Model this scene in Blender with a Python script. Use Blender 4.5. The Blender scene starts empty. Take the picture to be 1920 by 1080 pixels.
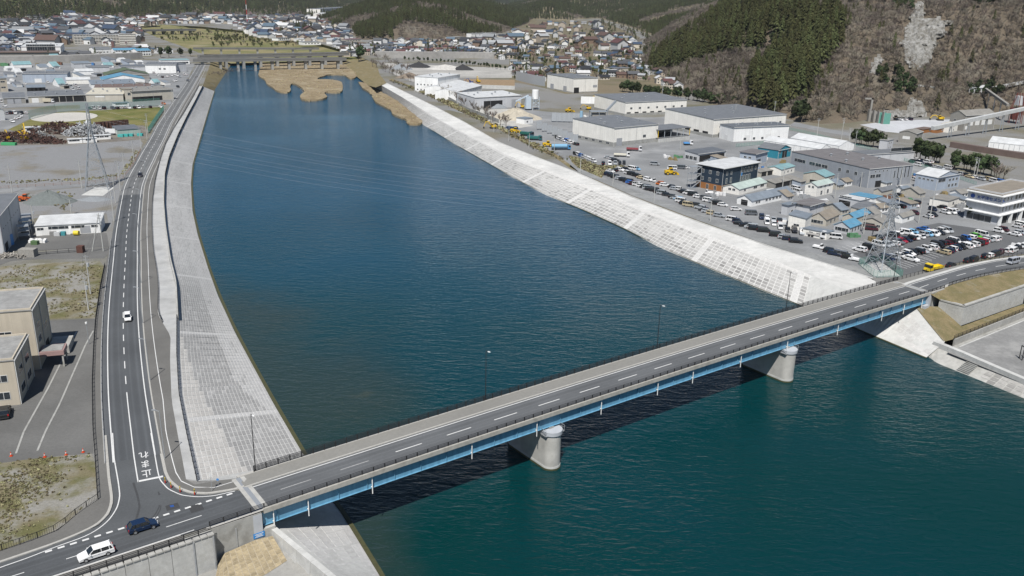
import bpy, bmesh, math, random
import numpy as np
from mathutils import Vector, Matrix
from mathutils.geometry import tessellate_polygon

rnd = random.Random(7)
SC = bpy.context.scene
COL = SC.collection

# ---------------------------------------------------------------- camera
F, YH, H = 1650.0, -15.0, 73.0
ROLL = math.radians(1.24)
TH = math.atan((540 - YH) / F)
CR, SR, CT, ST = math.cos(ROLL), math.sin(ROLL), math.cos(TH), math.sin(TH)
cam_d = bpy.data.cameras.new('camera')
cam_d.sensor_width = 36.0
cam_d.lens = F / 1920 * 36
cam_d.clip_start = 1.0
cam_d.clip_end = 20000
cam = bpy.data.objects.new('camera', cam_d)
COL.objects.link(cam)
_up = Vector((0, ST, CT)); _x = Vector((1, 0, 0)); _f = Vector((0, CT, -ST))
_R = _x * CR + _up * SR; _U = -_x * SR + _up * CR
cam.matrix_world = Matrix(((_R.x, _U.x, -_f.x, 0), (_R.y, _U.y, -_f.y, 0), (_R.z, _U.z, -_f.z, H), (0, 0, 0, 1)))
SC.camera = cam

# ---------------------------------------------------------------- light
SUN_AZ, SUN_EL = 188.0, 57.0
w = bpy.data.worlds.new('World'); SC.world = w; w.use_nodes = True
nt = w.node_tree; bg = nt.nodes['Background']
sky = nt.nodes.new('ShaderNodeTexSky'); sky.sky_type = 'NISHITA'; sky.sun_disc = False
sky.sun_elevation = math.radians(SUN_EL); sky.sun_rotation = math.radians(SUN_AZ)
sky.air_density = 1.0; sky.dust_density = 0.15; sky.ozone_density = 3.0
nt.links.new(sky.outputs[0], bg.inputs[0]); bg.inputs[1].default_value = 0.055
sl = bpy.data.lights.new('sun', 'SUN'); sl.energy = 5.0; sl.angle = math.radians(0.53); sl.color = (1.0, 0.965, 0.91)
so = bpy.data.objects.new('sun', sl); COL.objects.link(so)
a_ = math.radians(SUN_AZ + 180); e_ = math.radians(SUN_EL)
so.rotation_euler = Vector((math.sin(a_) * math.cos(e_), math.cos(a_) * math.cos(e_), -math.sin(e_))).to_track_quat('-Z', 'Y').to_euler()
so.location = (0, 0, 300)
SC.view_settings.view_transform = 'Standard'; SC.view_settings.look = 'None'
SC.view_settings.gamma = 1.0; SC.view_settings.use_curve_mapping = False
SC.view_settings.exposure = 0.22
SC.cycles.max_bounces = 6; SC.cycles.diffuse_bounces = 2; SC.cycles.glossy_bounces = 2
SC.cycles.transparent_max_bounces = 6; SC.cycles.caustics_reflective = False; SC.cycles.caustics_refractive = False
SC.cycles.volume_bounces = 0

# ---------------------------------------------------------------- geometry of the place
def at(px, py, z=0.0):
    x = px - 960; y = py - 540
    x, y = CR * x + SR * y, -SR * x + CR * y
    d = (x, F * CT - y * ST, -F * ST - y * CT)
    t = (z - H) / d[2]
    return Vector((d[0] * t, d[1] * t, z))

def proj(P):
    X, Y, Z = P[0], P[1], P[2] - H
    dep = Y * CT - Z * ST; up = Y * ST + Z * CT
    x = X / dep * F; y = -up / dep * F
    return 960 + CR * x - SR * y, 540 + SR * x + CR * y

def hgt(P, py):
    """height above the world point P at which a vertical reaches image row py"""
    lo, hi = 0.0, 300.0
    for _ in range(40):
        m = (lo + hi) / 2
        if proj((P[0], P[1], P[2] + m))[1] > py: lo = m
        else: hi = m
    return lo

def sstep(a, b, v):
    t = min(1.0, max(0.0, (v - a) / (b - a))); return t * t * (3 - 2 * t)

ZW = -10.4          # water level
ZR = -3.6           # plain on the far bank
def zL(x, y):       # the ground west of the river falls away from the bridge ramp
    return -3.2 * sstep(150, 330, y)
def zRf(x, y):
    return ZR
def atf(px, py, zf, dz=0.0):
    z = 0.0
    for _ in range(25):
        p = at(px, py, z + dz); z = zf(p.x, p.y)
    return at(px, py, z + dz)
def aL(px, py, dz=0.0): return atf(px, py, zL, dz)
def aR(px, py, dz=0.0): return at(px, py, ZR + dz)

# bridge frame
BX, BY, BA = -26.674, 123.345, 0.641035
BU = Vector((math.cos(BA), math.sin(BA), 0)); BN = Vector((-math.sin(BA), math.cos(BA), 0))
def zb(s):
    n = min(s, 190) / 10 - 8
    return 0.6407 - 0.0284 * n - 0.00831 * n * n
def bw(s, t, z=None): # bridge coords -> world
    p = Vector((BX, BY, 0)) + BU * s + BN * t
    p.z = zb(s) if z is None else z
    return p
def wb(p):
    d = Vector((p[0] - BX, p[1] - BY, 0)); return d.dot(BU), d.dot(BN)

def resample(pts, n=None, step=None):
    pts = [Vector(p) for p in pts]
    L = [0.0]
    for a, b in zip(pts, pts[1:]): L.append(L[-1] + (b - a).length)
    if n is None: n = max(2, int(L[-1] / step) + 1)
    out = []; j = 0
    for i in range(n):
        d = L[-1] * i / (n - 1)
        while j < len(L) - 2 and L[j + 1] < d: j += 1
        seg = L[j + 1] - L[j]
        out.append(pts[j].lerp(pts[j + 1], (d - L[j]) / seg if seg > 1e-9 else 0))
    return out
def smooth(pts, n=200, it=40):
    p = np.array([list(q) for q in resample(pts, n=n)])
    for _ in range(it):
        p[1:-1] = 0.5 * p[1:-1] + 0.25 * (p[:-2] + p[2:])
    return [Vector(q) for q in p]

# ---------------------------------------------------------------- materials
MATS = {}
def nd(nt, t, **k):
    n = nt.nodes.new(t)
    for a, v in k.items(): setattr(n, a, v)
    return n
def mat(name, color=(.5, .5, .5), rough=.8, var=.12, scale=1.0, detail=6, metal=0.0, spec=.5, big=0.0, bigscale=.03,
        objcol=False, attr=None, bump=0.0, bumpscale=8.0, stain=None, stainscale=.15, stainamt=.5, emit=None, rnd_obj=0.0):
    if name in MATS: return MATS[name]
    m = bpy.data.materials.new(name); m.use_nodes = True
    nt = m.node_tree; L = nt.links; b = nt.nodes['Principled BSDF']
    b.inputs['Roughness'].default_value = rough; b.inputs['Metallic'].default_value = metal
    b.inputs['Specular IOR Level'].default_value = spec
    geo = nd(nt, 'ShaderNodeNewGeometry')
    pos = geo.outputs['Position']
    if objcol:
        oi = nd(nt, 'ShaderNodeObjectInfo'); col = oi.outputs['Color']
    elif attr:
        at_ = nd(nt, 'ShaderNodeAttribute', attribute_name=attr); col = at_.outputs['Color']
    else:
        rgb = nd(nt, 'ShaderNodeRGB'); rgb.outputs[0].default_value = (*color, 1); col = rgb.outputs[0]
    def noise(sc, det=4, rg=.55, src=None):
        n = nd(nt, 'ShaderNodeTexNoise'); n.inputs['Scale'].default_value = sc; n.inputs['Detail'].default_value = det; n.inputs['Roughness'].default_value = rg
        L.new(src or pos, n.inputs['Vector']); return n.outputs['Fac']
    def mul(col, fac, lo, hi, a=.3, bb=.7):
        mr = nd(nt, 'ShaderNodeMapRange'); mr.inputs['From Min'].default_value = a; mr.inputs['From Max'].default_value = bb
        mr.inputs['To Min'].default_value = lo; mr.inputs['To Max'].default_value = hi; L.new(fac, mr.inputs['Value'])
        mx = nd(nt, 'ShaderNodeVectorMath', operation='SCALE'); L.new(col, mx.inputs[0]); L.new(mr.outputs[0], mx.inputs['Scale']); return mx.outputs[0]
    if var: col = mul(col, noise(scale, detail, .65), 1 - var, 1 + var)
    if big: col = mul(col, noise(bigscale, 5), 1 - big, 1 + big)
    if rnd_obj:
        oi2 = nd(nt, 'ShaderNodeObjectInfo'); col = mul(col, oi2.outputs['Random'], 1 - rnd_obj, 1 + rnd_obj, 0, 1)
    if stain:
        f = noise(stainscale, 6, .6)
        cr = nd(nt, 'ShaderNodeMapRange', interpolation_type='SMOOTHSTEP'); cr.inputs['From Min'].default_value = .5; cr.inputs['From Max'].default_value = .68; cr.inputs['To Max'].default_value = stainamt
        L.new(f, cr.inputs['Value'])
        mx = nd(nt, 'ShaderNodeMix', data_type='RGBA'); L.new(cr.outputs[0], mx.inputs['Factor']); L.new(col, mx.inputs['A']); mx.inputs['B'].default_value = (*stain, 1)
        col = mx.outputs['Result']
    L.new(col, b.inputs['Base Color'])
    if bump:
        bp = nd(nt, 'ShaderNodeBump'); bp.inputs['Strength'].default_value = bump; bp.inputs['Distance'].default_value = .05
        L.new(noise(bumpscale, 5), bp.inputs['Height']); L.new(bp.outputs[0], b.inputs['Normal'])
    if emit: b.inputs['Emission Color'].default_value = (*emit[:3], 1); b.inputs['Emission Strength'].default_value = emit[3]
    MATS[name] = m
    return m

# ---------------------------------------------------------------- mesh builder
class MB:
    def __init__(s): s.v = []; s.f = []; s.m = []; s.c = []; s.uv = []
    def quad(s, a, b, c, d, m=0, col=None):
        i = len(s.v); s.v += [tuple(a), tuple(b), tuple(c), tuple(d)]; s.f.append((i, i+1, i+2, i+3)); s.m.append(m); s.c.append(col); return s
    def tri(s, a, b, c, m=0, col=None):
        i = len(s.v); s.v += [tuple(a), tuple(b), tuple(c)]; s.f.append((i, i+1, i+2)); s.m.append(m); s.c.append(col); return s
    def face(s, pts, m=0, col=None):
        i = len(s.v); s.v += [tuple(p) for p in pts]; s.f.append(tuple(range(i, i+len(pts)))); s.m.append(m); s.c.append(col); return s
    def hexa(s, p, m=0, col=None, bottom=True):
        """8 corners: bottom 0-3 ccw, top 4-7 ccw"""
        i = len(s.v); s.v += [tuple(q) for q in p]
        fs = [(4,5,6,7), (0,1,5,4), (1,2,6,5), (2,3,7,6), (3,0,4,7)] + ([(3,2,1,0)] if bottom else [])
        for f in fs: s.f.append(tuple(i+k for k in f)); s.m.append(m); s.c.append(col)
        return s
    def box(s, x0, x1, y0, y1, z0, z1, m=0, col=None, bottom=True):
        s.hexa([(x0,y0,z0),(x1,y0,z0),(x1,y1,z0),(x0,y1,z0),(x0,y0,z1),(x1,y0,z1),(x1,y1,z1),(x0,y1,z1)], m, col, bottom); return s
    def bar(s, a, b, r=.05, m=0, n=4, r2=None, caps=True, col=None):
        a = Vector(a); b = Vector(b); d = b - a
        if d.length < 1e-6: return s
        d.normalize(); u = d.orthogonal().normalized() if abs(d.z) > .99 else d.cross(Vector((0,0,1))).normalized(); w_ = d.cross(u)
        r2 = r if r2 is None else r2; i = len(s.v); off = math.pi / n if n == 4 else 0
        for k in range(n):
            t = 2*math.pi*k/n + off; e = u*math.cos(t) + w_*math.sin(t)
            s.v.append(tuple(a + e*r)); s.v.append(tuple(b + e*r2))
        for k in range(n):
            j = (k+1) % n; s.f.append((i+2*k, i+2*j, i+2*j+1, i+2*k+1)); s.m.append(m); s.c.append(col)
        if caps:
            s.f.append(tuple(i+2*k for k in range(n))[::-1]); s.m.append(m); s.c.append(col)
            s.f.append(tuple(i+2*k+1 for k in range(n))); s.m.append(m); s.c.append(col)
        return s
    def prism(s, poly, z0, z1, m=0, mtop=None, col=None):
        """poly: ccw list of xy (or xyz, z added)"""
        lo = [(p[0], p[1], (p[2] if len(p) > 2 else 0) + z0) for p in poly]; hi = [(p[0], p[1], (p[2] if len(p) > 2 else 0) + z1) for p in poly]
        n = len(poly); i = len(s.v); s.v += lo + hi
        for k in range(n):
            j = (k+1) % n; s.f.append((i+k, i+j, i+n+j, i+n+k)); s.m.append(m); s.c.append(col)
        s.f.append(tuple(i+n+k for k in range(n))); s.m.append(m if mtop is None else mtop); s.c.append(col)
        s.f.append(tuple(i+k for k in range(n))[::-1]); s.m.append(m); s.c.append(col)
        return s
    def loft(s, rings, m=0, closed=True, caps=False, col=None):
        n = len(rings[0]); i = len(s.v)
        for r in rings: s.v += [tuple(p) for p in r]
        for a in range(len(rings)-1):
            for k in range(n if closed else n-1):
                j = (k+1) % n
                s.f.append((i+a*n+k, i+a*n+j, i+(a+1)*n+j, i+(a+1)*n+k)); s.m.append(m); s.c.append(col)
        if caps:
            s.f.append(tuple(i+k for k in range(n))[::-1]); s.m.append(m); s.c.append(col)
            b = i+(len(rings)-1)*n; s.f.append(tuple(b+k for k in range(n))); s.m.append(m); s.c.append(col)
        return s
    def mesh(s, name, mats, smooth=False):
        me = bpy.data.meshes.new(name); me.from_pydata(s.v, [], s.f)
        if not isinstance(mats, (list, tuple)): mats = [mats]
        for m in mats: me.materials.append(m)
        if len(mats) > 1: me.polygons.foreach_set('material_index', s.m)
        if any(c is not None for c in s.c):
            ca = me.color_attributes.new('Col', 'FLOAT_COLOR', 'CORNER')
            arr = []
            for f, c in zip(s.f, s.c):
                c = c or (.5, .5, .5); arr += [c[0], c[1], c[2], 1.0] * len(f)
            ca.data.foreach_set('color', arr)
        if s.uv:
            ul = me.uv_layers.new(name='UVMap'); arr = []
            for f in s.f:
                for k in f: arr += list(s.uv[k])
            ul.data.foreach_set('uv', arr)
        if smooth: me.polygons.foreach_set('use_smooth', [True]*len(me.polygons))
        me.update(); return me
    def build(s, name, mats, parent=None, smooth=False, **k):
        return link(name, s.mesh(name, mats, smooth), parent, **k)

def tag(o, label=None, cat=None, group=None, kind=None):
    if label: o['label'] = label
    if cat: o['category'] = cat
    if group: o['group'] = group
    if kind: o['kind'] = kind
    return o
def link(name, data, parent=None, loc=None, rz=0, label=None, cat=None, group=None, kind=None, color=None):
    o = bpy.data.objects.new(name, data); COL.objects.link(o)
    if parent is not None: o.parent = parent
    if loc is not None: o.location = loc
    if rz: o.rotation_euler = (0, 0, rz)
    if color is not None: o.color = (*color[:3], 1)
    return tag(o, label, cat, group, kind)
def thing(name, label, cat, loc=(0,0,0), rz=0, group=None, kind=None):
    return link(name, None, None, loc, rz, label, cat, group, kind)
def copy_tree(o, parent=None, color=None):
    c = o.copy(); COL.objects.link(c); c.parent = parent
    if color is not None: c.color = (*color, 1)
    for ch in KIDS.get(o.name, []): copy_tree(ch, c, color)
    return c
KIDS = {}

ROWS = [150, 165, 180, 195, 210, 225, 240, 255, 270, 285, 300, 315, 330]
def sheet(name, pts, zf, dz, m, parent=None, rows=True, holes=(), **k):
    """a flat sheet over a polygon (world points), draped on the ground function zf"""
    P = [Vector((p[0], p[1], 0)) for p in pts]
    bm = bmesh.new()
    vs = [bm.verts.new(p) for p in P]
    for tri in tessellate_polygon([P]):
        try: bm.faces.new([vs[i] for i in tri])
        except ValueError: pass
    bm.normal_update()
    if rows:
        ys = [p.y for p in P]
        for y in ROWS:
            if min(ys) < y < max(ys):
                bmesh.ops.bisect_plane(bm, geom=bm.verts[:]+bm.edges[:]+bm.faces[:], plane_co=(0, y, 0), plane_no=(0, 1, 0))
    for v in bm.verts: v.co.z = zf(v.co.x, v.co.y) + dz
    for f in bm.faces:
        f.normal_update()
        if f.normal.z < 0: f.normal_flip()
    me = bpy.data.meshes.new(name); bm.to_mesh(me); bm.free()
    me.materials.append(m)
    return link(name, me, parent, **k)
def strip(name, A, B, m, parent=None, n=None, uv=None, thick=0.0, **k):
    """ribbon between two polylines; thick>0 gives it side faces down"""
    if n is None: n = max(len(A), len(B))
    A = resample(A, n=n); B = resample(B, n=n)
    mb = MB(); d = 0
    for i in range(n):
        if i: d += ((A[i]-A[i-1]).length + (B[i]-B[i-1]).length) / 2
        mb.v += [tuple(A[i]), tuple(B[i])]
        if uv: mb.uv += [(uv[0], d), (uv[1], d)]
    up = (B[0]-A[0]).cross(A[1]-A[0]).z > 0
    for i in range(n-1):
        f = (2*i, 2*i+1, 2*i+3, 2*i+2)
        mb.f.append(f if up else f[::-1]); mb.m.append(0); mb.c.append(None)
    if thick and not uv:
        j = len(mb.v)
        for i in range(n):
            mb.v += [(A[i].x, A[i].y, A[i].z-thick), (B[i].x, B[i].y, B[i].z-thick)]
        for i in range(n-1):
            mb.f.append((2*i, 2*i+2, j+2*i+2, j+2*i)); mb.f.append((2*i+1, j+2*i+1, j+2*i+3, 2*i+3)); mb.m += [0, 0]; mb.c += [None, None]
        mb.f.append((0, j, j+1, 1)); e = 2*(n-1); mb.f.append((e, e+1, j+e+1, j+e)); mb.m += [0, 0]; mb.c += [None, None]
    return mb.build(name, m, parent, **k)
def offset(line, t):
    out = []
    for i, p in enumerate(line):
        a = line[max(0, i-1)]; b = line[min(len(line)-1, i+1)]
        d = (b - a); d.z = 0; d.normalize(); out.append(p + Vector((-d.y, d.x, 0))*t)
    return out
ORD = ['first','second','third','fourth','fifth','sixth','seventh','eighth','ninth','tenth','eleventh','twelfth','thirteenth','fourteenth','fifteenth','sixteenth','seventeenth','eighteenth','nineteenth']
def ordn(i):
    if i < 19: return ORD[i]
    n = i + 1; tens = ['', '', 'twenty', 'thirty', 'forty', 'fifty', 'sixty', 'seventy', 'eighty', 'ninety'][n // 10]
    return (tens[:-1] + 'ieth') if n % 10 == 0 else tens + '-' + ORD[n % 10 - 1]
# ================================================================ ground, river, embankments
_zb0 = zb
def zb(s):
    if s < 0: return _zb0(0) * sstep(-32, 2, s) * .96 + .01
    return _zb0(s)
def bw(s, t, z=None):
    p = Vector((BX, BY, 0)) + BU * s + BN * t
    p.z = zb(s) if z is None else z
    return p

def asphalt(name, base, lanes=True, bandw=.16, rough=.85):
    """asphalt with worn wheel tracks; UV.x is metres from the centre line"""
    m = bpy.data.materials.new(name); m.use_nodes = True; nt = m.node_tree; L = nt.links; b = nt.nodes['Principled BSDF']
    geo = nd(nt, 'ShaderNodeNewGeometry')
    n1 = nd(nt, 'ShaderNodeTexNoise'); n1.inputs['Scale'].default_value = 3.5; n1.inputs['Detail'].default_value = 8; n1.inputs['Roughness'].default_value = .7; L.new(geo.outputs['Position'], n1.inputs['Vector'])
    n2 = nd(nt, 'ShaderNodeTexNoise'); n2.inputs['Scale'].default_value = .09; n2.inputs['Detail'].default_value = 4; L.new(geo.outputs['Position'], n2.inputs['Vector'])
    def mr(src, a, b_, lo, hi):
        r = nd(nt, 'ShaderNodeMapRange'); r.inputs[1].default_value = a; r.inputs[2].default_value = b_; r.inputs[3].default_value = lo; r.inputs[4].default_value = hi; L.new(src, r.inputs[0]); return r.outputs[0]
    def mul(a, b_):
        r = nd(nt, 'ShaderNodeMath', operation='MULTIPLY'); L.new(a, r.inputs[0]); L.new(b_, r.inputs[1]); return r.outputs[0]
    fac = mul(mr(n1.outputs['Fac'], .3, .7, .86, 1.14), mr(n2.outputs['Fac'], .3, .7, .88, 1.12))
    if lanes:
        uv = nd(nt, 'ShaderNodeUVMap'); uv.uv_map = 'UVMap'
        sx = nd(nt, 'ShaderNodeSeparateXYZ'); L.new(uv.outputs[0], sx.inputs[0])
        ab = nd(nt, 'ShaderNodeMath', operation='ABSOLUTE'); L.new(sx.outputs[0], ab.inputs[0])
        cr = nd(nt, 'ShaderNodeValToRGB'); e = cr.color_ramp; e.interpolation = 'B_SPLINE'
        for p, v in ((0., .45), (.11, .38), (.19, .22), (.235, .85), (.28, .25), (.40, .12), (.50, .2), (.575, .95), (.64, .3), (.74, .2), (1, .35)):
            el = e.elements.new(p); el.color = (v, v, v, 1)
        e.elements.remove(e.elements[0]); e.elements.remove(e.elements[-1])
        dv = mr(ab.outputs[0], 0, 4, 0, 1); L.new(dv, cr.inputs[0])
        cm = nd(nt, 'ShaderNodeSeparateColor'); L.new(cr.outputs[0], cm.inputs[0])
        fac = mul(fac, mr(cm.outputs[0], 0, 1, 1 - bandw, 1 + bandw * 2.2))
    sc = nd(nt, 'ShaderNodeVectorMath', operation='SCALE'); sc.inputs[0].default_value = base; L.new(fac, sc.inputs['Scale'])
    L.new(sc.outputs[0], b.inputs['Base Color']); b.inputs['Roughness'].default_value = rough; b.inputs['Specular IOR Level'].default_value = .35
    return m

A_ROAD = asphalt('asphalt_road', (.072, .077, .083))
A_BRIDGE = asphalt('asphalt_bridge', (.098, .103, .109))
A_LOT = mat('asphalt_lot', (.115, .114, .11), .9, .12, 2.0, big=.2, bigscale=.06, stain=(.155, .153, .148), stainscale=.1, stainamt=.5)
A_PAVE = mat('asphalt_pavement', (.125, .122, .115), .9, .1, 3.0, big=.12, bigscale=.1)
A_CARPARK = mat('asphalt_carpark', (.19, .195, .20), .9, .12, 2.0, big=.2, bigscale=.04, stain=(.29, .295, .30), stainscale=.045, stainamt=.7)
CONC = mat('concrete', (.36, .355, .335), .85, .14, .8, big=.12, bigscale=.1, stain=(.24, .235, .21), stainscale=.35, stainamt=.5)
CONC_W = mat('concrete_pale', (.47, .47, .455), .85, .1, .9, big=.1, bigscale=.12, stain=(.35, .35, .335), stainscale=.3, stainamt=.4)
CONC_D = mat('concrete_grey', (.31, .31, .295), .85, .16, .6, big=.1, stain=(.18, .175, .16), stainscale=.4, stainamt=.6)
KERB = mat('kerb_concrete', (.37, .36, .335), .85, .12, 2.0)
BLOCK = mat('embankment_block', attr='Col', rough=.88, var=.14, scale=1.6)
PAINT = mat('road_paint', (.62, .62, .61), .6, .12, 6.0, stain=(.45, .45, .45), stainscale=1.2, stainamt=.45)
GRAVEL = mat('gravel_ground', (.23, .225, .21), .95, .22, 1.2, big=.25, bigscale=.05, stain=(.36, .355, .34), stainscale=.07, stainamt=.75)
BLACKM = mat('black_metal', (.018, .018, .02), .5, .1, 5)
GALV = mat('galvanised_steel', (.42, .44, .46), .45, .08, 4, metal=.5)

def grassy(name, dry, green, soil, sc=.25, amt=.55):
    m = bpy.data.materials.new(name); m.use_nodes = True; nt = m.node_tree; L = nt.links; b = nt.nodes['Principled BSDF']
    geo = nd(nt, 'ShaderNodeNewGeometry')
    def noise(s, d=6, r=.6):
        n = nd(nt, 'ShaderNodeTexNoise'); n.inputs['Scale'].default_value = s; n.inputs['Detail'].default_value = d; n.inputs['Roughness'].default_value = r; L.new(geo.outputs['Position'], n.inputs['Vector']); return n.outputs['Fac']
    def ramp(src, a, b_):
        r = nd(nt, 'ShaderNodeMapRange', interpolation_type='SMOOTHSTEP'); r.inputs[1].default_value = a; r.inputs[2].default_value = b_; L.new(src, r.inputs[0]); return r.outputs[0]
    def mix(f, A, B):
        x = nd(nt, 'ShaderNodeMix', data_type='RGBA'); L.new(f, x.inputs['Factor'])
        for s_, v in (('A', A), ('B', B)):
            if isinstance(v, tuple): x.inputs[s_].default_value = (*v, 1)
            else: L.new(v, x.inputs[s_])
        return x.outputs['Result']
    c = mix(ramp(noise(sc * 1.7), .4, .62), dry, green)
    c = mix(ramp(noise(sc), amt - .07, amt + .1), c, soil)
    v = nd(nt, 'ShaderNodeVectorMath', operation='SCALE'); L.new(c, v.inputs[0])
    r2 = nd(nt, 'ShaderNodeMapRange'); r2.inputs[1].default_value = .25; r2.inputs[2].default_value = .75; r2.inputs[3].default_value = .62; r2.inputs[4].default_value = 1.38; L.new(noise(2.6, 8, .8), r2.inputs[0]); L.new(r2.outputs[0], v.inputs['Scale'])
    L.new(v.outputs[0], b.inputs['Base Color']); b.inputs['Roughness'].default_value = .95; b.inputs['Specular IOR Level'].default_value = .2
    bp = nd(nt, 'ShaderNodeBump'); bp.inputs['Strength'].default_value = .6; bp.inputs['Distance'].default_value = .12; L.new(noise(4, 6, .7), bp.inputs['Height']); L.new(bp.outputs[0], b.inputs['Normal'])
    return m
G_LOT = grassy('lot_weeds', (.165, .145, .09), (.115, .112, .05), (.235, .228, .21), .11, .5)
G_VAC = grassy('vacant_gravel', (.185, .17, .14), (.15, .14, .118), (.205, .208, .213), .05, .40)
G_LAND = grassy('plain_ground', (.165, .15, .115), (.13, .125, .088), (.19, .188, .182), .02, .46)
G_BANK = grassy('dry_grass_bank', (.195, .158, .088), (.15, .13, .066), (.235, .215, .17), .18, .62)
G_FIELD = grassy('sports_turf', (.17, .155, .06), (.105, .115, .032), (.24, .22, .16), .035, .66)
G_FLOOD = grassy('floodplain_grass', (.22, .19, .10), (.13, .135, .05), (.25, .22, .15), .012, .62)
REED = grassy('reed_bed', (.245, .195, .125), (.19, .15, .09), (.285, .24, .165), .07, .56)

# ---- river water
def water_mat():
    m = bpy.data.materials.new('river_water'); m.use_nodes = True; nt = m.node_tree; L = nt.links; b = nt.nodes['Principled BSDF']
    geo = nd(nt, 'ShaderNodeNewGeometry'); pos = geo.outputs['Position']
    def noise(s, d=4, r=.5, vec=pos, dist=0):
        n = nd(nt, 'ShaderNodeTexNoise'); n.inputs['Scale'].default_value = s; n.inputs['Detail'].default_value = d; n.inputs['Roughness'].default_value = r; n.inputs['Distortion'].default_value = dist; L.new(vec, n.inputs['Vector']); return n.outputs['Fac']
    def mr(src, a, b_, lo=0., hi=1., sm=True):
        r = nd(nt, 'ShaderNodeMapRange', interpolation_type='SMOOTHSTEP' if sm else 'LINEAR'); r.inputs[1].default_value = a; r.inputs[2].default_value = b_; r.inputs[3].default_value = lo; r.inputs[4].default_value = hi; L.new(src, r.inputs[0]); return r.outputs[0]
    def mth(op, a, b_):
        r = nd(nt, 'ShaderNodeMath', operation=op)
        for i, v in ((0, a), (1, b_)):
            if isinstance(v, (int, float)): r.inputs[i].default_value = v
            else: L.new(v, r.inputs[i])
        return r.outputs[0]
    def mix(f, A, B):
        x = nd(nt, 'ShaderNodeMix', data_type='RGBA'); L.new(f, x.inputs['Factor'])
        for s_, v in (('A', A), ('B', B)):
            if isinstance(v, tuple): x.inputs[s_].default_value = (*v, 1)
            else: L.new(v, x.inputs[s_])
        return x.outputs['Result']
    sep = nd(nt, 'ShaderNodeSeparateXYZ'); L.new(pos, sep.inputs[0])
    # the bed shelves up beside the west bank: the attribute holds the depth there
    sh = nd(nt, 'ShaderNodeAttribute', attribute_name='Shoal'); shoal = sh.outputs['Fac']
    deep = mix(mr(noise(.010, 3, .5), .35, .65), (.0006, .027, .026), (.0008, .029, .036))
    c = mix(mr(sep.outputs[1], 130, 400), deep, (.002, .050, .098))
    wob = mth('ADD', shoal, mr(noise(.03, 5, .6), .3, .7, -.28, .28, False))
    c = mix(mr(wob, .22, .9, 0, .7), c, (.024, .036, .031))
    spots = mth('MULTIPLY', mr(noise(.045, 6, .62), .62, .75), mr(wob, .1, .6))
    c = mix(mth('MULTIPLY', spots, .5), c, (.06, .063, .042))
    L.new(c, b.inputs['Base Color'])
    b.inputs['Roughness'].default_value = .07; b.inputs['IOR'].default_value = 1.33
    b.inputs['Specular IOR Level'].default_value = .5
    # wind ripples
    mp = nd(nt, 'ShaderNodeMapping'); mp.inputs['Rotation'].default_value = (0, 0, math.radians(-8)); mp.inputs['Scale'].default_value = (.42, 1.0, 1); L.new(pos, mp.inputs[0])
    mp2 = nd(nt, 'ShaderNodeMapping'); mp2.inputs['Rotation'].default_value = (0, 0, math.radians(22)); mp2.inputs['Scale'].default_value = (.5, 1.0, 1); L.new(pos, mp2.inputs[0])
    h = mth('ADD', mth('MULTIPLY', noise(.55, 2, .5, mp.outputs[0], .6), .9), mth('MULTIPLY', noise(1.25, 3, .55, mp2.outputs[0], .5), .42))
    h = mth('ADD', h, mth('MULTIPLY', noise(3.2, 3, .6, mp.outputs[0], .4), .20))
    gust = mr(noise(.012, 3, .5), .3, .7, .35, 1.35, False)
    bp = nd(nt, 'ShaderNodeBump'); bp.inputs['Distance'].default_value = 1.0; L.new(mth('MULTIPLY', gust, .43), bp.inputs['Strength']); L.new(h, bp.inputs['Height']); L.new(bp.outputs[0], b.inputs['Normal'])
    return m
# ---- bank lines traced on the ground
PAIRS = [((369,902),(575,863)),((350,815),(552,824)),((336,742),(513,757)),((332,672),(470,678)),((332,599),(441,624)),((329,535),(409,555)),((318,490),(391,505)),((309,425),(371,441)),((306,382),(361,396)),((308,330),(358,345)),((316,297),(361,308)),((333,255),(371,275)),((350,220),(380,243)),((366,190),(390,210)),((380,162),(402,171))]
CREST_L = [aL(*p[0]) for p in PAIRS]; TOE_L = [at(*p[1], ZW) for p in PAIRS]
NEAR_C = [CREST_L[0], bw(-12.6, 7.2, -.6), bw(-12.5, 5, -3.2), bw(-12.5, -3.6, -4.4), bw(-10.4, -18, -4.6), bw(-8.3, -32, -4.6)]
NEAR_T = [TOE_L[0], at(592, 893, ZW), at(606, 917, ZW), at(640, 962, ZW), at(712, 1080, ZW), at(770, 1200, ZW)]
WALL_L = CREST_L
RTOE_PX = [(700,164),(745,192),(795,235),(850,269),(960,332),(1022,365),(1100,397),(1172,430),(1237,464),(1345,510),(1440,549),(1505,575)]
RCR_PX = [(712,158),(757,184),(806,214),(865,247),(962,296),(1018,316),(1090,344),(1155,370),(1222,398),(1330,442),(1440,485),(1520,515)]
ZC = -4.2
TOE_R = [at(*p, ZW) for p in RTOE_PX]; CREST_R = [at(*p, ZC) for p in RCR_PX]
RT2 = [TOE_R[-1], at(1600, 614, ZW), at(1640, 632, ZW), at(1735, 672, ZW)]
RC2 = [CREST_R[-1], bw(160, 6, -4.0), bw(166, -2, -3.9), at(1772, 641, -7.3)]
BERM_O = [at(x, y, ZR) for x, y in [(725,156),(770,178),(815,200),(870,229),(935,267),(1003,294),(1072,320),(1185,370),(1310,417),(1435,460),(1540,492),(1635,522)]]

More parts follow.
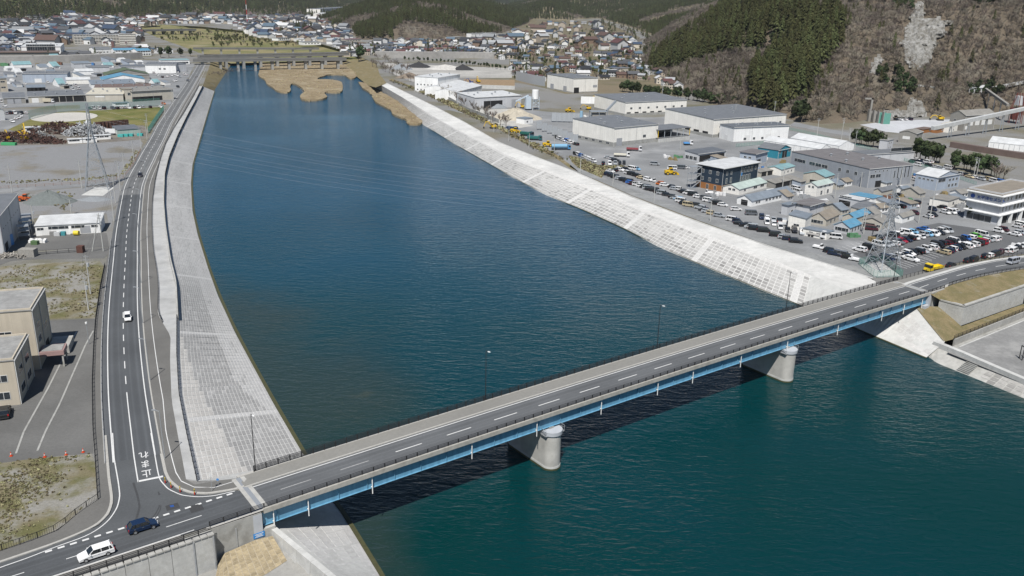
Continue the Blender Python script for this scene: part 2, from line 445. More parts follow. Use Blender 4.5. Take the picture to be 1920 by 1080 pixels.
# water sheet (with the shoal depth as a vertex attribute)
def water():
    xs = np.concatenate([np.linspace(-420, -130, 30), np.linspace(-120, 200, 65), [260, 330]]); ys = np.concatenate([np.linspace(20, 330, 63), np.linspace(340, 1300, 50)])
    V = [(x, y, ZW) for y in ys for x in xs]; n = len(xs)
    Fc = [(j*n+i, j*n+i+1, (j+1)*n+i+1, (j+1)*n+i) for j in range(len(ys)-1) for i in range(n-1)]
    me = bpy.data.meshes.new('river'); me.from_pydata(V, [], Fc)
    toe = np.array([(p.x, p.y) for p in resample(NEAR_T[::-1][:-1] + TOE_L, n=160)])
    rtoe = np.array([(p.x, p.y) for p in resample(TOE_R + RT2[1:] + [at(1757,681,ZW), at(1920,747,ZW), at(2300,900,ZW)], n=160)])
    sh = []
    for (x, y, z) in V:
        d = np.sqrt(((toe - (x, y))**2).sum(1)).min(); d2 = np.sqrt(((rtoe - (x, y))**2).sum(1)).min()
        wide = 60 if y > 165 else 12 + 44 * sstep(120, 165, y)
        if y > 200: wide = 60 - 44 * sstep(200, 300, y)
        s_ = max(0, 1 - d / wide) * (1 - .75 * sstep(175, 300, y))
        s_ = max(s_, max(0, 1 - d2 / 7) * .8)
        sh.append(s_)
    a = me.attributes.new('Shoal', 'FLOAT', 'POINT'); a.data.foreach_set('value', sh)
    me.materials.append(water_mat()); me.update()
    return link('river', me, kind='structure')
water()

# ---- ground sheets
FLOOD = [(433,119),(640,113),(700,119),(652,98),(600,84),(520,70),(470,61),(380,52),(300,47),(262,50),(262,58),(300,72),(345,88),(392,106)]
lg = [bw(-13, 6.6)] + CREST_L[0:] + [atf(397, 112, lambda x, y: -3.2), atf(392, 106, lambda x, y: -3.2), atf(345, 88, lambda x, y: -3.2), atf(300, 72, lambda x, y: -3.2), atf(262, 56, lambda x, y: -3.2), atf(262, 46, lambda x, y: -3.2)]
lg += [Vector((-1500, 6500, 0)), Vector((-6000, 6500, 0)), Vector((-6000, -300, 0)), bw(-330, -3.9), bw(-22, -3.9), bw(-13.2, -3.9)]
sheet('ground', lg, zL, -.06, G_LAND, kind='structure')
rg = BERM_O + [bw(168, 7.4), bw(168, -1.5), at(1764, 566, ZR), at(1950, 525, ZR), at(2300, 470, ZR), Vector((700, 330, 0)), Vector((6000, 300, 0)), Vector((6000, 6500, 0)), Vector((-1500, 6500, 0))]
rg += [at(262, 44, ZR), at(380, 50, ZR), at(470, 59, ZR), at(520, 68, ZR), at(600, 82, ZR), at(652, 96, ZR), at(706, 120, ZR), at(712, 140, ZR)]
sheet('ground', rg, zRf, 0, G_LAND, rows=False, kind='structure')
sheet('floodplain', [at(x, y, -7.5) for x, y in FLOOD], lambda x, y: -7.5, 0, G_FLOOD, rows=False, kind='structure')
LEV = grassy('levee_grass', (.17, .155, .08), (.12, .125, .05), (.21, .19, .13), .02, .7)
strip('levee', [at(x, y, ZR+.02) for x, y in [(262,44),(380,50),(470,59),(520,68),(600,82),(652,96),(706,120)]], [at(x, y, -7.6) for x, y in [(262,49),(380,53.5),(470,63),(520,72.5),(600,86.5),(652,100.5),(700,121)]], LEV, n=40, kind='structure')
strip('levee', [at(x, y, -3.2) for x, y in [(262,46),(262,56),(300,72),(345,88),(392,106),(397,112)]], [at(x, y, -7.6) for x, y in [(266,48),(268,59),(308,75),(352,91),(400,109),(415,116)]], LEV, n=40, kind='structure')
# natural bank between the end of the paved slope and the far bridge, both sides
strip('river_bank', [aL(380,162), aL(388,138), at(397,112,-3.2), at(396,100,-3.2)], [at(402,171,ZW-.3), at(422,140,ZW-.3), at(436,119,ZW-.3), at(440,104,ZW-.3)], G_BANK, kind='structure', n=12)
strip('river_bank', [at(725,156,ZR+.01), at(712,140,ZR+.01), at(706,120,ZR+.01), at(680,109,ZR+.01)], [at(704,164,ZC), at(690,160,-9.5), at(672,146,-9.5), at(640,118,-9.5)], G_BANK, kind='structure', n=12)

# ---- embankment slopes paved with blocks
def slope_grid(C, T, cell_u, cell_v, f_col, gap=.11, proud=.035):
    """blocks on the ruled surface between crest C and toe T; returns list of (block corners, colour)"""
    C = resample(C, n=max(2, int(sum((b-a).length for a, b in zip(C, C[1:])) / cell_u)+1)); T = resample(T, n=len(C))
    out = []; d = 0
    for i in range(len(C)-1):
        d += ((C[i+1]-C[i]).length + (T[i+1]-T[i]).length)/2
        w_ = ((T[i]-C[i]).length + (T[i+1]-C[i+1]).length)/2
        nv = max(3, int(round(w_/cell_v)))
        for j in range(nv):
            c = f_col(d, (j+.5)/nv, w_)
            if c is None: continue
            v0 = j/nv + gap/2/w_; v1 = (j+1)/nv - gap/2/w_
            g = gap/2/max(.1, (C[i+1]-C[i]).length)
            a0 = C[i].lerp(C[i+1], g); a1 = C[i].lerp(C[i+1], 1-g); b0 = T[i].lerp(T[i+1], g); b1 = T[i].lerp(T[i+1], 1-g)
            q = [a0.lerp(b0, v0), a1.lerp(b1, v0), a1.lerp(b1, v1), a0.lerp(b0, v1)]
            nrm = (q[1]-q[0]).cross(q[3]-q[0]).normalized()
            if nrm.z < 0: nrm = -nrm; q = q[::-1]
            out.append((q, nrm*proud, c))
    return out
def add_block(mb, q, up, c):
    ctr = (q[0]+q[1]+q[2]+q[3])/4
    top = [p.lerp(ctr, .05)+up for p in q]; lo = [p - up for p in q]
    mb.hexa(lo+top, 0, c, bottom=False)
def in_view(p):
    x, y = proj(p); return 0 <= x <= 1920 and 0 <= y <= 1080
def place_blocks(root, blocks, nbig, label_stuff='block_field'):
    sc = []
    for k, (q, up, c) in enumerate(blocks):
        ctr = (q[0]+q[2])/2
        ok = in_view(ctr)
        s_, t_ = wb(ctr)
        if -4.2 < t_ - .35*(abs(ctr.z)) * 0 < 7.4 and -16 < s_ < 172: ok = False
        P = [proj(p) for p in q]
        ar = abs(sum(P[i][0]*P[(i+1) % 4][1]-P[(i+1) % 4][0]*P[i][1] for i in range(4)))/2
        sc.append((ar if ok else 0, k))
    sc.sort(reverse=True); big = set(k for _, k in sc[:nbig])
    field = MB()
    for k, (q, up, c) in enumerate(blocks):
        if k in big:
            ctr = (q[0]+q[1]+q[2]+q[3])/4; mb = MB(); add_block(mb, [p-ctr for p in q], up, c); mb.build('block', BLOCK, root, loc=ctr)
        else: add_block(field, q, up, c)
    o = field.build('block', BLOCK, root); o['kind'] = 'stuff'
from mathutils import noise as mnoise
def grey(v, warm=0.0): return (v*(1+warm), v, v*(1-warm*1.5))
def col_left(d, v, w_):
    n1 = mnoise.noise((d*.02, v*3, 1.7)); n2 = mnoise.noise((d*.11, v*9, 4.1)); r = rnd.random()
    if v < .05: return grey(.42, .01)
    if abs((d % 47) - 23) < 1.0: return grey(.50, .012)         # pale cross beams
    fan = .36*max(0, 1 - d/70)                                  # fan of pale setts at the bridge end
    if v < .05 + fan: return grey(.42 + .08*r + .04*n2, .035)
    if v > .955: return grey(.45, .01)
    edge = .64 + .36*sstep(45, 12, d) + .025*n1
    far = sstep(85, 150, d)
    if v < edge:
        g = .325 + .06*(r-.5) + .02*n2
        if r > .95: g = .40
        elif n2 > .5: g = .31
    else:
        g = .445 + .05*(r-.5) + .05*n1 - (.11 if (n2 > .35 and r > .5) else 0)
    gf = .45 + .08*n1 + .06*(r-.5) - (.09 if r > .62 and n2 > -.1 else 0)
    return grey(g*(1-far) + far*gf, .012)
def col_right(d, v, w_):
    n1 = mnoise.noise((d*.018, v*2.5, 9.7)); n2 = mnoise.noise((d*.05, v*2.2, 2.1)); r = rnd.random()
    if abs((d % 43) - 20) < 1.1: return grey(.50, .015)
    low = sstep(.55, .8, v + .15*n1)
    g = .385 + .04*n1 + .03*n2 + .045*(r-.5) - .07*low
    dk = sstep(-.2, .3, n2 + .5*n1)
    if r < .12 + .4*dk: g -= .03 + .08*rnd.random()
    if v < .1: g = .48 + .04*r
    return grey(max(.17, g), .02)
def col_plain(d, v, w_):
    r = rnd.random(); return grey(.47 + .05*r, .012)

JOINT = mat('block_joint_mortar', (.53, .527, .51), .9, .12, 1.0, big=.1)
def sheet_slope(name, C, T, m, n=None, **k):
    return strip(name, C, T, m, n=n or 120, **k)
lroot = sheet_slope('embankment', CREST_L, TOE_L, JOINT, n=160, kind='structure')
bl = slope_grid(CREST_L, TOE_L, 1.9, 1.2, col_left, gap=.2)
place_blocks(lroot, bl, 300)
rroot = sheet_slope('embankment', CREST_R, TOE_R, JOINT, n=160, kind='structure')
br_ = slope_grid(CREST_R, TOE_R, 2.3, 1.3, col_right, gap=.22)
place_blocks(rroot, br_, 300)
n_root = sheet_slope('embankment', NEAR_C, NEAR_T, CONC_W, n=40, kind='structure')
place_blocks(n_root, slope_grid(NEAR_C[3:5], NEAR_T[3:5], 3.6, 2.2, lambda d, v, w: None if v < .1 or v > .95 else grey(.43+.08*rnd.random(), .012), gap=.08, proud=.02), 60)
n2root = sheet_slope('embankment', RC2, RT2, CONC_W, n=40, kind='structure')
place_blocks(n2root, slope_grid(RC2[2:], RT2[2:], 2.4, 1.5, lambda d, v, w: None if v < .22 or v > .93 or rnd.random() < .25 else grey(.40+.1*rnd.random(), .02), gap=.12, proud=.02), 60)
# algae line and toe beam at the water's edge
ALG = mat('algae_stain', (.055, .055, .022), .7, .25, 2.0)
for nm, T in (('toe_beam', TOE_L), ('toe_beam', TOE_R), ('toe_beam', NEAR_T), ('toe_beam', RT2)):
    inn = -1
    T2 = smooth(T, 80, 4)
    strip('toe_beam', [p + Vector((0, 0, .20)) for p in T2], [p + Vector((0, 0, .20)) for p in offset(T2, -.7 if T is TOE_L else (.7 if T is TOE_R or T is RT2 else .7))], ALG, thick=1.0, kind='structure')
# crest berm of the far bank
BERM = mat('berm_concrete', (.52, .517, .50), .9, .1, .5, big=.14, bigscale=.08, stain=(.40, .40, .39), stainscale=.12, stainamt=.6)
strip('bank_crest', smooth(CREST_R, 120, 2) + [bw(160, 6, -4.0), bw(166, -2, -3.9)], smooth(BERM_O, 120, 2) + [bw(168.3, 6, ZR+.01), bw(168.3, -2, ZR+.01)], BERM, kind='structure')
bo = smooth(BERM_O, 120, 2)
strip('kerb', [p + Vector((0, 0, .12)) for p in bo], [p + Vector((0, 0, .12)) for p in offset(bo, .5)], CONC_W, thick=.3, kind='structure')
# ================================================================ roads of the near bank
CEN_PX = [(252,860),(246,810),(241,770),(237,735),(234.3,691.5),(232.6,664),(231.5,639),(230.8,600),(231,576),(232.2,540.5),(233.8,510),(235.4,482),(236.3,457),(238,431),(241,408),(243.8,387),(246.5,368),(249.5,350),(256,334),(263,319),(271,305),(280.8,285),(288,273),(296.7,256.7),(308,233),(320,214),(333,193),(350,168),(368,139),(379,119)]
CEN = smooth([aL(*p) for p in CEN_PX], 240, 6)
def lift(line, dz): return [p + Vector((0, 0, dz)) for p in line]
def zJ(x, y):
    s_, t_ = wb((x, y)); return zL(x, y) + zb(s_) * (1 - sstep(3, 14, t_)) if t_ > -4.5 else zb(s_)
def aJ(px, py, dz=0.0): return atf(px, py, zJ, dz)
road = strip('road', offset(CEN, 4.2), offset(CEN, -4.05), A_ROAD, uv=(-4.1, 4.1), kind='structure')
A_ROAD2 = asphalt('asphalt_old_road', (.125, .128, .13))
_up = [p for p in CEN if p.y > 325]; strip('road', offset([p + Vector((0,0,.006)) for p in _up], 4.2), offset([p + Vector((0,0,.006)) for p in _up], -4.05), A_ROAD2, uv=(-4.1, 4.1), kind='structure')
JN = [(200,817),(207,897),(212,930),(212,945),(205,965),(185,985),(150,1002),(100,1022),(0,1056),(-60,1078)]
JS = [(437,920),(390,927.5),(357,926),(332,917),(315,902.5),(307.5,887.5),(300,852)]
A_JUNC = mat('asphalt_junction', (.075, .08, .085), .85, .12, 3.0, big=.16, bigscale=.12)
jp = [aJ(*p) for p in JN] + [bw(-75, 2.95), bw(-40, 2.95), bw(-30, 2.95), bw(-20, 2.95), bw(-14.4, 2.95)] + [aJ(*p) for p in JS] + [offset(CEN, -4.0)[0], offset(CEN, 4.1)[0]]
sheet('road', jp, zJ, -.006, A_JUNC, rows=False, kind='structure')
appr = strip('road', [bw(s, 3.2) for s in range(-200, -13, 4)] + [bw(-14.2, 3.2)], [bw(s, -3.3) for s in range(-200, -13, 4)] + [bw(-14.2, -3.3)], A_ROAD, uv=(3.2, -3.3), kind='structure')
# painted lines
def lines(parent, pts, t, wd, dz=.012, name='lane_line'):
    if len(pts) < 2: return None
    L_ = lift(pts, dz)
    return strip(name, offset(L_, t + wd/2), offset(L_, t - wd/2), PAINT, parent)
def cut(line, a, b):
    """part of a polyline between arc lengths a and b"""
    out = []; d = 0
    for p, q in zip(line, line[1:]):
        l = (q-p).length
        if d + l > a and d < b:
            u0 = max(0, (a-d)/l); u1 = min(1, (b-d)/l)
            if not out: out.append(p.lerp(q, u0))
            out.append(p.lerp(q, u1))
        d += l
    return out
CLEN = sum((b-a).length for a, b in zip(CEN, CEN[1:]))
lines(road, CEN, 3.15, .2); lines(road, CEN, -3.15, .2)
lines(road, [aJ(259,904), aJ(252,862), aJ(246,811)] + cut(CEN, 8, 27), 0, .18)
d = 31
while d < CLEN - 5:
    lines(road, cut(CEN, d, d + 4), 0, .18, name='lane_dash'); d += 8
WLJ_L = smooth([aJ(x, y) for x, y in [(211,812),(214,860),(222,905),(225,930),(220,952),(205,975),(185,992),(160,1006),(100,1027),(50,1047),(0,1064),(-40,1080)]], 60, 2)
WLJ_R = smooth([aJ(x, y) for x, y in [(283,812),(296,885),(300,900),(315,917),(340,928.5),(370,932),(400,930),(440,921)]], 60, 2)
lines(appr, WLJ_L, 0, .17, .02); lines(appr, WLJ_R, 0, .17, .02)
strip('stop_line', [aJ(259,904,.012), aJ(306,894.5,.012)], [aJ(258.5,901,.012), aJ(305.5,891.5,.012)], PAINT, road)
for k in range(17):
    s0 = -42 + k*1.55
    strip('lane_dash', [bw(s0, 3.42)+Vector((0,0,.014)), bw(s0+.85, 3.42)+Vector((0,0,.014))], [bw(s0, 3.02)+Vector((0,0,.014)), bw(s0+.85, 3.02)+Vector((0,0,.014))], PAINT, appr)
for s0 in (-60, -50, -40, -27):
    strip('lane_dash', lift([bw(s0, .1), bw(s0+5, .1)], .014), lift([bw(s0, -.05), bw(s0+5, -.05)], .014), PAINT, appr)
strip('lane_line', lift([bw(s, -2.85) for s in range(-120, -23, 4)], .014), lift([bw(s, -3.0) for s in range(-120, -23, 4)], .014), PAINT, appr)
# stop lettering on the lane
def text_mesh(cu):
    t = bpy.data.objects.new('lettering_source', cu); COL.objects.link(t); dg = bpy.context.evaluated_depsgraph_get(); me = bpy.data.meshes.new_from_object(t.evaluated_get(dg))
    if not len(me.polygons):       # glyphs from fallback fonts come as instances
        V, Fc = [], []
        for ins in dg.object_instances:
            if ins.is_instance and ins.parent and ins.parent.original == t:
                m2 = ins.object.to_mesh(); k = len(V); V += [ins.matrix_world @ v.co for v in m2.vertices]; Fc += [tuple(i+k for i in p.vertices) for p in m2.polygons]
        me = bpy.data.meshes.new('lettering'); me.from_pydata([tuple(v) for v in V], [], Fc); me.materials.append(cu.materials[0])
    bpy.data.objects.remove(t); return link('lettering', me)
def road_text(body, px, py, size, ang, m, stretch=1.0):
    cu = bpy.data.curves.new('road_lettering', 'FONT'); cu.body = body; cu.align_x = 'CENTER'; cu.align_y = 'CENTER'; cu.size = size; cu.offset = .012
    cu.materials.append(m); o = text_mesh(cu)
    o.location = aJ(px, py, .02); o.rotation_euler = (0, 0, ang); o.scale = (1, stretch, 1); return o
_d = (aJ(258, 890) - aJ(247, 815)); _ang = math.atan2(_d.y, _d.x) - math.pi/2
for ch, px, py in (('止', 275, 886.5), ('ま', 272.5, 869), ('れ', 269.5, 852)):
    o = road_text(ch, px, py, 1.55, _ang, PAINT, 1.7); o.parent = road
# repair patches
for q, nm in (([(308,944),(332,940.5),(338,952),(313,958)], 0), ([(352,950),(377,944),(383,955),(359,962)], 1)):
    sheet('road_patch', [aJ(*p) for p in q], zJ, .014, mat('asphalt_patch', (.04, .041, .043), .9, .15, 4), appr, rows=False)
sheet('manhole_cover', [aJ(*p) for p in [(318,948),(325,946.5),(327,950),(320,951.5)]], zJ, .02, mat('blue_cover', (.02, .07, .25), .6, .1, 3), appr, rows=False)
for pts, w_ in (([(297,922),(300,935),(299,950),(290,966),(284,972)], .22), ([(299,925),(303,938),(301,955),(291,972)], .16), ([(250,905),(258,930),(262,950),(255,975)], .3)):
    q = smooth([aJ(x, y, .016) for x, y in pts], 30, 4); strip('tyre_mark', offset(q, w_/2), offset(q, -w_/2), mat('tyre_mark_rubber', (.045, .047, .05), .9, .2, 2), appr)
# kerbs and pavements
def kerb(line, wd, h=.14, m=KERB, **k):
    l0 = lift(line, h); return strip('kerb', l0, offset(l0, wd), m, thick=h + .1, kind='structure', **k)
kerb(offset(CEN, -4.3), .25); 
CEN_N = cut(CEN, 0, 150)
kerb(offset(CEN_N, 4.2), .25)
kr = smooth([aJ(*p) for p in [(300,852),(307.5,887.5),(315,902.5),(332,917),(357,926),(390,927.5),(437,920)]] + [bw(-14.2, 3.75)], 60, 2)
kerb(kr, .45)
kl = smooth([aJ(*p) for p in JN], 60, 2); kerb(kl, -.4)
CB_PX = [(365,910),(349,900),(335,825),(322,752),(319,677),(320,631),(305,606),(296,590),(297.5,540),(294,507),(287.5,470),(285,420),(286,377),(291,340),(300,302),(311,270),(327,240),(344,214),(362,183),(373,162)]
CB = [aL(*p) for p in CB_PX]
pv = offset(CEN, -4.3)
pav = sheet('pavement', [aJ(*p) for p in [(437,920),(390,927.5),(357,926),(332,917),(315,902.5),(307.5,887.5),(300,852)]] + pv[2:200:3] + CB[::-1] + [bw(-13.6, 6.7), bw(-14.2, 3.9)], lambda x, y: zJ(x, y), .125, A_PAVE, kind='structure')
pv0 = [q + Vector((0,0,.135)) for q in offset(cut(CEN, 0, CLEN*.93), -6.0)]
wl = smooth([aJ(x, y, .135) for x, y in [(439,902.5),(412,912.5),(390,916),(365,914),(345,907),(332.5,895),(322.5,860),(311,810)]], 40, 1) + pv0[6:]
strip('lane_line', offset(wl, .07), offset(wl, -.07), PAINT, pav)
lp = [aL(*p) for p in [(211.7,480),(193,660),(199,805)]]
FENCE_PX = [(-30,1044),(0,1035),(60,1015),(110,995),(147,963),(184,938),(183,925),(179,860),(175,805),(174,715),(176.5,652),(180,602),(189,540),(197,500)]
FEN = [aJ(*p) for p in FENCE_PX]
po = [p for p in offset(CEN_N, 4.45) if True]
sheet('pavement', [aJ(*p) for p in JN[::-1]] + po[2:] + FEN[::-1], zJ, .12, A_PAVE, kind='structure')
# crest path beside the parapet
STRIPED = mat('crest_concrete', (.37, .373, .37), .9, .1, .4, big=.22, bigscale=.12, stain=(.29, .295, .30), stainscale=.12, stainamt=.7)
strip('path', [p + Vector((0,0,.16)) for p in CB[1:]], [p + Vector((0,0,.16)) for p in CREST_L], STRIPED, n=200, thick=.3, kind='structure')
# parapet wall along the crest
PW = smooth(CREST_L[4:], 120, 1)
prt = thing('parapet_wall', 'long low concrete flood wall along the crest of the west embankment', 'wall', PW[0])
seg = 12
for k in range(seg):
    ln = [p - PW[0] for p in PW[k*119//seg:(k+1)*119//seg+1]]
    strip('wall_panel', lift(ln, 1.25), offset(lift(ln, 1.25), -.35), CONC, prt, thick=1.5)
    strip('shade_band', offset(lift(ln, 1.18), -.36), offset(lift(ln, 1.18), -.44), mat('painted_shade', (.02, .021, .023), .9, .2, 2), prt, thick=1.4)  # added near-black band: shade of the wall's river side painted as colour
# ================================================================ fences and railings
def railing(name, label, line, h=1.0, step=2.0, rails=(0.15, .45, .75, 1.0), r=.04, pr=.065, mtl=None, infill=0, cat='railing', group=None, z0=0.0, maxposts=300):
    mtl = mtl or BLACKM
    root = thing(name, label, cat, line[0], group=group)
    ln = [p - line[0] + Vector((0, 0, z0)) for p in line]
    ps = resample(ln, step=step)
    pm = MB().bar((0,0,0), (0,0,h), pr).mesh('post', mtl)
    for p in ps[:maxposts]: link('post', pm, root, p)
    rs = resample(ln, step=max(2.0, step))
    for z in rails:
        mb = MB()
        for a, b in zip(rs, rs[1:]): mb.bar(a + Vector((0,0,z)), b + Vector((0,0,z)), r, caps=False)
        mb.build('rail', mtl, root)
    if infill:
        mb = MB()
        for p in resample(ln, step=infill): mb.bar(p + Vector((0,0,rails[0])), p + Vector((0,0,rails[-1])), .022, n=3, caps=False)
        o = mb.build('baluster', mtl, root); o['kind'] = 'stuff'
    return root
railing('fence', 'black steel railing on top of the west slope between junction and flood wall', [p + Vector((0,0,.15)) for p in smooth(CREST_L[:5], 60, 1)], 1.1, 2.0, (.2, .5, .8, 1.1))
railing('fence', 'black baluster fence between the weedy lot and the pavement of the curving road', smooth(FEN[5:], 80, 1), 1.15, 2.0, (.12, 1.1), infill=.25)
railing('fence', 'black steel fence on the slanting kerb of the weedy corner lot', smooth(FEN[:6], 40, 0), 1.15, 2.0, (.12, 1.1), infill=.3)
cb2 = smooth([p + Vector((0,0,.1)) for p in CB[6:]], 120, 1)
railing('fence', 'dark low fence between the riverside pavement and the pale crest path', cb2, .9, 2.5, (.1, .5, .9))
kp = offset(CEN_N, 4.32)
railing('guard_fence', 'low pale guard rail with small posts on the kerb of the curving road', lift(kp, .14), .35, 4.0, (.3,), r=.05, pr=.06, mtl=GALV)
# ================================================================ the girder bridge
def bridge_paint():
    m = bpy.data.materials.new('bridge_blue'); m.use_nodes = True; nt = m.node_tree; L = nt.links; b = nt.nodes['Principled BSDF']
    tc = nd(nt, 'ShaderNodeTexCoord'); mp = nd(nt, 'ShaderNodeMapping'); mp.inputs['Scale'].default_value = (1.6, 1.6, .12); L.new(tc.outputs['Object'], mp.inputs[0])
    n = nd(nt, 'ShaderNodeTexNoise'); n.inputs['Scale'].default_value = 1.0; n.inputs['Detail'].default_value = 6; L.new(mp.outputs[0], n.inputs['Vector'])
    cr = nd(nt, 'ShaderNodeValToRGB'); e = cr.color_ramp; e.elements[0].position = .3; e.elements[0].color = (.10, .25, .37, 1); e.elements[1].position = .62; e.elements[1].color = (.14, .325, .47, 1)
    L.new(n.outputs['Fac'], cr.inputs[0]); L.new(cr.outputs[0], b.inputs['Base Color']); b.inputs['Roughness'].default_value = .5; return m
BLUE = bridge_paint()
DECKC = mat('deck_concrete', (.34, .33, .30), .88, .16, 1.2, stain=(.22, .21, .185), stainscale=.5, stainamt=.5)
SIDEW = mat('sidewalk_asphalt', (.20, .196, .182), .9, .08, 1.5, big=.1)
BR = thing('road_bridge', 'long road bridge with blue steel girders on two concrete piers', 'bridge', (BX, BY, 0), BA)
S0, S1 = -14.2, 169.0
SS = [S0 + (S1-S0)*i/37 for i in range(38)]
def bstrip(name, t0, t1, z0, z1, m, uv=None, ss=SS):
    A = [Vector((s, t0, zb(s)+z0)) for s in ss]; B = [Vector((s, t1, zb(s)+z1)) for s in ss]
    return strip(name, A, B, m, BR, n=len(ss), uv=uv)
def bsolid(name, t0, t1, z0, z1, m, parent=None, ss=SS):
    mb = MB()
    rings = [[(s, t0, zb(s)+z0), (s, t1, zb(s)+z0), (s, t1, zb(s)+z1), (s, t0, zb(s)+z1)] for s in ss]
    mb.loft(rings, caps=True); return mb.build(name, m, parent or BR)
bsolid('deck', -3.95, 7.3, -.55, -.03, DECKC)
bstrip('roadway', 3.5, -3.3, 0, 0, A_BRIDGE, uv=(3.5, -3.3))
bsolid('kerb', -3.95, -3.3, -.03, .22, DECKC)
bsolid('kerb', 3.5, 3.78, -.03, .17, KERB)
bsolid('sidewalk', 3.78, 6.75, -.03, .15, SIDEW)
bsolid('kerb', 6.75, 7.3, -.03, .25, KERB)
bstrip('edge_line', 3.22, 3.02, .012, .012, PAINT)
for n in range(-1, 17):
    ss = [n*10 + k for k in (0, 2.5, 5)]
    bstrip('lane_dash', .1, -.1, .012, .012, PAINT if n > 0 else mat('worn_paint', (.3, .3, .3), .7, .3, 4), ss=ss)
GIR = []
for t in (-3.15, 0.4, 3.6, 6.5):
    gz0, gz1 = -2.85, -.55
    g = bsolid('girder', t-.02, t+.02, gz0, gz1, BLUE); GIR.append(g)
    bsolid('flange', t-.28, t+.28, gz0-.05, gz0, BLUE, g)
sm = MB().box(-.015, .015, -.22, 0, -2.85, -.56).mesh('stiffener', BLUE)
k = 0
for i in range(37):
    s = S0 + 2.3 + i*4.95
    link('stiffener', sm, GIR[0], (s, -3.17, zb(s)))
WHITE_P = mat('white_pipe', (.72, .72, .70), .5, .08, 3)
pm = MB(); pm.bar((0,0,-.1), (0,0,-1.9), .05, n=8); pm.bar((0,0,-1.3), (0,0,-3.8), .085, n=8); pm.box(-.12, .12, -.02, .32, -2.65, -2.6)
pme = pm.mesh('drain_pipe', WHITE_P)
def s_at_px(px, t, dz):
    lo, hi = -60., 200.
    for _ in range(40):
        m_ = (lo+hi)/2
        if proj(bw(m_, t) + Vector((0,0,dz)))[0] < px: lo = m_
        else: hi = m_
    return lo
for px in (513, 578, 698, 885, 1007, 1128, 1234, 1300, 1390, 1477, 1572, 1655, 1696, 1730):
    s = s_at_px(px, -3.6, -1.5); link('drain_pipe', pme, BR, (s, -3.6, zb(s)))
# railings of the bridge
rr = Vector((0, 0, 0))
def brail(label, t, z0, h, rails, step=2.0, s0=S0, s1=S1, r=.045):
    root = thing('railing', label, 'railing', (BX, BY, 0), BA)
    pmesh = MB().box(-.07, .07, -.07, .07, 0, h).mesh('post', BLACKM)
    s = s0
    while s <= s1: link('post', pmesh, root, (s, t, zb(s)+z0)); s += step
    ss = [s0 + (s1-s0)*i/60 for i in range(61)]
    for z in rails:
        mb = MB()
        for a, b in zip(ss, ss[1:]): mb.bar((a, t, zb(a)+z0+z), (b, t, zb(b)+z0+z), r, caps=False)
        mb.build('rail', BLACKM, root)
brail('black four-bar railing on the downstream edge of the bridge, above the blue girder', -3.6, .22, .72, (.12, .32, .52, .72), s0=-22, s1=176)
brail('black railing on the sidewalk side of the bridge, carrying the lamp posts', 6.95, .25, 1.05, (.15, .32, .49, .66, .83, 1.05), s0=-11.5, s1=171, r=.05)
# expansion joints
for s in (S0, S1):
    mb = MB(); mb.box(s-1.0, s-.35, -3.3, 6.75, -.02, .02, 0); mb.box(s-.35, s+.35, -3.3, 6.75, -.02, .012, 1); mb.box(s+.35, s+1.0, -3.3, 6.75, -.02, .02, 0)
    zz = zb(s)+.01
    mb.v = [(x, y, z + zz + (.15 if y > 3.7 else 0)) for x, y, z in mb.v]
    mb.build('expansion_joint', [CONC, GALV], BR)
# piers
PIER = mat('pier_concrete', (.40, .39, .365), .85, .1, .5, big=.12, bigscale=.3, stain=(.3, .29, .26), stainscale=.7, stainamt=.4)
CAPM = mat('pier_cap_coating', (.40, .42, .45), .7, .06, 1)
def oblong(r, t0, t1, n=14):
    pts = []
    for k in range(n+1): a = math.pi + math.pi*k/n; pts.append((r*math.cos(a), t0 + r*math.sin(a)))
    for k in range(n+1): a = math.pi*k/n; pts.append((r*math.cos(a), t1 + r*math.sin(a)))
    return pts
for s in (40.4, 109.6):
    mb = MB(); r = 1.75
    mb.prism([(x, y, 0) for x, y in oblong(r, -3.6, 6.6)], -13, -3.35)
    p = mb.build('pier', PIER, BR, loc=(s, 0, 0))
    MB().prism([(x, y, 0) for x, y in oblong(r+.22, -3.6, 6.6)], -3.35, -2.62).build('pier_cap', CAPM, p)
    MB().prism([(x, y, 0) for x, y in oblong(r+.12, -3.6, 6.6)], ZW-.3, ZW+.35).build('waterline_band', ALG, p)
    MB().prism([(x, y, 0) for x, y in oblong(r+.06, -3.6, 6.6)], ZW+.35, ZW+.75).build('plinth', CONC_W, p)
    for t in (-3.15, 6.5): MB().box(-.5, .5, t-.4, t+.4, -2.62, -2.33).build('bearing', CONC_D, p)
    for sx in (-1, 1):
        mb = MB()
        for dz in (0, .5, 1.0): mb.bar((sx*2.15, -4.6, -3.1+dz), (sx*2.15, -3.1, -3.1+dz), .04)
        for dy in (-4.6, -3.9, -3.1): mb.bar((sx*2.15, dy, -3.3), (sx*2.15, dy, -2.1), .04)
        mb.box(sx*1.9-.3, sx*1.9+.3, -4.6, -3.1, -3.34, -3.28)
        mb.build('access_rail', GALV, p)
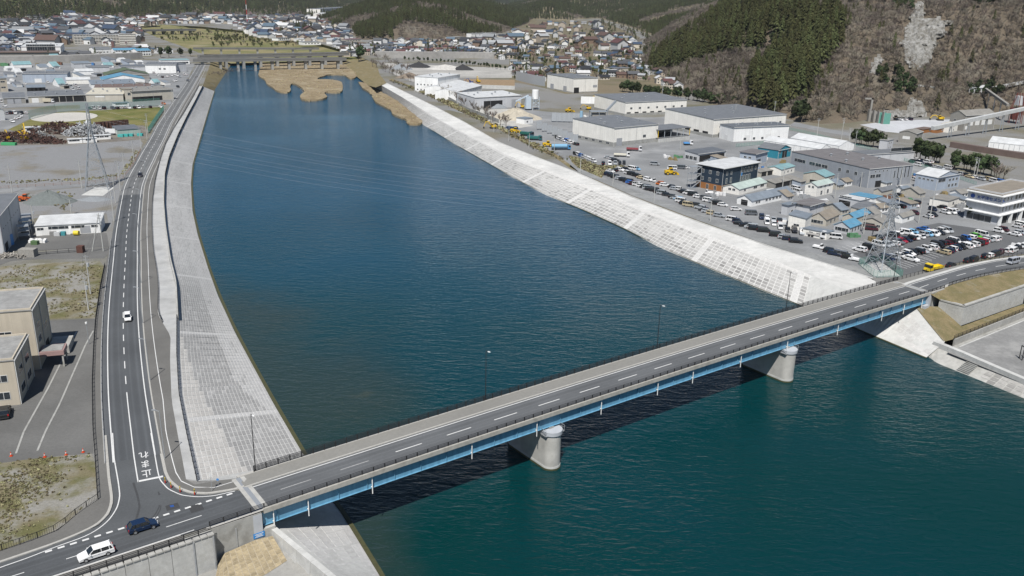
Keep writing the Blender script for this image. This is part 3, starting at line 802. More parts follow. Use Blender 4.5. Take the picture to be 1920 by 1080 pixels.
# lamp posts of the bridge
def lamp_mesh(h, mtl, arm=.9):
    mb = MB(); mb.bar((0,0,0), (0,0,h), .09, n=8, r2=.055); mb.box(-.14, .14, -.14, .14, 0, .25)
    return mb.mesh('pole', mtl)
LAMPW = mat('lamp_head_white', (.75, .75, .74), .4, .05, 3)
lpm = lamp_mesh(10, BLACKM)
hm = MB(); hm.bar((0, .05, 0), (0, -.7, .12), .05, n=6); 
hm2 = MB(); hm2.loft([[(-.09, -.55, .08), (.09, -.55, .08), (.09, -.55, .17), (-.09, -.55, .17)], [(-.13, -.95, .10), (.13, -.95, .10), (.12, -.95, .24), (-.12, -.95, .24)], [(-.05, -1.3, .16), (.05, -1.3, .16), (.05, -1.3, .22), (-.05, -1.3, .22)]], caps=True)
hme, hme2 = hm.mesh('arm', BLACKM), hm2.mesh('lamp_head', LAMPW)
for s, txt in ((-11.2, 'black lamp post at the junction end of the bridge, against the paved slope'), (33, 'black lamp post on the bridge just before the larger-looking near pier'), (77.9, 'black lamp post at mid river on the bridge sidewalk'), (122, 'black lamp post on the bridge against the far paved slope'), (169, 'black lamp post at the far bridge end beside the fenced pylon')):
    r_ = thing('street_lamp', txt, 'street lamp', bw(s, 7.12, zb(s)+.2), BA, 'lamp posts along the bridge sidewalk')
    link('pole', lpm, r_); link('arm', hme, r_, (0, 0, 9.9)); link('lamp_head', hme2, r_, (0, 0, 9.9))
# ================================================================ bridge ends
WALLG = mat('retaining_wall_concrete', (.40, .40, .385), .9, .12, 1.5, big=.1, bigscale=.3, stain=(.33, .325, .30), stainscale=.5, stainamt=.5, bump=.4, bumpscale=5)
def bsheet(name, pts, m, parent=None, **k):
    """polygon from (s, t, z) corners"""
    mb = MB(); mb.face([bw(*p) for p in pts]); return mb.build(name, m, parent, **k)
# west approach: sidewalk strip, retaining wall of cast panels, railing
strip('pavement', [bw(s, -3.3, zb(s)+.12) for s in range(-200, -21, 6)], [bw(s, -5.0, zb(s)+.12) for s in range(-200, -21, 6)], A_PAVE, kind='structure')
strip('kerb', [bw(s, -3.2, zb(s)+.14) for s in range(-200, -21, 6)], [bw(s, -3.5, zb(s)+.14) for s in range(-200, -21, 6)], KERB, thick=.2, kind='structure')
strip('pavement', [bw(s, -3.3, zb(s)+.05) for s in (-22.5, -18, -14.2)], [bw(s, -3.95, zb(s)+.05) for s in (-22.5, -18, -14.2)], KERB, kind='structure')
rw = thing('retaining_wall', 'grey ribbed concrete retaining wall under the railing of the bridge approach', 'wall', (BX, BY, 0), BA)
for k in range(12):
    s1 = -22.0 - k*3.0; s0 = s1 - 2.94
    MB().box(s0, s1, -5.55, -5.2, -6.5, zb(s1)-.05).build('wall_panel', WALLG, rw)
    for j in range(3): MB().box(s0+.05+j*.97, s0+.9+j*.97, -5.72, -5.0, zb(s1)-.05, zb(s1)+.14).build('coping_block', CONC, rw)
MB().box(-60, -22, -5.2, -3.6, -6.5, -.12).build('backfill', CONC_D, rw)
for s in (-22.25, -25.0): MB().box(s-.09, s+.09, -5.7, -5.55, -6.4, -.1).build('downpipe', GALV, rw)
brail('black four-bar railing above the ribbed retaining wall of the bridge approach', -4.95, .14, .95, (.15, .42, .69, .95), s0=-90, s1=-22.2)
ab = thing('abutment', 'stained concrete abutment under the junction end of the bridge', 'abutment', (BX, BY, 0), BA)
MB().box(-22, -14.6, -3.95, 7.0, -7, -.04).build('wing_wall', CONC_D, ab)
MB().box(-14.6, -12.6, -3.9, 7.0, -7, -3.0).build('bearing_seat', CONC, ab)
MB().box(-15.9, -14.55, -3.99, -3.9, -3.2, -.2).build('end_panel', CAPM, ab)
MB().box(-18.6, -18.4, -4.05, -3.95, -4.5, -1.2).build('downpipe', GALV, ab)
BLUESIGN = mat('blue_sign', (.03, .22, .55), .4, .05, 4)
sg = thing('name_plate', 'small blue sign plate on the abutment under the bridge end', 'sign', bw(-15.2, -3.96, -3.6), BA)
MB().box(-.85, .85, -.06, 0, -.42, .42).build('plate', BLUESIGN, sg)
for k, (z, w_) in enumerate(((.2, 1.3), (-.02, .9), (-.22, 1.2))): MB().box(-w_/2, w_/2, -.075, -.061, z-.05, z+.05).build('lettering', PAINT, sg)
# tan paved apron beside the abutment, the flood parapet and the lower ground
TAN = mat('apron_stone', attr='Col', rough=.92, var=.22, scale=1.8)
LOWG = mat('lower_ground', (.27, .265, .25), .95, .12, 1.5, big=.15, bigscale=.1)
sheet('ground', [bw(-120, -5.3), bw(-13, -3), bw(-9, -40), bw(-120, -90)], lambda x, y: -5.6, 0, LOWG, rows=False, kind='structure')
apron = MB()
AC = [bw(-22.1, -6.1, -4.75), bw(-20.5, -4.2, -4.5), bw(-16, -4.0, -4.2), bw(-13.4, -4.6, -4.1)]; AT = [bw(-25, -11.5, -5.5), bw(-20, -11.2, -5.55), bw(-17, -10.8, -5.55), bw(-13.3, -9.5, -5.55)]
ap = strip('apron', AC, AT, mat('apron_joint', (.36, .31, .23), .9, .2, 2), kind='structure', n=20)
for q, up, c in slope_grid(AC, AT, .8, .62, lambda d, v, w_: (lambda g: (.30*g, .245*g, .155*g))(.8+.4*rnd.random()), gap=.07, proud=.03):
    ctr = (q[0]+q[2])/2; mb = MB(); add_block(mb, [p-ctr for p in q], up, c); mb.build('stone', TAN, ap, loc=ctr)
fp = thing('parapet_wall', 'pale concrete flood parapet running down from the bridge end to the frame edge', 'wall', (BX, BY, 0), BA)
for k in range(8):
    t0 = -3.6 - k*3.6; t1 = t0 - 3.56; x0 = -13.3 + .14*(-t0-3.6); x1 = -13.3 + .14*(-t1-3.6)
    MB().hexa([(x0,t1,-7),(x0+1.0,t1,-7),(x0+1.0,t0,-7),(x0,t0,-7),(x1,t1,-3.45),(x1+.9,t1,-3.45),(x0+.9,t0,-3.45),(x0,t0,-3.45)]).build('wall_panel', CONC_W, fp)
# ---- east end
zr = lambda s: zb(min(s, 172)) - .012*max(0, s-172)
RA_F = [bw(169, 3.5), at(1700,533.5,-.32), at(1760,515.5,-.42), at(1817,499,-.6), at(1867,488.5,-.8), at(1920,482,-1.0), at(1990,476,-1.3)]
RA_N = [bw(169, -3.3), at(1778,533,-.42), at(1833,518,-.6), at(1883,508.5,-.8), at(1920,503,-1.0), at(1990,497,-1.3)]
RA_F = smooth(RA_F, 40, 3); RA_N = smooth(RA_N, 40, 3)
ra = strip('road', RA_F, RA_N, A_BRIDGE, uv=(3.4, -3.4), kind='structure')
RA_C = [(a+b)/2 for a, b in zip(RA_F, RA_N)]
strip('lane_line', offset(lift(RA_F, .012), -.35), offset(lift(RA_F, .012), -.55), PAINT, ra)
for k in range(8): lines(ra, cut(RA_C, 1.5+k*10, 6.5+k*10), 0, .2, name='lane_dash')
kf = lift(RA_F, .16); strip('kerb', kf, offset(kf, 1.0), CONC_W, thick=.4, kind='structure')
SWO = smooth([bw(169, 7.0, zb(169)+.15), at(1738,511,-.35), at(1800,496.5,-.5), at(1867,486,-.7), at(1920,478.5,-.9), at(1990,471,-1.2)], 40, 2)
strip('pavement', offset(kf, 1.0), SWO, SIDEW, thick=.3, kind='structure')
railing('fence', 'black railing between the elevated road and the car park, curving past the bridge end', SWO, 1.05, 2.0, (.15, .45, .75, 1.05))
nk = lift(RA_N, .14); nko = offset(nk, -.9); strip('kerb', nk, nko, KERB, thick=.4, kind='structure')
railing('mesh_fence', 'dark mesh fence on the road edge above the dry grass embankment', nko[6:], 1.0, 2.0, (.05, .98), infill=.16)
# embankment fill under the road
WT, WB = -2.2, -7.5
wl0 = bw(170.7, -5.5, WT); wl1 = bw(171.3, -11.9, WT); wl2 = bw(204, -12.6, WT); wl3 = bw(300, -15, WT-1)
strip('grass_bank', [bw(168.5, -3.9, -.5)] + nko[6:] + [nko[-1] + Vector((60, 14, -1))], [wl0.lerp(wl1, .1), wl1, wl2, wl3], G_BANK, n=40, kind='structure')
strip('grass_bank', SWO, [p + Vector((-2.5*BN.x*-1, 2.5, 0)) * 1 + Vector((0, 0, ZR - .1 - p.z)) for p in SWO], G_BANK, n=30, kind='structure')
rw2 = thing('retaining_wall', 'pale block retaining wall holding the grass embankment at the far bridge end', 'wall', wl1)
def wallrun(A, B, nseg, h0, h1, thk, m, root, rows_=0):
    for k in range(nseg):
        a = A.lerp(B, k/nseg) - A; b = A.lerp(B, (k+.99)/nseg) - A
        d_ = (B-A).normalized(); nn = Vector((-d_.y, d_.x, 0))*thk
        o = A - root.location
        for r_ in range(max(1, rows_)):
            z0 = h0 + (h1-h0)*r_/max(1, rows_); z1 = h0 + (h1-h0)*(r_+.985)/max(1, rows_)
            jit = rnd.random()*.03
            MB().hexa([(p.x+o.x, p.y+o.y, z0-root.location.z) for p in (a-nn*jit, b-nn*jit, b+nn, a+nn)] + [(p.x+o.x, p.y+o.y, z1-root.location.z) for p in (a-nn*jit, b-nn*jit, b+nn, a+nn)]).build('wall_block', m, root)
wallrun(wl0, wl1, 3, WB, WT, .8, WALLG, rw2, 6)
wallrun(wl1, wl2, 12, WB, WT, .8, WALLG, rw2, 6)
def rel(p, r): return Vector(p) - r.location
for A, B in ((wl0, wl1), (wl1, wl2)):
    d_ = (B-A).normalized(); nn = Vector((-d_.y, d_.x, 0))
    MB().hexa([rel(A-nn*.15, rw2), rel(B-nn*.15, rw2), rel(B+nn*.7, rw2), rel(A+nn*.7, rw2)] + [rel(p+Vector((0,0,.35)), rw2) for p in (A-nn*.15, B-nn*.15, B+nn*.7, A+nn*.7)]).build('coping', CONC, rw2)
ab2 = thing('abutment', 'pale concrete abutment and wing wall at the car park end of the bridge', 'abutment', (BX, BY, 0), BA)
MB().box(169.2, 175.5, -4.0, -3.2, -7.5, -.25).build('wing_wall', CONC, ab2)
MB().box(168.2, 170, -4.0, 7.0, -7.5, -.6).build('breast_wall', CAPM, ab2)
MB().box(166.2, 168.2, -4.3, 7.0, -7.5, -3.4).build('bearing_seat', CAPM, ab2)
# grass strip, drainage wall with fence, yard
gs = [bw(167.5, -5.5, -3.6), bw(171, -12.3, WB+.05), bw(203, -12.8, WB), bw(300, -15, WB)]
gs2 = [at(1772,641,-7.35), bw(160.8, -15.6, -7.7), bw(200, -15.6, -7.7), bw(300, -17, -7.7)]
strip('grass_bank', gs[1:], gs2[1:], G_BANK, n=40, kind='structure')
strip('grass_bank', [bw(166, -2, -3.88), bw(170.9, -5.6, -4.0), bw(171.1, -9, -5.8), bw(171, -12.3, WB+.05)], [RC2[2] + Vector((-.4,0,.04)), RC2[2].lerp(RC2[3], .5) + Vector((-.4,0,.04)), RC2[3] + Vector((-.3,0,.04)), bw(160.8, -15.6, -7.7)], G_BANK, n=20, kind='structure')
dw = thing('drain_wall', 'long low concrete wall of the drain below the grass strip, topped by a black fence', 'wall', (BX, BY, 0), BA)
for k in range(14): MB().box(161+k*4, 164.94+k*4, -16.05, -15.6, -9.6, -7.6).build('wall_panel', CONC, dw)
MB().box(158.5, 217, -18.4, -16.05, -10.0, -9.4).build('drain_floor', CONC_D, dw)
MB().box(158.5, 217, -18.7, -18.4, -10.0, -8.2).build('drain_kerb', CONC_W, dw)
brail_l = [bw(160.8 + k*2, -15.8, -7.6) for k in range(30)]
railing('fence', 'black fence on the drain wall at the foot of the embankment', brail_l, 1.05, 2.0, (.1, .55, 1.05), infill=.3)
YARD = mat('yard_gravel', (.20, .20, .197), .95, .16, 1.5, big=.14, bigscale=.08, stain=(.29, .288, .28), stainscale=.16, stainamt=.8)
sheet('ground', [bw(152.5, -18.6), bw(300, -18.7), bw(300, -90), bw(148, -90), bw(149, -40)], lambda x, y: -8.3, 0, YARD, rows=False, kind='structure')
# riverside parapet, steps and block apron below the yard
QP = [at(1750,640,-7.4), at(1790,655,-7.3), at(1840,677,-7.3), at(1920,711,-7.3), at(2060,770,-7.3)]
QW = [at(1740,668,ZW), at(1757,681,ZW), at(1815,704,ZW), at(1920,747,ZW), at(2060,800,ZW)]
qr = thing('parapet_wall', 'pale concrete quay parapet beside the gravel yard, near the frame edge', 'wall', QP[0])
qp = resample(QP, n=11)
for a, b in zip(qp, qp[1:]):
    d_ = (b-a).normalized(); nn = Vector((-d_.y, d_.x, 0)); b2 = a.lerp(b, .985)
    MB().hexa([rel(p, qr)+Vector((0,0,-3)) for p in (a, b2, b2+nn*1.3, a+nn*1.3)] + [rel(p, qr) for p in (a, b2, b2+nn*1.3, a+nn*1.3)]).build('wall_panel', CONC_W, qr)
q2 = [p + Vector((0,0,-1.3)) for p in QP]
qs = strip('embankment', q2, QW, CONC, n=24, kind='structure')
for q, up, c in slope_grid(q2[1:], QW[1:], 1.9, 1.1, lambda d, v, w_: (None if d < 12 or v > .86 else grey(.2+.22*rnd.random(), .03)), gap=.22, proud=.05):
    ctr = (q[0]+q[2])/2; mb = MB(); add_block(mb, [p-ctr for p in q], up, c); mb.build('block', BLOCK, qs, loc=ctr)
st0 = [q2[1].lerp(q2[2], .55), q2[1].lerp(q2[2], .95)]; st1 = [QW[1].lerp(QW[2], .62), QW[1].lerp(QW[2], 1.0)]
for k in range(8):
    a = st0[0].lerp(st1[0], k/8); b = st0[1].lerp(st1[1], k/8); c = st0[1].lerp(st1[1], (k+.7)/8); d_ = st0[0].lerp(st1[0], (k+.7)/8)
    up = Vector((0,0,.22)); MB().hexa([a, b, Vector((c.x,c.y,b.z)), Vector((d_.x,d_.y,a.z))] + [p+up for p in (a, b, Vector((c.x,c.y,b.z)), Vector((d_.x,d_.y,a.z)))]).build('step', CONC_D, qs)
MB().bar((0,0,0), (0,0,3.4), .12).bar((1.4,0,0), (1.4,0,3.4), .12).bar((0,0,3.4), (1.4,0,3.4), .12).bar((0,0,1.2), (1.4,0,1.2), .06).bar((0,0,2.3), (1.4,0,2.3), .06).bar((0,1.2,0), (0,1.2,3.4), .12).bar((0,0,3.4), (0,1.2,3.4), .12).bar((1.4,1.2,0),(1.4,1.2,3.4),.12).bar((1.4,0,3.4),(1.4,1.2,3.4),.12).build('gantry', BLACKM, loc=at(1916, 676, -8.3), label='black steel gantry standing in the gravel yard at the frame edge', cat='gantry')
# ================================================================ buildings
def paintm(name, c, stain=None, seam=1.8, **k):
    """painted wall: faint vertical panel seams, rain streaks, dirt near the foot of the sheets"""
    if name in MATS: return MATS[name]
    m = bpy.data.materials.new(name); m.use_nodes = True; nt = m.node_tree; L = nt.links; b = nt.nodes['Principled BSDF']
    tc = nd(nt, 'ShaderNodeTexCoord'); mp = nd(nt, 'ShaderNodeMapping'); mp.inputs['Scale'].default_value = (1.1, 1.1, .07); L.new(tc.outputs['Object'], mp.inputs[0])
    def noise(src, s_, d, r=.6):
        n = nd(nt, 'ShaderNodeTexNoise'); n.inputs['Scale'].default_value = s_; n.inputs['Detail'].default_value = d; n.inputs['Roughness'].default_value = r; L.new(src, n.inputs['Vector']); return n.outputs['Fac']
    def mr(src, a, b_, lo, hi):
        r = nd(nt, 'ShaderNodeMapRange'); r.inputs[1].default_value = a; r.inputs[2].default_value = b_; r.inputs[3].default_value = lo; r.inputs[4].default_value = hi; L.new(src, r.inputs[0]); return r.outputs[0]
    def mul(a, b_):
        r = nd(nt, 'ShaderNodeMath', operation='MULTIPLY'); L.new(a, r.inputs[0]); L.new(b_, r.inputs[1]); return r.outputs[0]
    f = mul(mr(noise(mp.outputs[0], 1.0, 5), .35, .7, 1.03, .90), mr(noise(tc.outputs['Object'], .25, 4), .3, .7, .93, 1.06))
    sx = nd(nt, 'ShaderNodeSeparateXYZ'); L.new(tc.outputs['Object'], sx.inputs[0])
    ad = nd(nt, 'ShaderNodeMath', operation='ADD'); L.new(sx.outputs[0], ad.inputs[0]); L.new(sx.outputs[1], ad.inputs[1])
    dv = nd(nt, 'ShaderNodeMath', operation='DIVIDE'); L.new(ad.outputs[0], dv.inputs[0]); dv.inputs[1].default_value = seam
    fr = nd(nt, 'ShaderNodeMath', operation='FRACT'); L.new(dv.outputs[0], fr.inputs[0])
    f = mul(f, mr(fr.outputs[0], .0, .07, .86, 1.0))
    v = nd(nt, 'ShaderNodeVectorMath', operation='SCALE'); v.inputs[0].default_value = c; L.new(f, v.inputs['Scale']); L.new(v.outputs[0], b.inputs['Base Color'])
    b.inputs['Roughness'].default_value = k.get('rough', .7); b.inputs['Specular IOR Level'].default_value = .35
    MATS[name] = m; return m
W_CREAM = paintm('wall_cream', (.78, .76, .71)); W_WHITE = paintm('wall_white', (.80, .80, .79)); W_GREY = paintm('wall_grey', (.30, .32, .35))
W_BEIGE = paintm('wall_beige', (.47, .42, .34), stain=(.38, .34, .28), stainscale=.3, stainamt=.4); W_NAVY = paintm('wall_navy', (.022, .038, .060)); W_LGREY = paintm('wall_pale_grey', (.50, .51, .53))
W_TAN = paintm('wall_tan', (.46, .43, .37)); W_OLD = paintm('wall_old_concrete', (.27, .26, .24), var=.2, stain=(.14, .13, .12), stainscale=.5, stainamt=.7)
W_BROWN = paintm('wall_orange_wood', (.32, .14, .05)); W_TEAL = paintm('wall_teal', (.03, .22, .30)); W_BLUEG = paintm('wall_blue_grey', (.36, .41, .48))
def ribbed(name, c, per=.5, amt=.18, axis=0, **k):
    """metal sheet with standing seams across UV-free object x or y"""
    if name in MATS: return MATS[name]
    m = bpy.data.materials.new(name); m.use_nodes = True; nt = m.node_tree; L = nt.links; b = nt.nodes['Principled BSDF']
    tc = nd(nt, 'ShaderNodeTexCoord'); sx = nd(nt, 'ShaderNodeSeparateXYZ'); L.new(tc.outputs['Object'], sx.inputs[0])
    mu = nd(nt, 'ShaderNodeMath', operation='MULTIPLY'); L.new(sx.outputs[axis], mu.inputs[0]); mu.inputs[1].default_value = 1/per
    fr = nd(nt, 'ShaderNodeMath', operation='FRACT'); L.new(mu.outputs[0], fr.inputs[0])
    r = nd(nt, 'ShaderNodeMapRange'); r.inputs[1].default_value = .0; r.inputs[2].default_value = .25; r.inputs[3].default_value = 1-amt; r.inputs[4].default_value = 1.0; L.new(fr.outputs[0], r.inputs[0])
    n = nd(nt, 'ShaderNodeTexNoise'); n.inputs['Scale'].default_value = .35; n.inputs['Detail'].default_value = 6; L.new(tc.outputs['Object'], n.inputs['Vector'])
    r2 = nd(nt, 'ShaderNodeMapRange'); r2.inputs[1].default_value = .3; r2.inputs[2].default_value = .7; r2.inputs[3].default_value = .86; r2.inputs[4].default_value = 1.12; L.new(n.outputs['Fac'], r2.inputs[0])
    m2 = nd(nt, 'ShaderNodeMath', operation='MULTIPLY'); L.new(r.outputs[0], m2.inputs[0]); L.new(r2.outputs[0], m2.inputs[1])
    v = nd(nt, 'ShaderNodeVectorMath', operation='SCALE'); v.inputs[0].default_value = c; L.new(m2.outputs[0], v.inputs['Scale']); L.new(v.outputs[0], b.inputs['Base Color'])
    b.inputs['Roughness'].default_value = k.get('rough', .55); b.inputs['Specular IOR Level'].default_value = .4
    MATS[name] = m; return m
R_GREY = ribbed('roof_grey_metal', (.15, .158, .17)); R_DGREY = ribbed('roof_dark_grey', (.12, .13, .145)); R_BLUE = ribbed('roof_blue', (.10, .25, .37)); R_TEAL = ribbed('roof_teal', (.19, .32, .34))
R_WHITE = ribbed('roof_white', (.52, .53, .535), amt=.08); R_PALE = ribbed('roof_pale_green', (.38, .45, .42)); R_BROWN = ribbed('roof_brown', (.15, .11, .095)); R_TAN = ribbed('roof_tan', (.24, .21, .17)); R_CREAM = ribbed('roof_cream', (.50, .47, .39), amt=.05)
R_RUST = ribbed('roof_rusty', (.26, .16, .11)); R_GREEN = ribbed('roof_green', (.09, .115, .065)); R_MAUVE = ribbed('roof_mauve', (.165, .155, .155)); R_SLATE = ribbed('roof_slate_blue', (.18, .21, .245)); R_OLD = ribbed('roof_weathered', (.24, .23, .21), amt=.3)
R_FLAT = mat('roof_membrane', (.24, .24, .235), .9, .12, .8, big=.15, bigscale=.2, stain=(.36, .36, .35), stainscale=.35, stainamt=.5)
GLASS = mat('window_glass', (.025, .032, .04), .08, 0, spec=.8)
FRAME = mat('window_frame', (.55, .55, .54), .5, 0)
DARK = mat('dark_opening', (.012, .012, .013), .9, 0)
SHUT = ribbed('shutter', (.33, .34, .36), per=.3, axis=2); DOORW = mat('door_white', (.68, .68, .67), .5, .05, 2)
WM = {}
def winmesh(w_, h, kind='window'):
    k = (round(w_, 1), round(h, 1), kind)
    if k not in WM:
        w_, h = k[0], k[1]; mb = MB()
        if kind == 'window':
            f = min(.09, h*.12)
            mb.box(-w_/2, w_/2, -.05, .06, 0, h, 1)
            nx = 2 if w_ > .9 else 1
            for i in range(nx):
                x0 = -w_/2 + f + i*(w_-f)/nx; x1 = x0 + (w_-f)/nx - f
                mb.quad((x0, -.052, f), (x1, -.052, f), (x1, -.052, h-f), (x0, -.052, h-f), 0)
            WM[k] = mb.mesh('window', [GLASS, FRAME])
        else:
            mb.box(-w_/2, w_/2, -.04, .06, 0, h)
            WM[k] = mb.mesh(kind, {'opening': DARK, 'shutter': SHUT, 'door': DOORW}[kind])
    return WM[k]
def put_face(root, face, L, W, frac, z, w_, h, kind='window'):
    me = winmesh(w_, h, kind); o = link({'opening': 'opening', 'shutter': 'shutter_door', 'door': 'door', 'window': 'window'}[kind], me, root)
    if face == 'f': o.location = (L*frac, 0, z)
    elif face == 'l': o.location = (0, W*(1-frac), z); o.rotation_euler = (0, 0, -math.pi/2)
    else: o.location = (L, W*frac, z); o.rotation_euler = (0, 0, math.pi/2)
    return o
BASES = []
def bld(name, label, A, B, C, top, wall=W_CREAM, roof='flat', rmat=None, af=None, h=None, wins=(), group=None, cat='building', over=.25, ridge=None, band=None, W=None, vents=0, parapet=.0, base=None):
    """A, B, C: pixel base corners (far-west, near, far-east) or world vectors; top: pixel row of the wall top above B"""
    af = af or aR
    a, b, c = [Vector(p) if len(p) == 3 else af(*p) for p in (A, B, C)]
    u = (c - b); u.z = 0; L = u.length; u.normalize(); v = Vector((-u.y, u.x, 0))
    if W is None: W = max(2.5, abs((a - b).dot(v)))
    if h is None: h = max(2.0, hgt(b, top))
    root = thing(name, label, cat, b, math.atan2(u.y, u.x), group)
    rmat = rmat or R_GREY
    hh = h
    if roof == 'flat':
        MB().box(0, L, 0, W, -.5, h).build('wall', wall, root)
        mb = MB().box(-over, L+over, -over, W+over, h, h+.18)
        r = mb.build('roof', rmat, root)
        if parapet:
            for x0, x1, y0, y1 in ((0, L, 0, .25), (0, L, W-.25, W), (0, .25, .25, W-.25), (L-.25, L, .25, W-.25)):
                MB().box(x0-over*.0, x1, y0, y1, h+.18, h+.18+parapet).build('parapet', wall, r)
    else:
        rg = ridge or {'gx': W*.22, 'gy': L*.22, 'shed': W*.12, 'shedx': L*.1}[roof]
        mb = MB(); t = .14
        if roof == 'gx':   # ridge along x
            mb.prism([(0, 0), (L, 0), (L, W), (0, W)], -.5, h)
            mb.tri((0, 0, h), (0, W/2, h+rg), (0, W, h)); mb.tri((L, 0, h), (L, W, h), (L, W/2, h+rg))
            mb.build('wall', wall, root); rb = MB(); e = over; dz = rg*2*e/W
            rb.hexa([(-e,-e,h-dz),(L+e,-e,h-dz),(L+e,W/2,h+rg),(-e,W/2,h+rg),(-e,-e,h-dz+t),(L+e,-e,h-dz+t),(L+e,W/2,h+rg+t),(-e,W/2,h+rg+t)])
            rb.hexa([(-e,W/2,h+rg),(L+e,W/2,h+rg),(L+e,W+e,h-dz),(-e,W+e,h-dz),(-e,W/2,h+rg+t),(L+e,W/2,h+rg+t),(L+e,W+e,h-dz+t),(-e,W+e,h-dz+t)])
        elif roof == 'gy':
            mb.prism([(0, 0), (L, 0), (L, W), (0, W)], -.5, h)
            mb.tri((0, 0, h), (L, 0, h), (L/2, 0, h+rg)); mb.tri((0, W, h), (L/2, W, h+rg), (L, W, h))
            mb.build('wall', wall, root); rb = MB(); e = over; dz = rg*2*e/L
            rb.hexa([(-e,-e,h-dz),(L/2,-e,h+rg),(L/2,W+e,h+rg),(-e,W+e,h-dz),(-e,-e,h-dz+t),(L/2,-e,h+rg+t),(L/2,W+e,h+rg+t),(-e,W+e,h-dz+t)])
            rb.hexa([(L/2,-e,h+rg),(L+e,-e,h-dz),(L+e,W+e,h-dz),(L/2,W+e,h+rg),(L/2,-e,h+rg+t),(L+e,-e,h-dz+t),(L+e,W+e,h-dz+t),(L/2,W+e,h+rg+t)])
        elif roof == 'shed':  # rises to the back
            mb.hexa([(0,0,-.5),(L,0,-.5),(L,W,-.5),(0,W,-.5),(0,0,h),(L,0,h),(L,W,h+rg),(0,W,h+rg)]); mb.build('wall', wall, root); rb = MB(); e = over; k_ = rg/W
            rb.hexa([(-e,-e,h-e*k_),(L+e,-e,h-e*k_),(L+e,W+e,h+rg+e*k_),(-e,W+e,h+rg+e*k_)] + [(-e,-e,h-e*k_+t),(L+e,-e,h-e*k_+t),(L+e,W+e,h+rg+e*k_+t),(-e,W+e,h+rg+e*k_+t)])
        else:
            mb.hexa([(0,0,-.5),(L,0,-.5),(L,W,-.5),(0,W,-.5),(0,0,h+rg),(L,0,h),(L,W,h),(0,W,h+rg)]); mb.build('wall', wall, root); rb = MB(); e = over; k_ = rg/L
            rb.hexa([(-e,-e,h+rg),(L+e,-e,h),(L+e,W+e,h),(-e,W+e,h+rg)] + [(-e,-e,h+rg+t),(L+e,-e,h+t),(L+e,W+e,h+t),(-e,W+e,h+rg+t)])
        r = rb.build('roof', rmat, root)
    if band: MB().box(-.03, L+.03, -.03, W+.03, -.4, band[1]).build('base_course', band[0], root)
    if h > 3.6 and L > 10:
        n_ = max(2, int(L/11))
        for k in range(n_+1):
            x = min(L-.12, max(.12, L*k/n_)); MB().bar((x, -.1, 0), (x, -.1, h-.1), .08, n=5).build('downpipe', GALV if k % 2 else FRAME, root)
        MB().box(-over-.02, L+over+.02, -over-.16, -over+.02, h-.12, h+.1).build('gutter', FRAME, r)
    if roof in ('flat', 'shed') and L*W > 500:
        for k in range(5):
            x, y = L*(.12+.19*k), W*(.35+.3*(k % 2)); zz = h + (.18 if roof == 'flat' else (ridge or 1)*y/W + .1)
            MB().bar((x, y, zz), (x, y, zz+.9), .55, n=8).bar((x, y, zz+.9), (x, y, zz+1.15), .8, n=8, r2=.3).build('roof_vent', GALV, r)
    for k in range(vents):
        MB().bar((L*(.2+.6*k/max(1, vents-1)), W*.5, h), (L*(.2+.6*k/max(1, vents-1)), W*.5, h+1.1+(ridge or 0)), .45, n=8).build('roof_vent', GALV, r)
    for wn in wins:
        face, x0, x1, n, z0, ht, wd = wn[:7]; kind = wn[7] if len(wn) > 7 else 'window'
        for i in range(n):
            put_face(root, face, L, W, x0 + (x1-x0)*((i+.5)/n), z0, wd, ht, kind)
    root['h_'] = h; root['L_'] = L; root['W_'] = W
    for kk in ('h_', 'L_', 'W_'):
        pass
    d_ = (root, L, W, h)
    for kk in ('h_', 'L_', 'W_'): del root[kk]
    BASES.append((b, c, a)); return d_
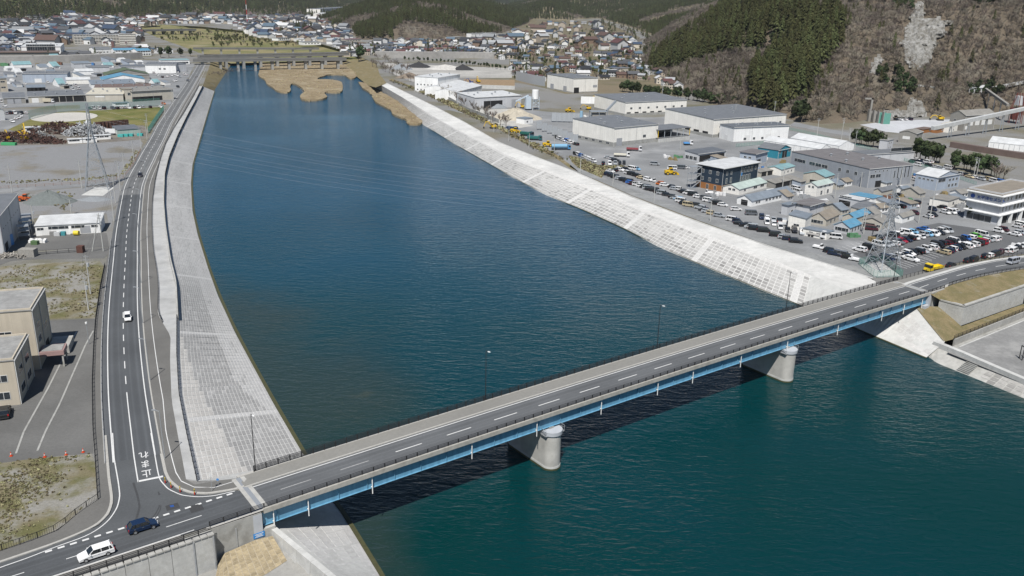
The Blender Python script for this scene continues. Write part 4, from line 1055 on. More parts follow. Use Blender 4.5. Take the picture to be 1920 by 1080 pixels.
# ---- industrial estate across the river
for args in [
 ('warehouse', 'cream warehouse with grey flat roof, big shutter and an open bay beside it', (1096,256), (1150,275), (1232,266), 240, dict(roof='shed', ridge=.9, rmat=R_GREY, vents=0, band=(CONC_D, 2.2), wins=[('f',.05,.2,1,0,4.2,4.0,'shutter'),('f',.62,.76,1,3.2,1.6,2.2),('l',.1,.95,5,.7,1.2,2.4)])),
 ('warehouse', 'long cream warehouse with a row of small upper windows below the pine belt', (1136,204), (1171,218), (1286,212), 192, dict(roof='shed', ridge=1.2, rmat=R_GREY, band=(CONC_D, 1.6), wins=[('f',.03,.99,7,4.3,1.4,1.8),('f',.0,1,8,1.7,.8,3.2,'opening')])),
 ('warehouse', 'tall cream double warehouse with louvred base behind the smaller block', (1266,238), (1335,258), (1471,246), 224, dict(roof='shed', ridge=1.3, rmat=R_GREY, band=(CONC_D, 1.7), vents=0, wins=[('f',.03,.99,7,5.2,1.3,1.8),('l',.05,.95,5,1.7,1.2,4.5,'opening'),('f',.02,.9,4,1.7,1.1,5,'opening')])),
 ('warehouse', 'lower white warehouse with two white doors in front of the double warehouse', (1349,259), (1374,266), (1477,261), 239, dict(wall=W_WHITE, roof='flat', rmat=R_DGREY, over=.35, vents=3, wins=[('f',.12,.3,1,.6,1.5,1.8),('f',.2,.3,1,0,3.4,3.6,'door'),('f',.3,.75,3,.7,1.4,1.6),('f',.58,.68,1,0,3.4,3.6,'door'),('f',.75,.9,1,.7,1.4,1.6),('l',.3,.7,1,0,2.8,3.0,'door')])),
 ('warehouse', 'cream warehouse with pale roof at the back of the yard, facing the hamlet', (1021,166), (1074,175), (1120,173), 147, dict(roof='flat', rmat=R_GREY, band=(CONC_D, 1.0), wins=[('f',.03,.25,1,0,4.5,5,'opening'),('l',.1,.3,1,0,4.6,5,'shutter'),('l',.6,.8,1,0,4.6,5,'shutter'),('f',.8,.98,1,4,2,4,'shutter')])),
 ('plant_building', 'tall white block of the aggregate plant with windowed end wall', (805,166), (821,174), (862,166), 146, dict(wall=W_WHITE, roof='flat', rmat=R_WHITE, wins=[('l',.05,.95,6,1.0,1.2,1.2),('l',.05,.95,6,5.0,1.2,1.2)])),
 ('open_shed', 'pale open-fronted shed sheltering a grey gravel heap', (878,196), (890,205), (977,200), 183, dict(wall=W_LGREY, roof='shed', ridge=.8, rmat=R_WHITE, wins=[('f',.06,.72,1,.2,5.0,15,'opening'),('f',.74,.98,1,.0,5.4,5.4,'shutter')])),
 ('site_office', 'small white site office with red notice beside the sand heap', (973,230), (983,233), (999,231), 223, dict(wall=W_WHITE, roof='flat', rmat=R_SLATE, wins=[('f',.2,.5,1,.8,1.1,1.4),('f',.6,.9,1,0,2,1.0,'door')])),
 ('office', 'three-storey navy office with white overhanging roof and brown ground floor', (1310,349), (1352,360), (1418,346), 316, dict(wall=W_NAVY, roof='flat', rmat=R_WHITE, over=.8, band=(W_BROWN, 2.6), wins=[('l',.08,.95,3,6.6,1.5,1.3),('l',.08,.95,3,3.5,1.5,1.3),('f',.06,.3,2,6.6,1.5,1.2),('f',.06,.3,2,3.2,2.2,1.2),('f',.5,.86,4,6.4,2.2,1.5),('f',.5,.8,4,3.0,2.4,1.5),('f',.88,.98,1,6.8,1.5,1.2),('f',.1,.3,2,.2,2.0,1.2),('l',.3,.9,2,.2,2.0,1.3)])),
 ('workshop', 'low dark-roofed workshop with open bays behind the navy office', (1281,299), (1308,304), (1360,297), 289, dict(wall=W_LGREY, roof='shed', ridge=.5, rmat=R_DGREY, wins=[('l',.05,.95,3,.6,1.8,2.2),('f',.05,.95,2,0,3.0,9,'opening')])),
 ('house', 'blue-grey two-storey house with mauve hip roof between workshop and teal hall', (1392,303), (1415,309), (1437,303), 289, dict(wall=W_BLUEG, roof='flat', rmat=R_MAUVE, over=.5, wins=[('l',.2,.8,2,2.6,1,1.5),('f',.1,.5,1,0,2.2,4,'opening')])),
 ('workshop', 'grey gabled hall with a bright teal end wall', (1424,291), (1458,298), (1482,293), 282, dict(wall=W_TEAL, roof='gy', ridge=2.0, rmat=R_GREY, wins=[('f',.3,.7,1,0,3.4,4.5,'opening'),('f',.02,.25,1,2.6,1.6,1.6),('f',.75,.98,1,2.6,1.6,1.6)])),
 ('factory', 'large slate-grey factory with broad patchy roof and small blue windows', (1494,316), (1625,353), (1707,344), 317, dict(wall=W_GREY, roof='flat', rmat=R_MAUVE, over=.15, wins=[('f',.03,.28,2,4.2,1.6,3.0),('f',.55,.62,1,3.2,3.5,.8),('f',.62,.95,4,3.0,5.0,.8),('f',.1,.45,4,6.6,.8,.8),('l',.05,.2,2,4.2,1.6,3.6),('l',.25,.5,3,4.2,1.6,3.6),('l',.6,.9,3,4.4,1.6,1.6),('f',.18,.3,1,0,2.8,3.5,'opening')])),
 ('factory', 'rear wing of the slate-grey factory with teal trim and long strip window', (1590,300), (1622,306), (1712,300), 290, dict(wall=W_LGREY, roof='flat', rmat=R_GREY, over=.2, wins=[('f',.45,.98,1,5.0,1.8,14)])),
 ('workshop', 'cream gabled workshop with teal roof, pale blue lettering and dark gateway', (1497,347), (1545,352), (1562,347), 332, dict(wall=W_TAN, roof='gx', ridge=1.6, rmat=R_TEAL, wins=[('l',.4,.75,1,0,2.6,5,'opening'),('f',.2,.9,2,2.9,.8,1.6)])),
 ('house', 'two-storey rendered house with pale green roof and balconies behind the hut row', (1510,364), (1530,369), (1560,362), 349, dict(wall=W_CREAM, roof='gx', ridge=1.2, rmat=R_PALE, wins=[('f',.1,.9,3,3.3,1.0,1.3),('f',.1,.9,2,.4,1.8,1.4),('l',.2,.8,2,3.2,1,1)])),
 ('house', 'cream bungalow office with pale and rusty roof sheets in front of the navy office', (1367,357), (1385,366), (1437,352), 355, dict(wall=W_CREAM, roof='gx', ridge=1.4, rmat=R_PALE, wins=[('f',.1,.3,1,1,1.1,1.5),('f',.45,.95,2,1,1.3,3.0),('l',.3,.8,2,1.4,1.0,1.4)])),
 ('house', 'white long bungalow with grey-blue roof facing the riverside car rows', (1398,378), (1409,388), (1487,370), 377, dict(wall=W_WHITE, roof='gx', ridge=1.7, rmat=R_SLATE, wins=[('f',.08,.2,2,.9,1.1,1.4),('f',.3,.95,8,1.0,1.1,1.5),('l',.3,.7,1,.0,2.2,3,'opening')])),
 ('house', 'white two-storey house with outside stair at the bend of the car park', (1463,402), (1475,404), (1490,400), 385, dict(wall=W_LGREY, roof='flat', rmat=R_SLATE, over=.4, wins=[('f',.3,.8,1,3.4,1.1,1.4),('f',.4,.8,1,.6,1.2,1.4)])),
 ('house', 'pale two-storey house with wide mauve roof beside the blue-roofed row', (1488,398), (1516,404), (1545,395), 386, dict(wall=W_LGREY, roof='flat', rmat=R_MAUVE, over=.6, wins=[('f',.1,.9,3,2.8,1.0,1.5),('l',.3,.6,1,2.8,1,1.5)])),
 ('storehouse', 'tall narrow cream storehouse with grey roof beside the parked trucks', (1482,424), (1508,433), (1520,424), 410, dict(wall=W_CREAM, roof='shed', ridge=.6, rmat=R_SLATE, wins=[('l',.3,.7,1,1.2,.9,2.0)])),
 ('house', 'single-storey house with broad tan roof among the lane-side houses', (1521,418), (1548,425), (1572,414), 412, dict(wall=W_TAN, roof='gx', ridge=2.0, rmat=R_TAN, wins=[('l',.1,.8,3,.6,1.3,1.6),('f',.2,.8,2,.6,1.3,1.6)])),
 ('hut', 'long low hut with slate roof behind the flatbed truck', (1516,436), (1549,450), (1562,444), 439, dict(wall=W_CREAM, roof='shedx', ridge=.5, rmat=R_SLATE, wins=[('f',.2,.8,1,.8,1.2,1.4),('l',.2,.8,2,.9,1,1.4)])),
 ('house', 'small white house with bright blue sheet roof at the corner of the lane', (1562,434), (1592,440), (1613,432), 427, dict(wall=W_LGREY, roof='gx', ridge=1.6, rmat=R_BLUE, wins=[('l',.1,.9,3,.7,1.3,1.8),('f',.1,.9,3,.6,1.5,1.2)])),
 ('house', 'patched blue and grey roofed house behind the small blue-roofed one', (1588,412), (1602,420), (1630,410), 409, dict(wall=W_TAN, roof='gx', ridge=1.3, rmat=R_BLUE)),
 ('house', 'low weathered house with brown-grey corrugated roof beside the pylon', (1618,424), (1652,432), (1668,424), 418, dict(wall=W_TAN, roof='gx', ridge=1.2, rmat=R_OLD, wins=[('l',.1,.6,1,.3,1.6,4,'opening'),('l',.7,.95,1,.8,1,1.4)])),
 ('annexe', 'two-storey annexe with white corrugated roof and outside stair, next to blue roof', (1567,385), (1610,392), (1640,384), 378, dict(wall=W_LGREY, roof='shedx', ridge=.4, rmat=R_WHITE, wins=[('l',.05,.6,4,3.0,1.0,1.4),('f',.2,.5,1,2.8,1,1.2),('l',.1,.5,2,.2,2.0,3.0,'opening')])),
 ('annexe', 'long annexe with bright blue flat roof and white gable wall', (1590,380), (1634,388), (1653,382), 374, dict(wall=W_WHITE, roof='shedx', ridge=.4, rmat=R_BLUE, wins=[('f',.2,.8,1,2.2,1.2,1.6)])),
 ('shed', 'large low shed with pale sheet roof behind the weathered house', (1602,396), (1634,407), (1654,394), 400, dict(wall=W_TAN, roof='shed', ridge=.6, rmat=R_GREY)),
 ('house', 'white garage house with dark mossy roof beside the lane lot', (1680,415), (1691,419), (1713,412), 408, dict(wall=W_WHITE, roof='gx', ridge=1.0, rmat=R_OLD, wins=[('f',.3,.7,1,.7,1,1.4)])),
 ('office', 'grey gabled two-storey office with white roof and small canopy', (1720,349), (1753,358), (1796,350), 333, dict(wall=W_BLUEG, roof='gy', ridge=2.0, rmat=R_WHITE, wins=[('f',.05,.4,1,3.4,1.6,5.5),('f',.5,.95,3,3.2,1.2,1.6),('f',.5,.95,3,.6,1.4,1.6),('l',.1,.9,4,3.8,.8,1.2)])),
 ('shed', 'low cream shed with flat grey roof behind the lane car park', (1741,385), (1776,391), (1796,384), 377, dict(wall=W_CREAM, roof='flat', rmat=R_OLD, wins=[('f',.2,.8,1,.8,1.2,1.6)])),
 ('shed', 'low shed with grey roof between factory and white garage house', (1637,366), (1652,369), (1682,362), 359, dict(wall=W_TAN, roof='gx', ridge=1.0, rmat=R_GREY)),
 ('shed', 'long timber store with weathered roof and open front beside the cream workshop', (1440,350), (1452,354), (1497,344), 344, dict(wall=W_OLD, roof='shed', ridge=.7, rmat=R_OLD, wins=[('f',.02,.95,3,0,2.2,5,'opening')])),
 ('shed', 'weathered lean-to shed behind the navy office', (1418,329), (1424,332), (1462,325), 323, dict(wall=W_TAN, roof='shed', ridge=.6, rmat=R_OLD, wins=[('f',.05,.95,3,0,2.0,3.5,'opening')])),
 ('house', 'cream workshop with teal roof between lean-to shed and factory', (1444,324), (1464,330), (1489,323), 318, dict(wall=W_CREAM, roof='gx', ridge=.9, rmat=R_TEAL, wins=[('f',.1,.9,3,.8,1.0,1.2)])),
 ('quarry_building', 'old weathered quarry building with patched teal and white roof', (1783,241), (1806,246), (1862,242), 217, dict(wall=W_OLD, roof='gx', ridge=2.6, rmat=R_OLD, wins=[('f',.1,.95,4,3.2,3.0,4.0,'door'),('l',.2,.8,2,5.5,1.2,1.6),('f',.02,.14,1,1,2.2,2.4,'door')])),
 ('house', 'cream two-storey office with pale roof beside the quarry building', (1768,246), (1778,249), (1794,245), 235, dict(wall=W_CREAM, roof='shed', ridge=.5, rmat=R_CREAM, wins=[('f',.3,.8,1,3,1,1.5),('f',.3,.8,1,.6,1,1.5)])),
 ('cabin', 'orange-brown timber cabin beside the quarry floor, first of two', (1718,247), (1730,250), (1748,247), 243, dict(wall=W_BROWN, roof='flat', rmat=R_BROWN, wins=[('f',.5,.9,1,.8,1,1.6)])),
 ('cabin', 'orange-brown timber cabin next to the cream quarry office', (1750,248), (1756,250), (1773,247), 243, dict(wall=W_BROWN, roof='flat', rmat=R_BROWN, wins=[('f',.4,.8,1,.8,1,1.6)])),
 ('transfer_house', 'grey concrete conveyor house with striped roof below the quarry', (1690,264), (1715,270), (1728,265), 251, dict(wall=W_OLD, roof='gx', ridge=1.2, rmat=R_OLD, wins=[('l',.2,.7,1,2.2,1.6,4,'door')])),
 ('house', 'small flat-roofed concrete house among the trees behind the factory', (1651,278), (1662,281), (1673,278), 264, dict(wall=W_LGREY, roof='flat', rmat=R_FLAT, wins=[('f',.2,.8,2,3,1,1),('f',.2,.8,2,.5,1,1)])),
]:
    nm, lb, A, B, C, top, kw = args; bld(nm, lb, A, B, C, top, **kw)
# ---- tents and plant buildings
for nm, lb, A, B, C, top, kw in [
 ('storage_tent', 'long white fabric tent, the one further from the hill, beside the teal-ended hall', (1461,269), (1537,291), (1557,287.5), 280, dict(roof='gy', ridge=1.9)),
 ('storage_tent', 'long white fabric tent, the one closer to the hill and green fence', (1506,266), (1572,285), (1601,281), 274, dict(roof='gy', ridge=2.2)),
 ('storage_tent', 'white fabric tent beside the brown conveyor below the quarry', (1868,264), (1852,277), (1940,287), 266, dict(roof='gx', ridge=2.4, W=14)),
 ('storage_tent', 'white gabled tent with its gable to the river, in front of the plant block', (839,180), (855,188.5), (903,175), 173, dict(roof='gx', ridge=2.0)),
 ('storage_tent', 'small white gabled tent between plant block and larger tent', (822,171), (838,180), (880,168), 166, dict(roof='gx', ridge=1.8)),
]:
    r, L, W, h = bld(nm, lb, A, B, C, top, wall=W_WHITE, rmat=R_WHITE, over=.1, cat='tent', group='white storage tents', **kw)
    n = 9
    for k in range(n):
        if kw['roof'] == 'gy': MB().box(-.12, .05, W*k/n, W*k/n+.25, 0, h).build('rib', R_WHITE, r)
        else: MB().box(L*k/n, L*k/n+.25, -.12, .05, 0, h).build('rib', R_WHITE, r)
# ---- cement company office at the edge of the frame
r, L, W, h = bld('office', 'three-storey white office with blue lettering and ledges on pillars', (1822,405), (1868,422), (1945,402), 366, wall=W_LGREY, roof='flat', rmat=R_TAN, over=.5, parapet=.5,
    wins=[('f',.04,.28,3,8.2,1.8,.7),('f',.32,.95,8,8.2,2.0,1.6),('f',.04,.28,3,4.6,1.8,.7),('f',.32,.95,8,4.6,2.0,1.6),('f',.03,.97,4,-.2,3.0,5.2,'opening'),('l',.1,.8,2,.3,2.4,5,'window')])
for z in (3.6, 7.1, h-.5): MB().box(-1.3, L+.9, -1.3, W, z, z+.35).build('ledge', W_WHITE, r)
for k in range(5): MB().box(L*k/4*.97, L*k/4*.97+.9, -1.2, -.3, -.3, 3.6).build('pillar', W_WHITE, r)
SIGNB = mat('sign_blue', (.01, .06, .28), .5, 0)
def wall_text(body, root, loc, size, m, rot):
    cu = bpy.data.curves.new('sign_lettering', 'FONT'); cu.body = body; cu.size = size; cu.extrude = .03; cu.offset = .02; cu.materials.append(m)
    o = text_mesh(cu); o.parent = root; o.location = loc; o.rotation_euler = rot; return o
wall_text('太平洋セメント', r, (-.08, W*.72, h-2.7), 1.5, SIGNB, (math.pi/2, 0, -math.pi/2))
mb = MB(); mb.bar((-.02, W*.84, h-2.1), (-.1, W*.84, h-2.1), .8, n=16); mb.build('emblem', SIGNB, r)
# ---- west bank: workshops near the road
r, L, W, h = bld('workshop', 'long white single-storey workshop with a grey stripe across its pale roof', (84,424), (68,442), (190,436), 424, af=aL, wall=W_WHITE, roof='shed', ridge=.6, rmat=R_WHITE, W=11,
    wins=[('f',.02,.13,1,1.6,.9,2.0),('f',.2,.5,3,1.7,1.0,2.1),('f',.55,.75,2,1.7,1.0,2.1),('f',.84,.97,1,1.7,.9,2.0),('f',.12,.2,1,0,2.4,2.6,'door'),('f',.72,.8,1,0,2.4,3.0,'shutter')])
MB().box(L*.52, L*.56, -.3, W+.3, 0, .1).build('roof_stripe', R_GREY, r, loc=(0, 0, 0)).rotation_euler = (0, 0, 0)
bpy.data.objects[-1] if False else None
r, L, W, h = bld('warehouse', 'tall pale grey warehouse with ribbed roof cut by the frame edge', (-60,468), (8,478), (43,432), 407, af=aL, wall=W_LGREY, roof='flat', rmat=R_GREY, W=30, wins=[('f',.1,.95,8,6.5,.35,.4,'opening'),('f',.02,.3,1,0,2.4,4,'opening')])
# the beige school-like blocks
r, L, W, h = bld('office_block', 'beige three-storey block with flat grey roof, the taller of two at the frame edge', (0,700), (76,692), (99,646), 582, af=aL, wall=W_BEIGE, roof='flat', rmat=R_FLAT, over=.15, parapet=.3, W=16,
    wins=[('f',.12,.4,1,7.4,1.4,2.6),('f',.55,.95,1,5.2,1.4,2.6),('f',.12,.4,1,4.6,1.5,2.6),('f',.5,.85,1,.8,2.0,3.0,'opening'),('l',.55,.8,1,6.8,1.6,2.4),('l',.55,.8,1,3.4,1.6,2.4)])
MB().box(L*.55, L*1.0, -4.2, -.3, 0, 1.6).build('entrance_ramp', CONC, r); MB().box(-.0, L*.3, -4.6, -.2, 2.6, 3.5).build('canopy', W_MAUVE if False else mat('canopy_mauve', (.30, .20, .19), .7, .08, 1), r)
MB().box(.35, L*.3-.35, -4.25, -.55, 3.52, 3.6).build('canopy_top', R_FLAT, r)
for x in (.2, L*.3-.4): MB().box(x, x+.3, -4.4, -4.1, 0, 2.6).build('post', CONC, r)
r, L, W, h = bld('office_block', 'beige two-storey block with flat grey roof, the lower of two beside the asphalt lot', (-40,790), (39,758), (64,706), 676, af=aL, wall=W_BEIGE, roof='flat', rmat=R_FLAT, over=.15, parapet=.3, W=18,
    wins=[('f',.1,.5,1,4.6,1.5,3.2),('f',.55,.95,1,4.6,1.5,3.2),('f',.1,.5,1,1.2,1.5,3.2),('f',.55,.95,1,1.2,1.5,3.2),('l',.6,.95,2,4.6,1.4,2.2),('l',.6,.95,2,1.2,1.5,2.2)])
MB().bar((.1, -.12, 0), (.1, -.12, h), .06, n=6).build('downpipe', WHITE_P, r)
# ---- west bank: industrial area upstream
for nm, lb, A, B, C, top, kw in [
 ('market_hall', 'big beige hall with cream roof beside the sports field', (172,178), (162,191), (232,190.5), 177, dict(wall=W_TAN, rmat=R_CREAM, roof='shed', ridge=1.0, W=32, wins=[('f',.3,.45,1,3,.8,6,'door')])),
 ('market_hall', 'low beige loading hall with dark open bays, next to the riverside road', (262,178), (249,190.5), (326,186), 171, dict(wall=W_TAN, rmat=R_OLD, roof='flat', W=26, over=.6, wins=[('f',.05,.66,3,0,3.0,9,'opening')])),
 ('stair_tower', 'small beige tower between the two market halls', (240,186), (236,190.5), (250,190), 168, dict(wall=W_TAN, rmat=R_TAN, roof='flat', W=6, wins=[('f',.3,.8,1,4,2,2)])),
 ('warehouse', 'long grey warehouse with three black doorways beside the beige market hall', (60,186), (54,193), (159,189.5), 181, dict(wall=W_TAN, rmat=R_GREY, roof='shed', ridge=1.2, W=20, wins=[('f',.36,.48,1,0,3.6,8,'opening'),('f',.6,.74,1,0,3.8,8,'opening'),('f',.86,.98,1,0,3.8,8,'opening'),('f',.08,.16,1,0,3,4,'door')])),
 ('warehouse', 'small grey warehouse with skylights at the end of the long grey one', (12,187), (7,195), (49,193.5), 184, dict(wall=W_OLD, rmat=R_GREY, roof='shed', ridge=1.2, W=20, wins=[('f',.25,.45,1,0,3,4.5,'shutter'),('f',.5,.75,1,0,3,4.5,'shutter')])),
 ('factory', 'wide blue-grey windowless factory behind the tank hut', (50,150), (43,155), (128,154), 138.5, dict(wall=W_BLUEG, rmat=R_GREY, roof='flat', W=22, wins=[('f',.3,.38,1,0,3,5,'door')])),
 ('hall', 'white gabled hall with blue roof edge below the green-roofed hall', (200,152), (192,158), (272,156), 150, dict(wall=W_WHITE, rmat=R_BLUE, roof='gy', ridge=3.4, W=24)),
 ('hall', 'hall with dull green gabled roof behind the blue-edged white hall', (206,144), (198,150), (281,148), 141, dict(wall=W_OLD, rmat=R_GREEN, roof='gy', ridge=4.0, W=24)),
 ('store', 'low store with long pale blue roof behind the beige market hall', (180,160), (172,166), (255,163.5), 158.5, dict(wall=W_WHITE, rmat=R_SLATE, roof='shed', ridge=1.5, W=20)),
 ('store', 'low store with dark brown roof directly behind the cream roof', (186,166), (178,171), (284,169), 164.5, dict(wall=W_TAN, rmat=R_BROWN, roof='shed', ridge=.8, W=16)),
 ('cold_store', 'large white cold store with grey roof beside the riverside road', (280,129), (273,137), (331,137), 121.5, dict(wall=W_WHITE, rmat=R_GREY, roof='shed', ridge=1, W=20, wins=[('f',.4,.7,2,3,1.4,2)])),
 ('cold_store', 'square white annexe at the roadside end of the cold store', (338,128), (333,135), (350,134), 120, dict(wall=W_LGREY, rmat=R_GREY, roof='flat', W=18)),
 ('showroom', 'long white showroom with blue lettering behind the cold store', (310,116), (303,121), (356,120), 113, dict(wall=W_WHITE, rmat=R_TEAL, roof='flat', W=16, wins=[('f',.05,.95,8,.6,1.8,3)])),
 ('cold_store', 'white block with grey roof in front of the embanked railway', (236,127), (228,133), (274,132), 125, dict(wall=W_LGREY, rmat=R_DGREY, roof='flat', W=20)),
 ('cold_store', 'plain pale block beside the white tanks', (178,129), (166,135), (206,134), 126, dict(wall=W_LGREY, rmat=R_GREY, roof='flat', W=18)),
 ('office', 'brown and beige three-storey office at the frame edge', (-22,168), (-14,173), (16,171.5), 147.5, dict(wall=W_BEIGE, rmat=R_SLATE, roof='flat', W=14, wins=[('f',.2,.9,2,6.5,1.2,3),('f',.2,.9,2,2.5,1.2,3)])),
 ('shed', 'slate-roofed shed with open front beside a round steel tank', (58,166), (51,171.5), (86,170.5), 164.5, dict(wall=W_OLD, rmat=R_SLATE, roof='shed', ridge=.8, W=12, wins=[('f',.05,.95,4,0,2.4,4,'opening')])),
 ('shed', 'white arched-roof shed between blue-grey factory and store', (132,153), (125,158), (170,157), 150, dict(wall=W_CREAM, rmat=R_WHITE, roof='gx', ridge=1.4, W=14)),
 ('shed', 'teal-roofed white shed with silver silos', (32,122), (26,127), (60,126), 121.5, dict(wall=W_WHITE, rmat=R_TEAL, roof='gx', ridge=2.4, W=16)),
 ('shed', 'pale grey twin-roofed shed below the railway bank', (146,123), (139,128), (172,127), 119, dict(wall=W_LGREY, rmat=R_SLATE, roof='shed', ridge=1, W=12)),
 ('shed', 'white-roofed shed in the middle of the yard of small trucks', (150,136), (143,141), (176,140), 134, dict(wall=W_WHITE, rmat=R_WHITE, roof='gx', ridge=1.6, W=14)),
 ('theatre', 'white theatre-like hall with a dark glazed front', (52,98), (42,108), (116,107.5), 87.5, dict(wall=W_WHITE, rmat=R_WHITE, roof='flat', W=60, wins=[('f',.14,.86,12,4.5,9.0,2.6)])),
 ('apartment_block', 'long six-storey apartment slab with dark balcony bands', (150,77), (140,83), (224,82), 66, dict(wall=W_TAN, rmat=R_FLAT, roof='flat', W=14)),
 ('apartment_block', 'shorter apartment block at the river end of the long slab', (232,78), (225,83), (256,83), 64, dict(wall=W_TAN, rmat=R_FLAT, roof='flat', W=14)),
 ('school', 'white building with bright blue roof, the longer of a pair', (222,98), (215,104), (258,103), 94.5, dict(wall=W_WHITE, rmat=R_BLUE, roof='gx', ridge=2, W=14, wins=[('f',.05,.95,8,.8,1.4,2),('f',.05,.95,8,4,1.4,2)])),
 ('school', 'white building with bright blue roof, the shorter of a pair', (264,99), (258,105), (284,104), 95.5, dict(wall=W_WHITE, rmat=R_BLUE, roof='gx', ridge=2, W=14, wins=[('f',.05,.95,5,.8,1.4,2),('f',.05,.95,5,4,1.4,2)])),
 ('brick_chimney', 'brown square tower standing behind the blue-roofed pair', (211,94), (210,97), (215,97), 77, dict(wall=mat('brick_brown', (.16, .09, .08), .8, .1, 1), rmat=R_FLAT, roof='flat', W=5)),
 ('store', 'white store with pale roof left of the brown tower', (184,96), (177,101), (208,100), 92, dict(wall=W_WHITE, rmat=R_GREY, roof='gx', ridge=1.6, W=14, wins=[('f',.1,.9,4,1,1.2,2)])) if False else
 ('store', 'white store with pale roof beside the brown tower', (184,96), (177,101), (208,100), 92, dict(wall=W_WHITE, rmat=R_GREY, roof='gx', ridge=1.6, W=14, wins=[('f',.1,.9,4,1,1.2,2)])),
 ('school_building', 'long cream school on the distant hillside terrace', (603,26), (601,29), (660,23.5), 17, dict(wall=W_CREAM, rmat=R_GREY, roof='flat', W=40, wins=[('f',.05,.95,12,3,2.5,9),('f',.05,.95,12,9,2.5,9)])),
 ('school_building', 'cream gymnasium with arched roof in front of the hillside school', (608,29), (605,32.5), (632,32), 27, dict(wall=W_CREAM, rmat=R_WHITE, roof='gx', ridge=4, W=40)),
 ('city_hall', 'cream four-storey public office below the wooded hill', (62,36), (58,39), (80,38.5), 31, dict(wall=W_CREAM, rmat=R_FLAT, roof='flat', W=20, wins=[('f',.03,.97,1,2,2,42),('f',.03,.97,1,6,2,42),('f',.03,.97,1,10,2,42)])),
]:
    r, L, W, h = bld(nm, lb, A, B, C, top, af=aL, **kw)
    if nm == 'apartment_block':
        for k in range(6):
            z = h*k/6
            MB().box(.3, L-.3, -.06, .1, z+h/6*.42, z+h/6*.95).build('balcony_recess', DARK, r)
            MB().box(0, L, -1.3, 0, z+.05, z+h/6*.38).build('balcony', W_CREAM, r)
        for k in range(15): MB().box(L*k/15, L*k/15+.4, -1.2, 0, 0, h).build('fin_wall', W_TAN, r)
    if nm == 'theatre': MB().box(-25, L*.95, -22, -3, 0, 6.5).build('low_wing', W_OLD, r); MB().box(-26, L*.95+1, -23, -2, 6.5, 7.2).build('wing_roof', R_BROWN, r)
    if nm == 'market_hall' and L > 60 and 'loading' in lb:
        MB().box(L*.7, L*.99, -4, -.1, 2.8, 7.2).build('sign_panel', W_WHITE, r)
        for k in range(6): MB().box(L*.72+k*3.4, L*.72+k*3.4+1.7, -4.06, -4.01, 5.7, 7.0).build('lettering', SIGNB, r)
        MB().box(L*.7+.8, L*.93, -4.06, -4.01, 3.9, 5.0).build('window', GLASS, r)
# blue lettering marks on the cream workshop
LBLUE = mat('sign_pale_blue', (.35, .55, .85), .6, 0)
# railway embankment and viaducts upstream
RWALL = mat('rail_bank_concrete', (.30, .29, .275), .9, .15, .3, big=.2, bigscale=.03)
def bank_wall(name, label, P, h, thk, m, nseg=10):
    r_ = thing(name, label, 'wall', P[0]); ps = resample(P, n=nseg+1)
    for a, b in zip(ps, ps[1:]):
        d_ = (b-a).normalized(); nn = Vector((-d_.y, d_.x, 0))*thk; up = Vector((0, 0, h))
        MB().hexa([a-P[0]-Vector((0,0,.5)), b-P[0]-Vector((0,0,.5)), b+nn-P[0]-Vector((0,0,.5)), a+nn-P[0]-Vector((0,0,.5))] + [a-P[0]+up, b-P[0]+up, b+nn-P[0]+up, a+nn-P[0]+up]).build('wall_panel', m, r_)
    return r_
bank_wall('railway_embankment', 'long grey railway embankment wall crossing the west town', [aL(-40,119), aL(60,118), aL(140,116), aL(215,113), aL(268,110)], 6.5, 9, RWALL)
bank_wall('railway_embankment', 'grey embankment wall behind the gravel yards on the far bank', [aR(704,108), aR(780,109), aR(850,109), aR(930,110)], 7, 9, RWALL)
def viaduct(label, P0, P1, z, wd, depth, npier, m, pier_m, rail=True, zp=-12):
    L = (P1-P0).length; r_ = thing('viaduct', label, 'bridge', P0, math.atan2(P1.y-P0.y, P1.x-P0.x))
    MB().box(0, L, -wd/2, wd/2, z-depth, z).build('deck', m, r_)
    for sy in (-1, 1): MB().box(0, L, sy*wd/2-.15, sy*wd/2+.15, z, z+1.0).build('parapet', m, r_)
    for k in range(npier):
        x = L*(k+.5)/npier
        pr = MB().box(x-1.2, x+1.2, -wd*.3, wd*.3, zp, z-depth-.8).build('pier', pier_m, r_)
        MB().box(x-1.6, x+1.6, -wd*.45, wd*.45, z-depth-.8, z-depth).build('pier_head', pier_m, pr)
    return r_
VC = mat('viaduct_concrete', (.17, .168, .16), .9, .1, .3, stain=(.11, .11, .105), stainscale=.1, stainamt=.5)
def atw(px, py, z): p = at(px, py, z); p.z = 0; return p
viaduct('grey road viaduct closest to the reed islands, with short piers', atw(362,112,1.5), atw(648,109.5,1.5), 1.5, 9, 2.0, 9, VC, CONC_D)
viaduct('grey railway viaduct just behind the road viaduct', atw(372,105,3.5), atw(652,99,3.5), 3.5, 8, 2.6, 9, VC, CONC_D)
viaduct('thin distant footbridge-like viaduct over the flood plain', atw(362,90.5,0), atw(598,91,0), 0, 6, 1.2, 7, VC, CONC_D)
viaduct('far pale bridge over the green flood plain', atw(243,57,0), atw(365,55,0), 0, 12, 2, 7, VC, CONC_D)
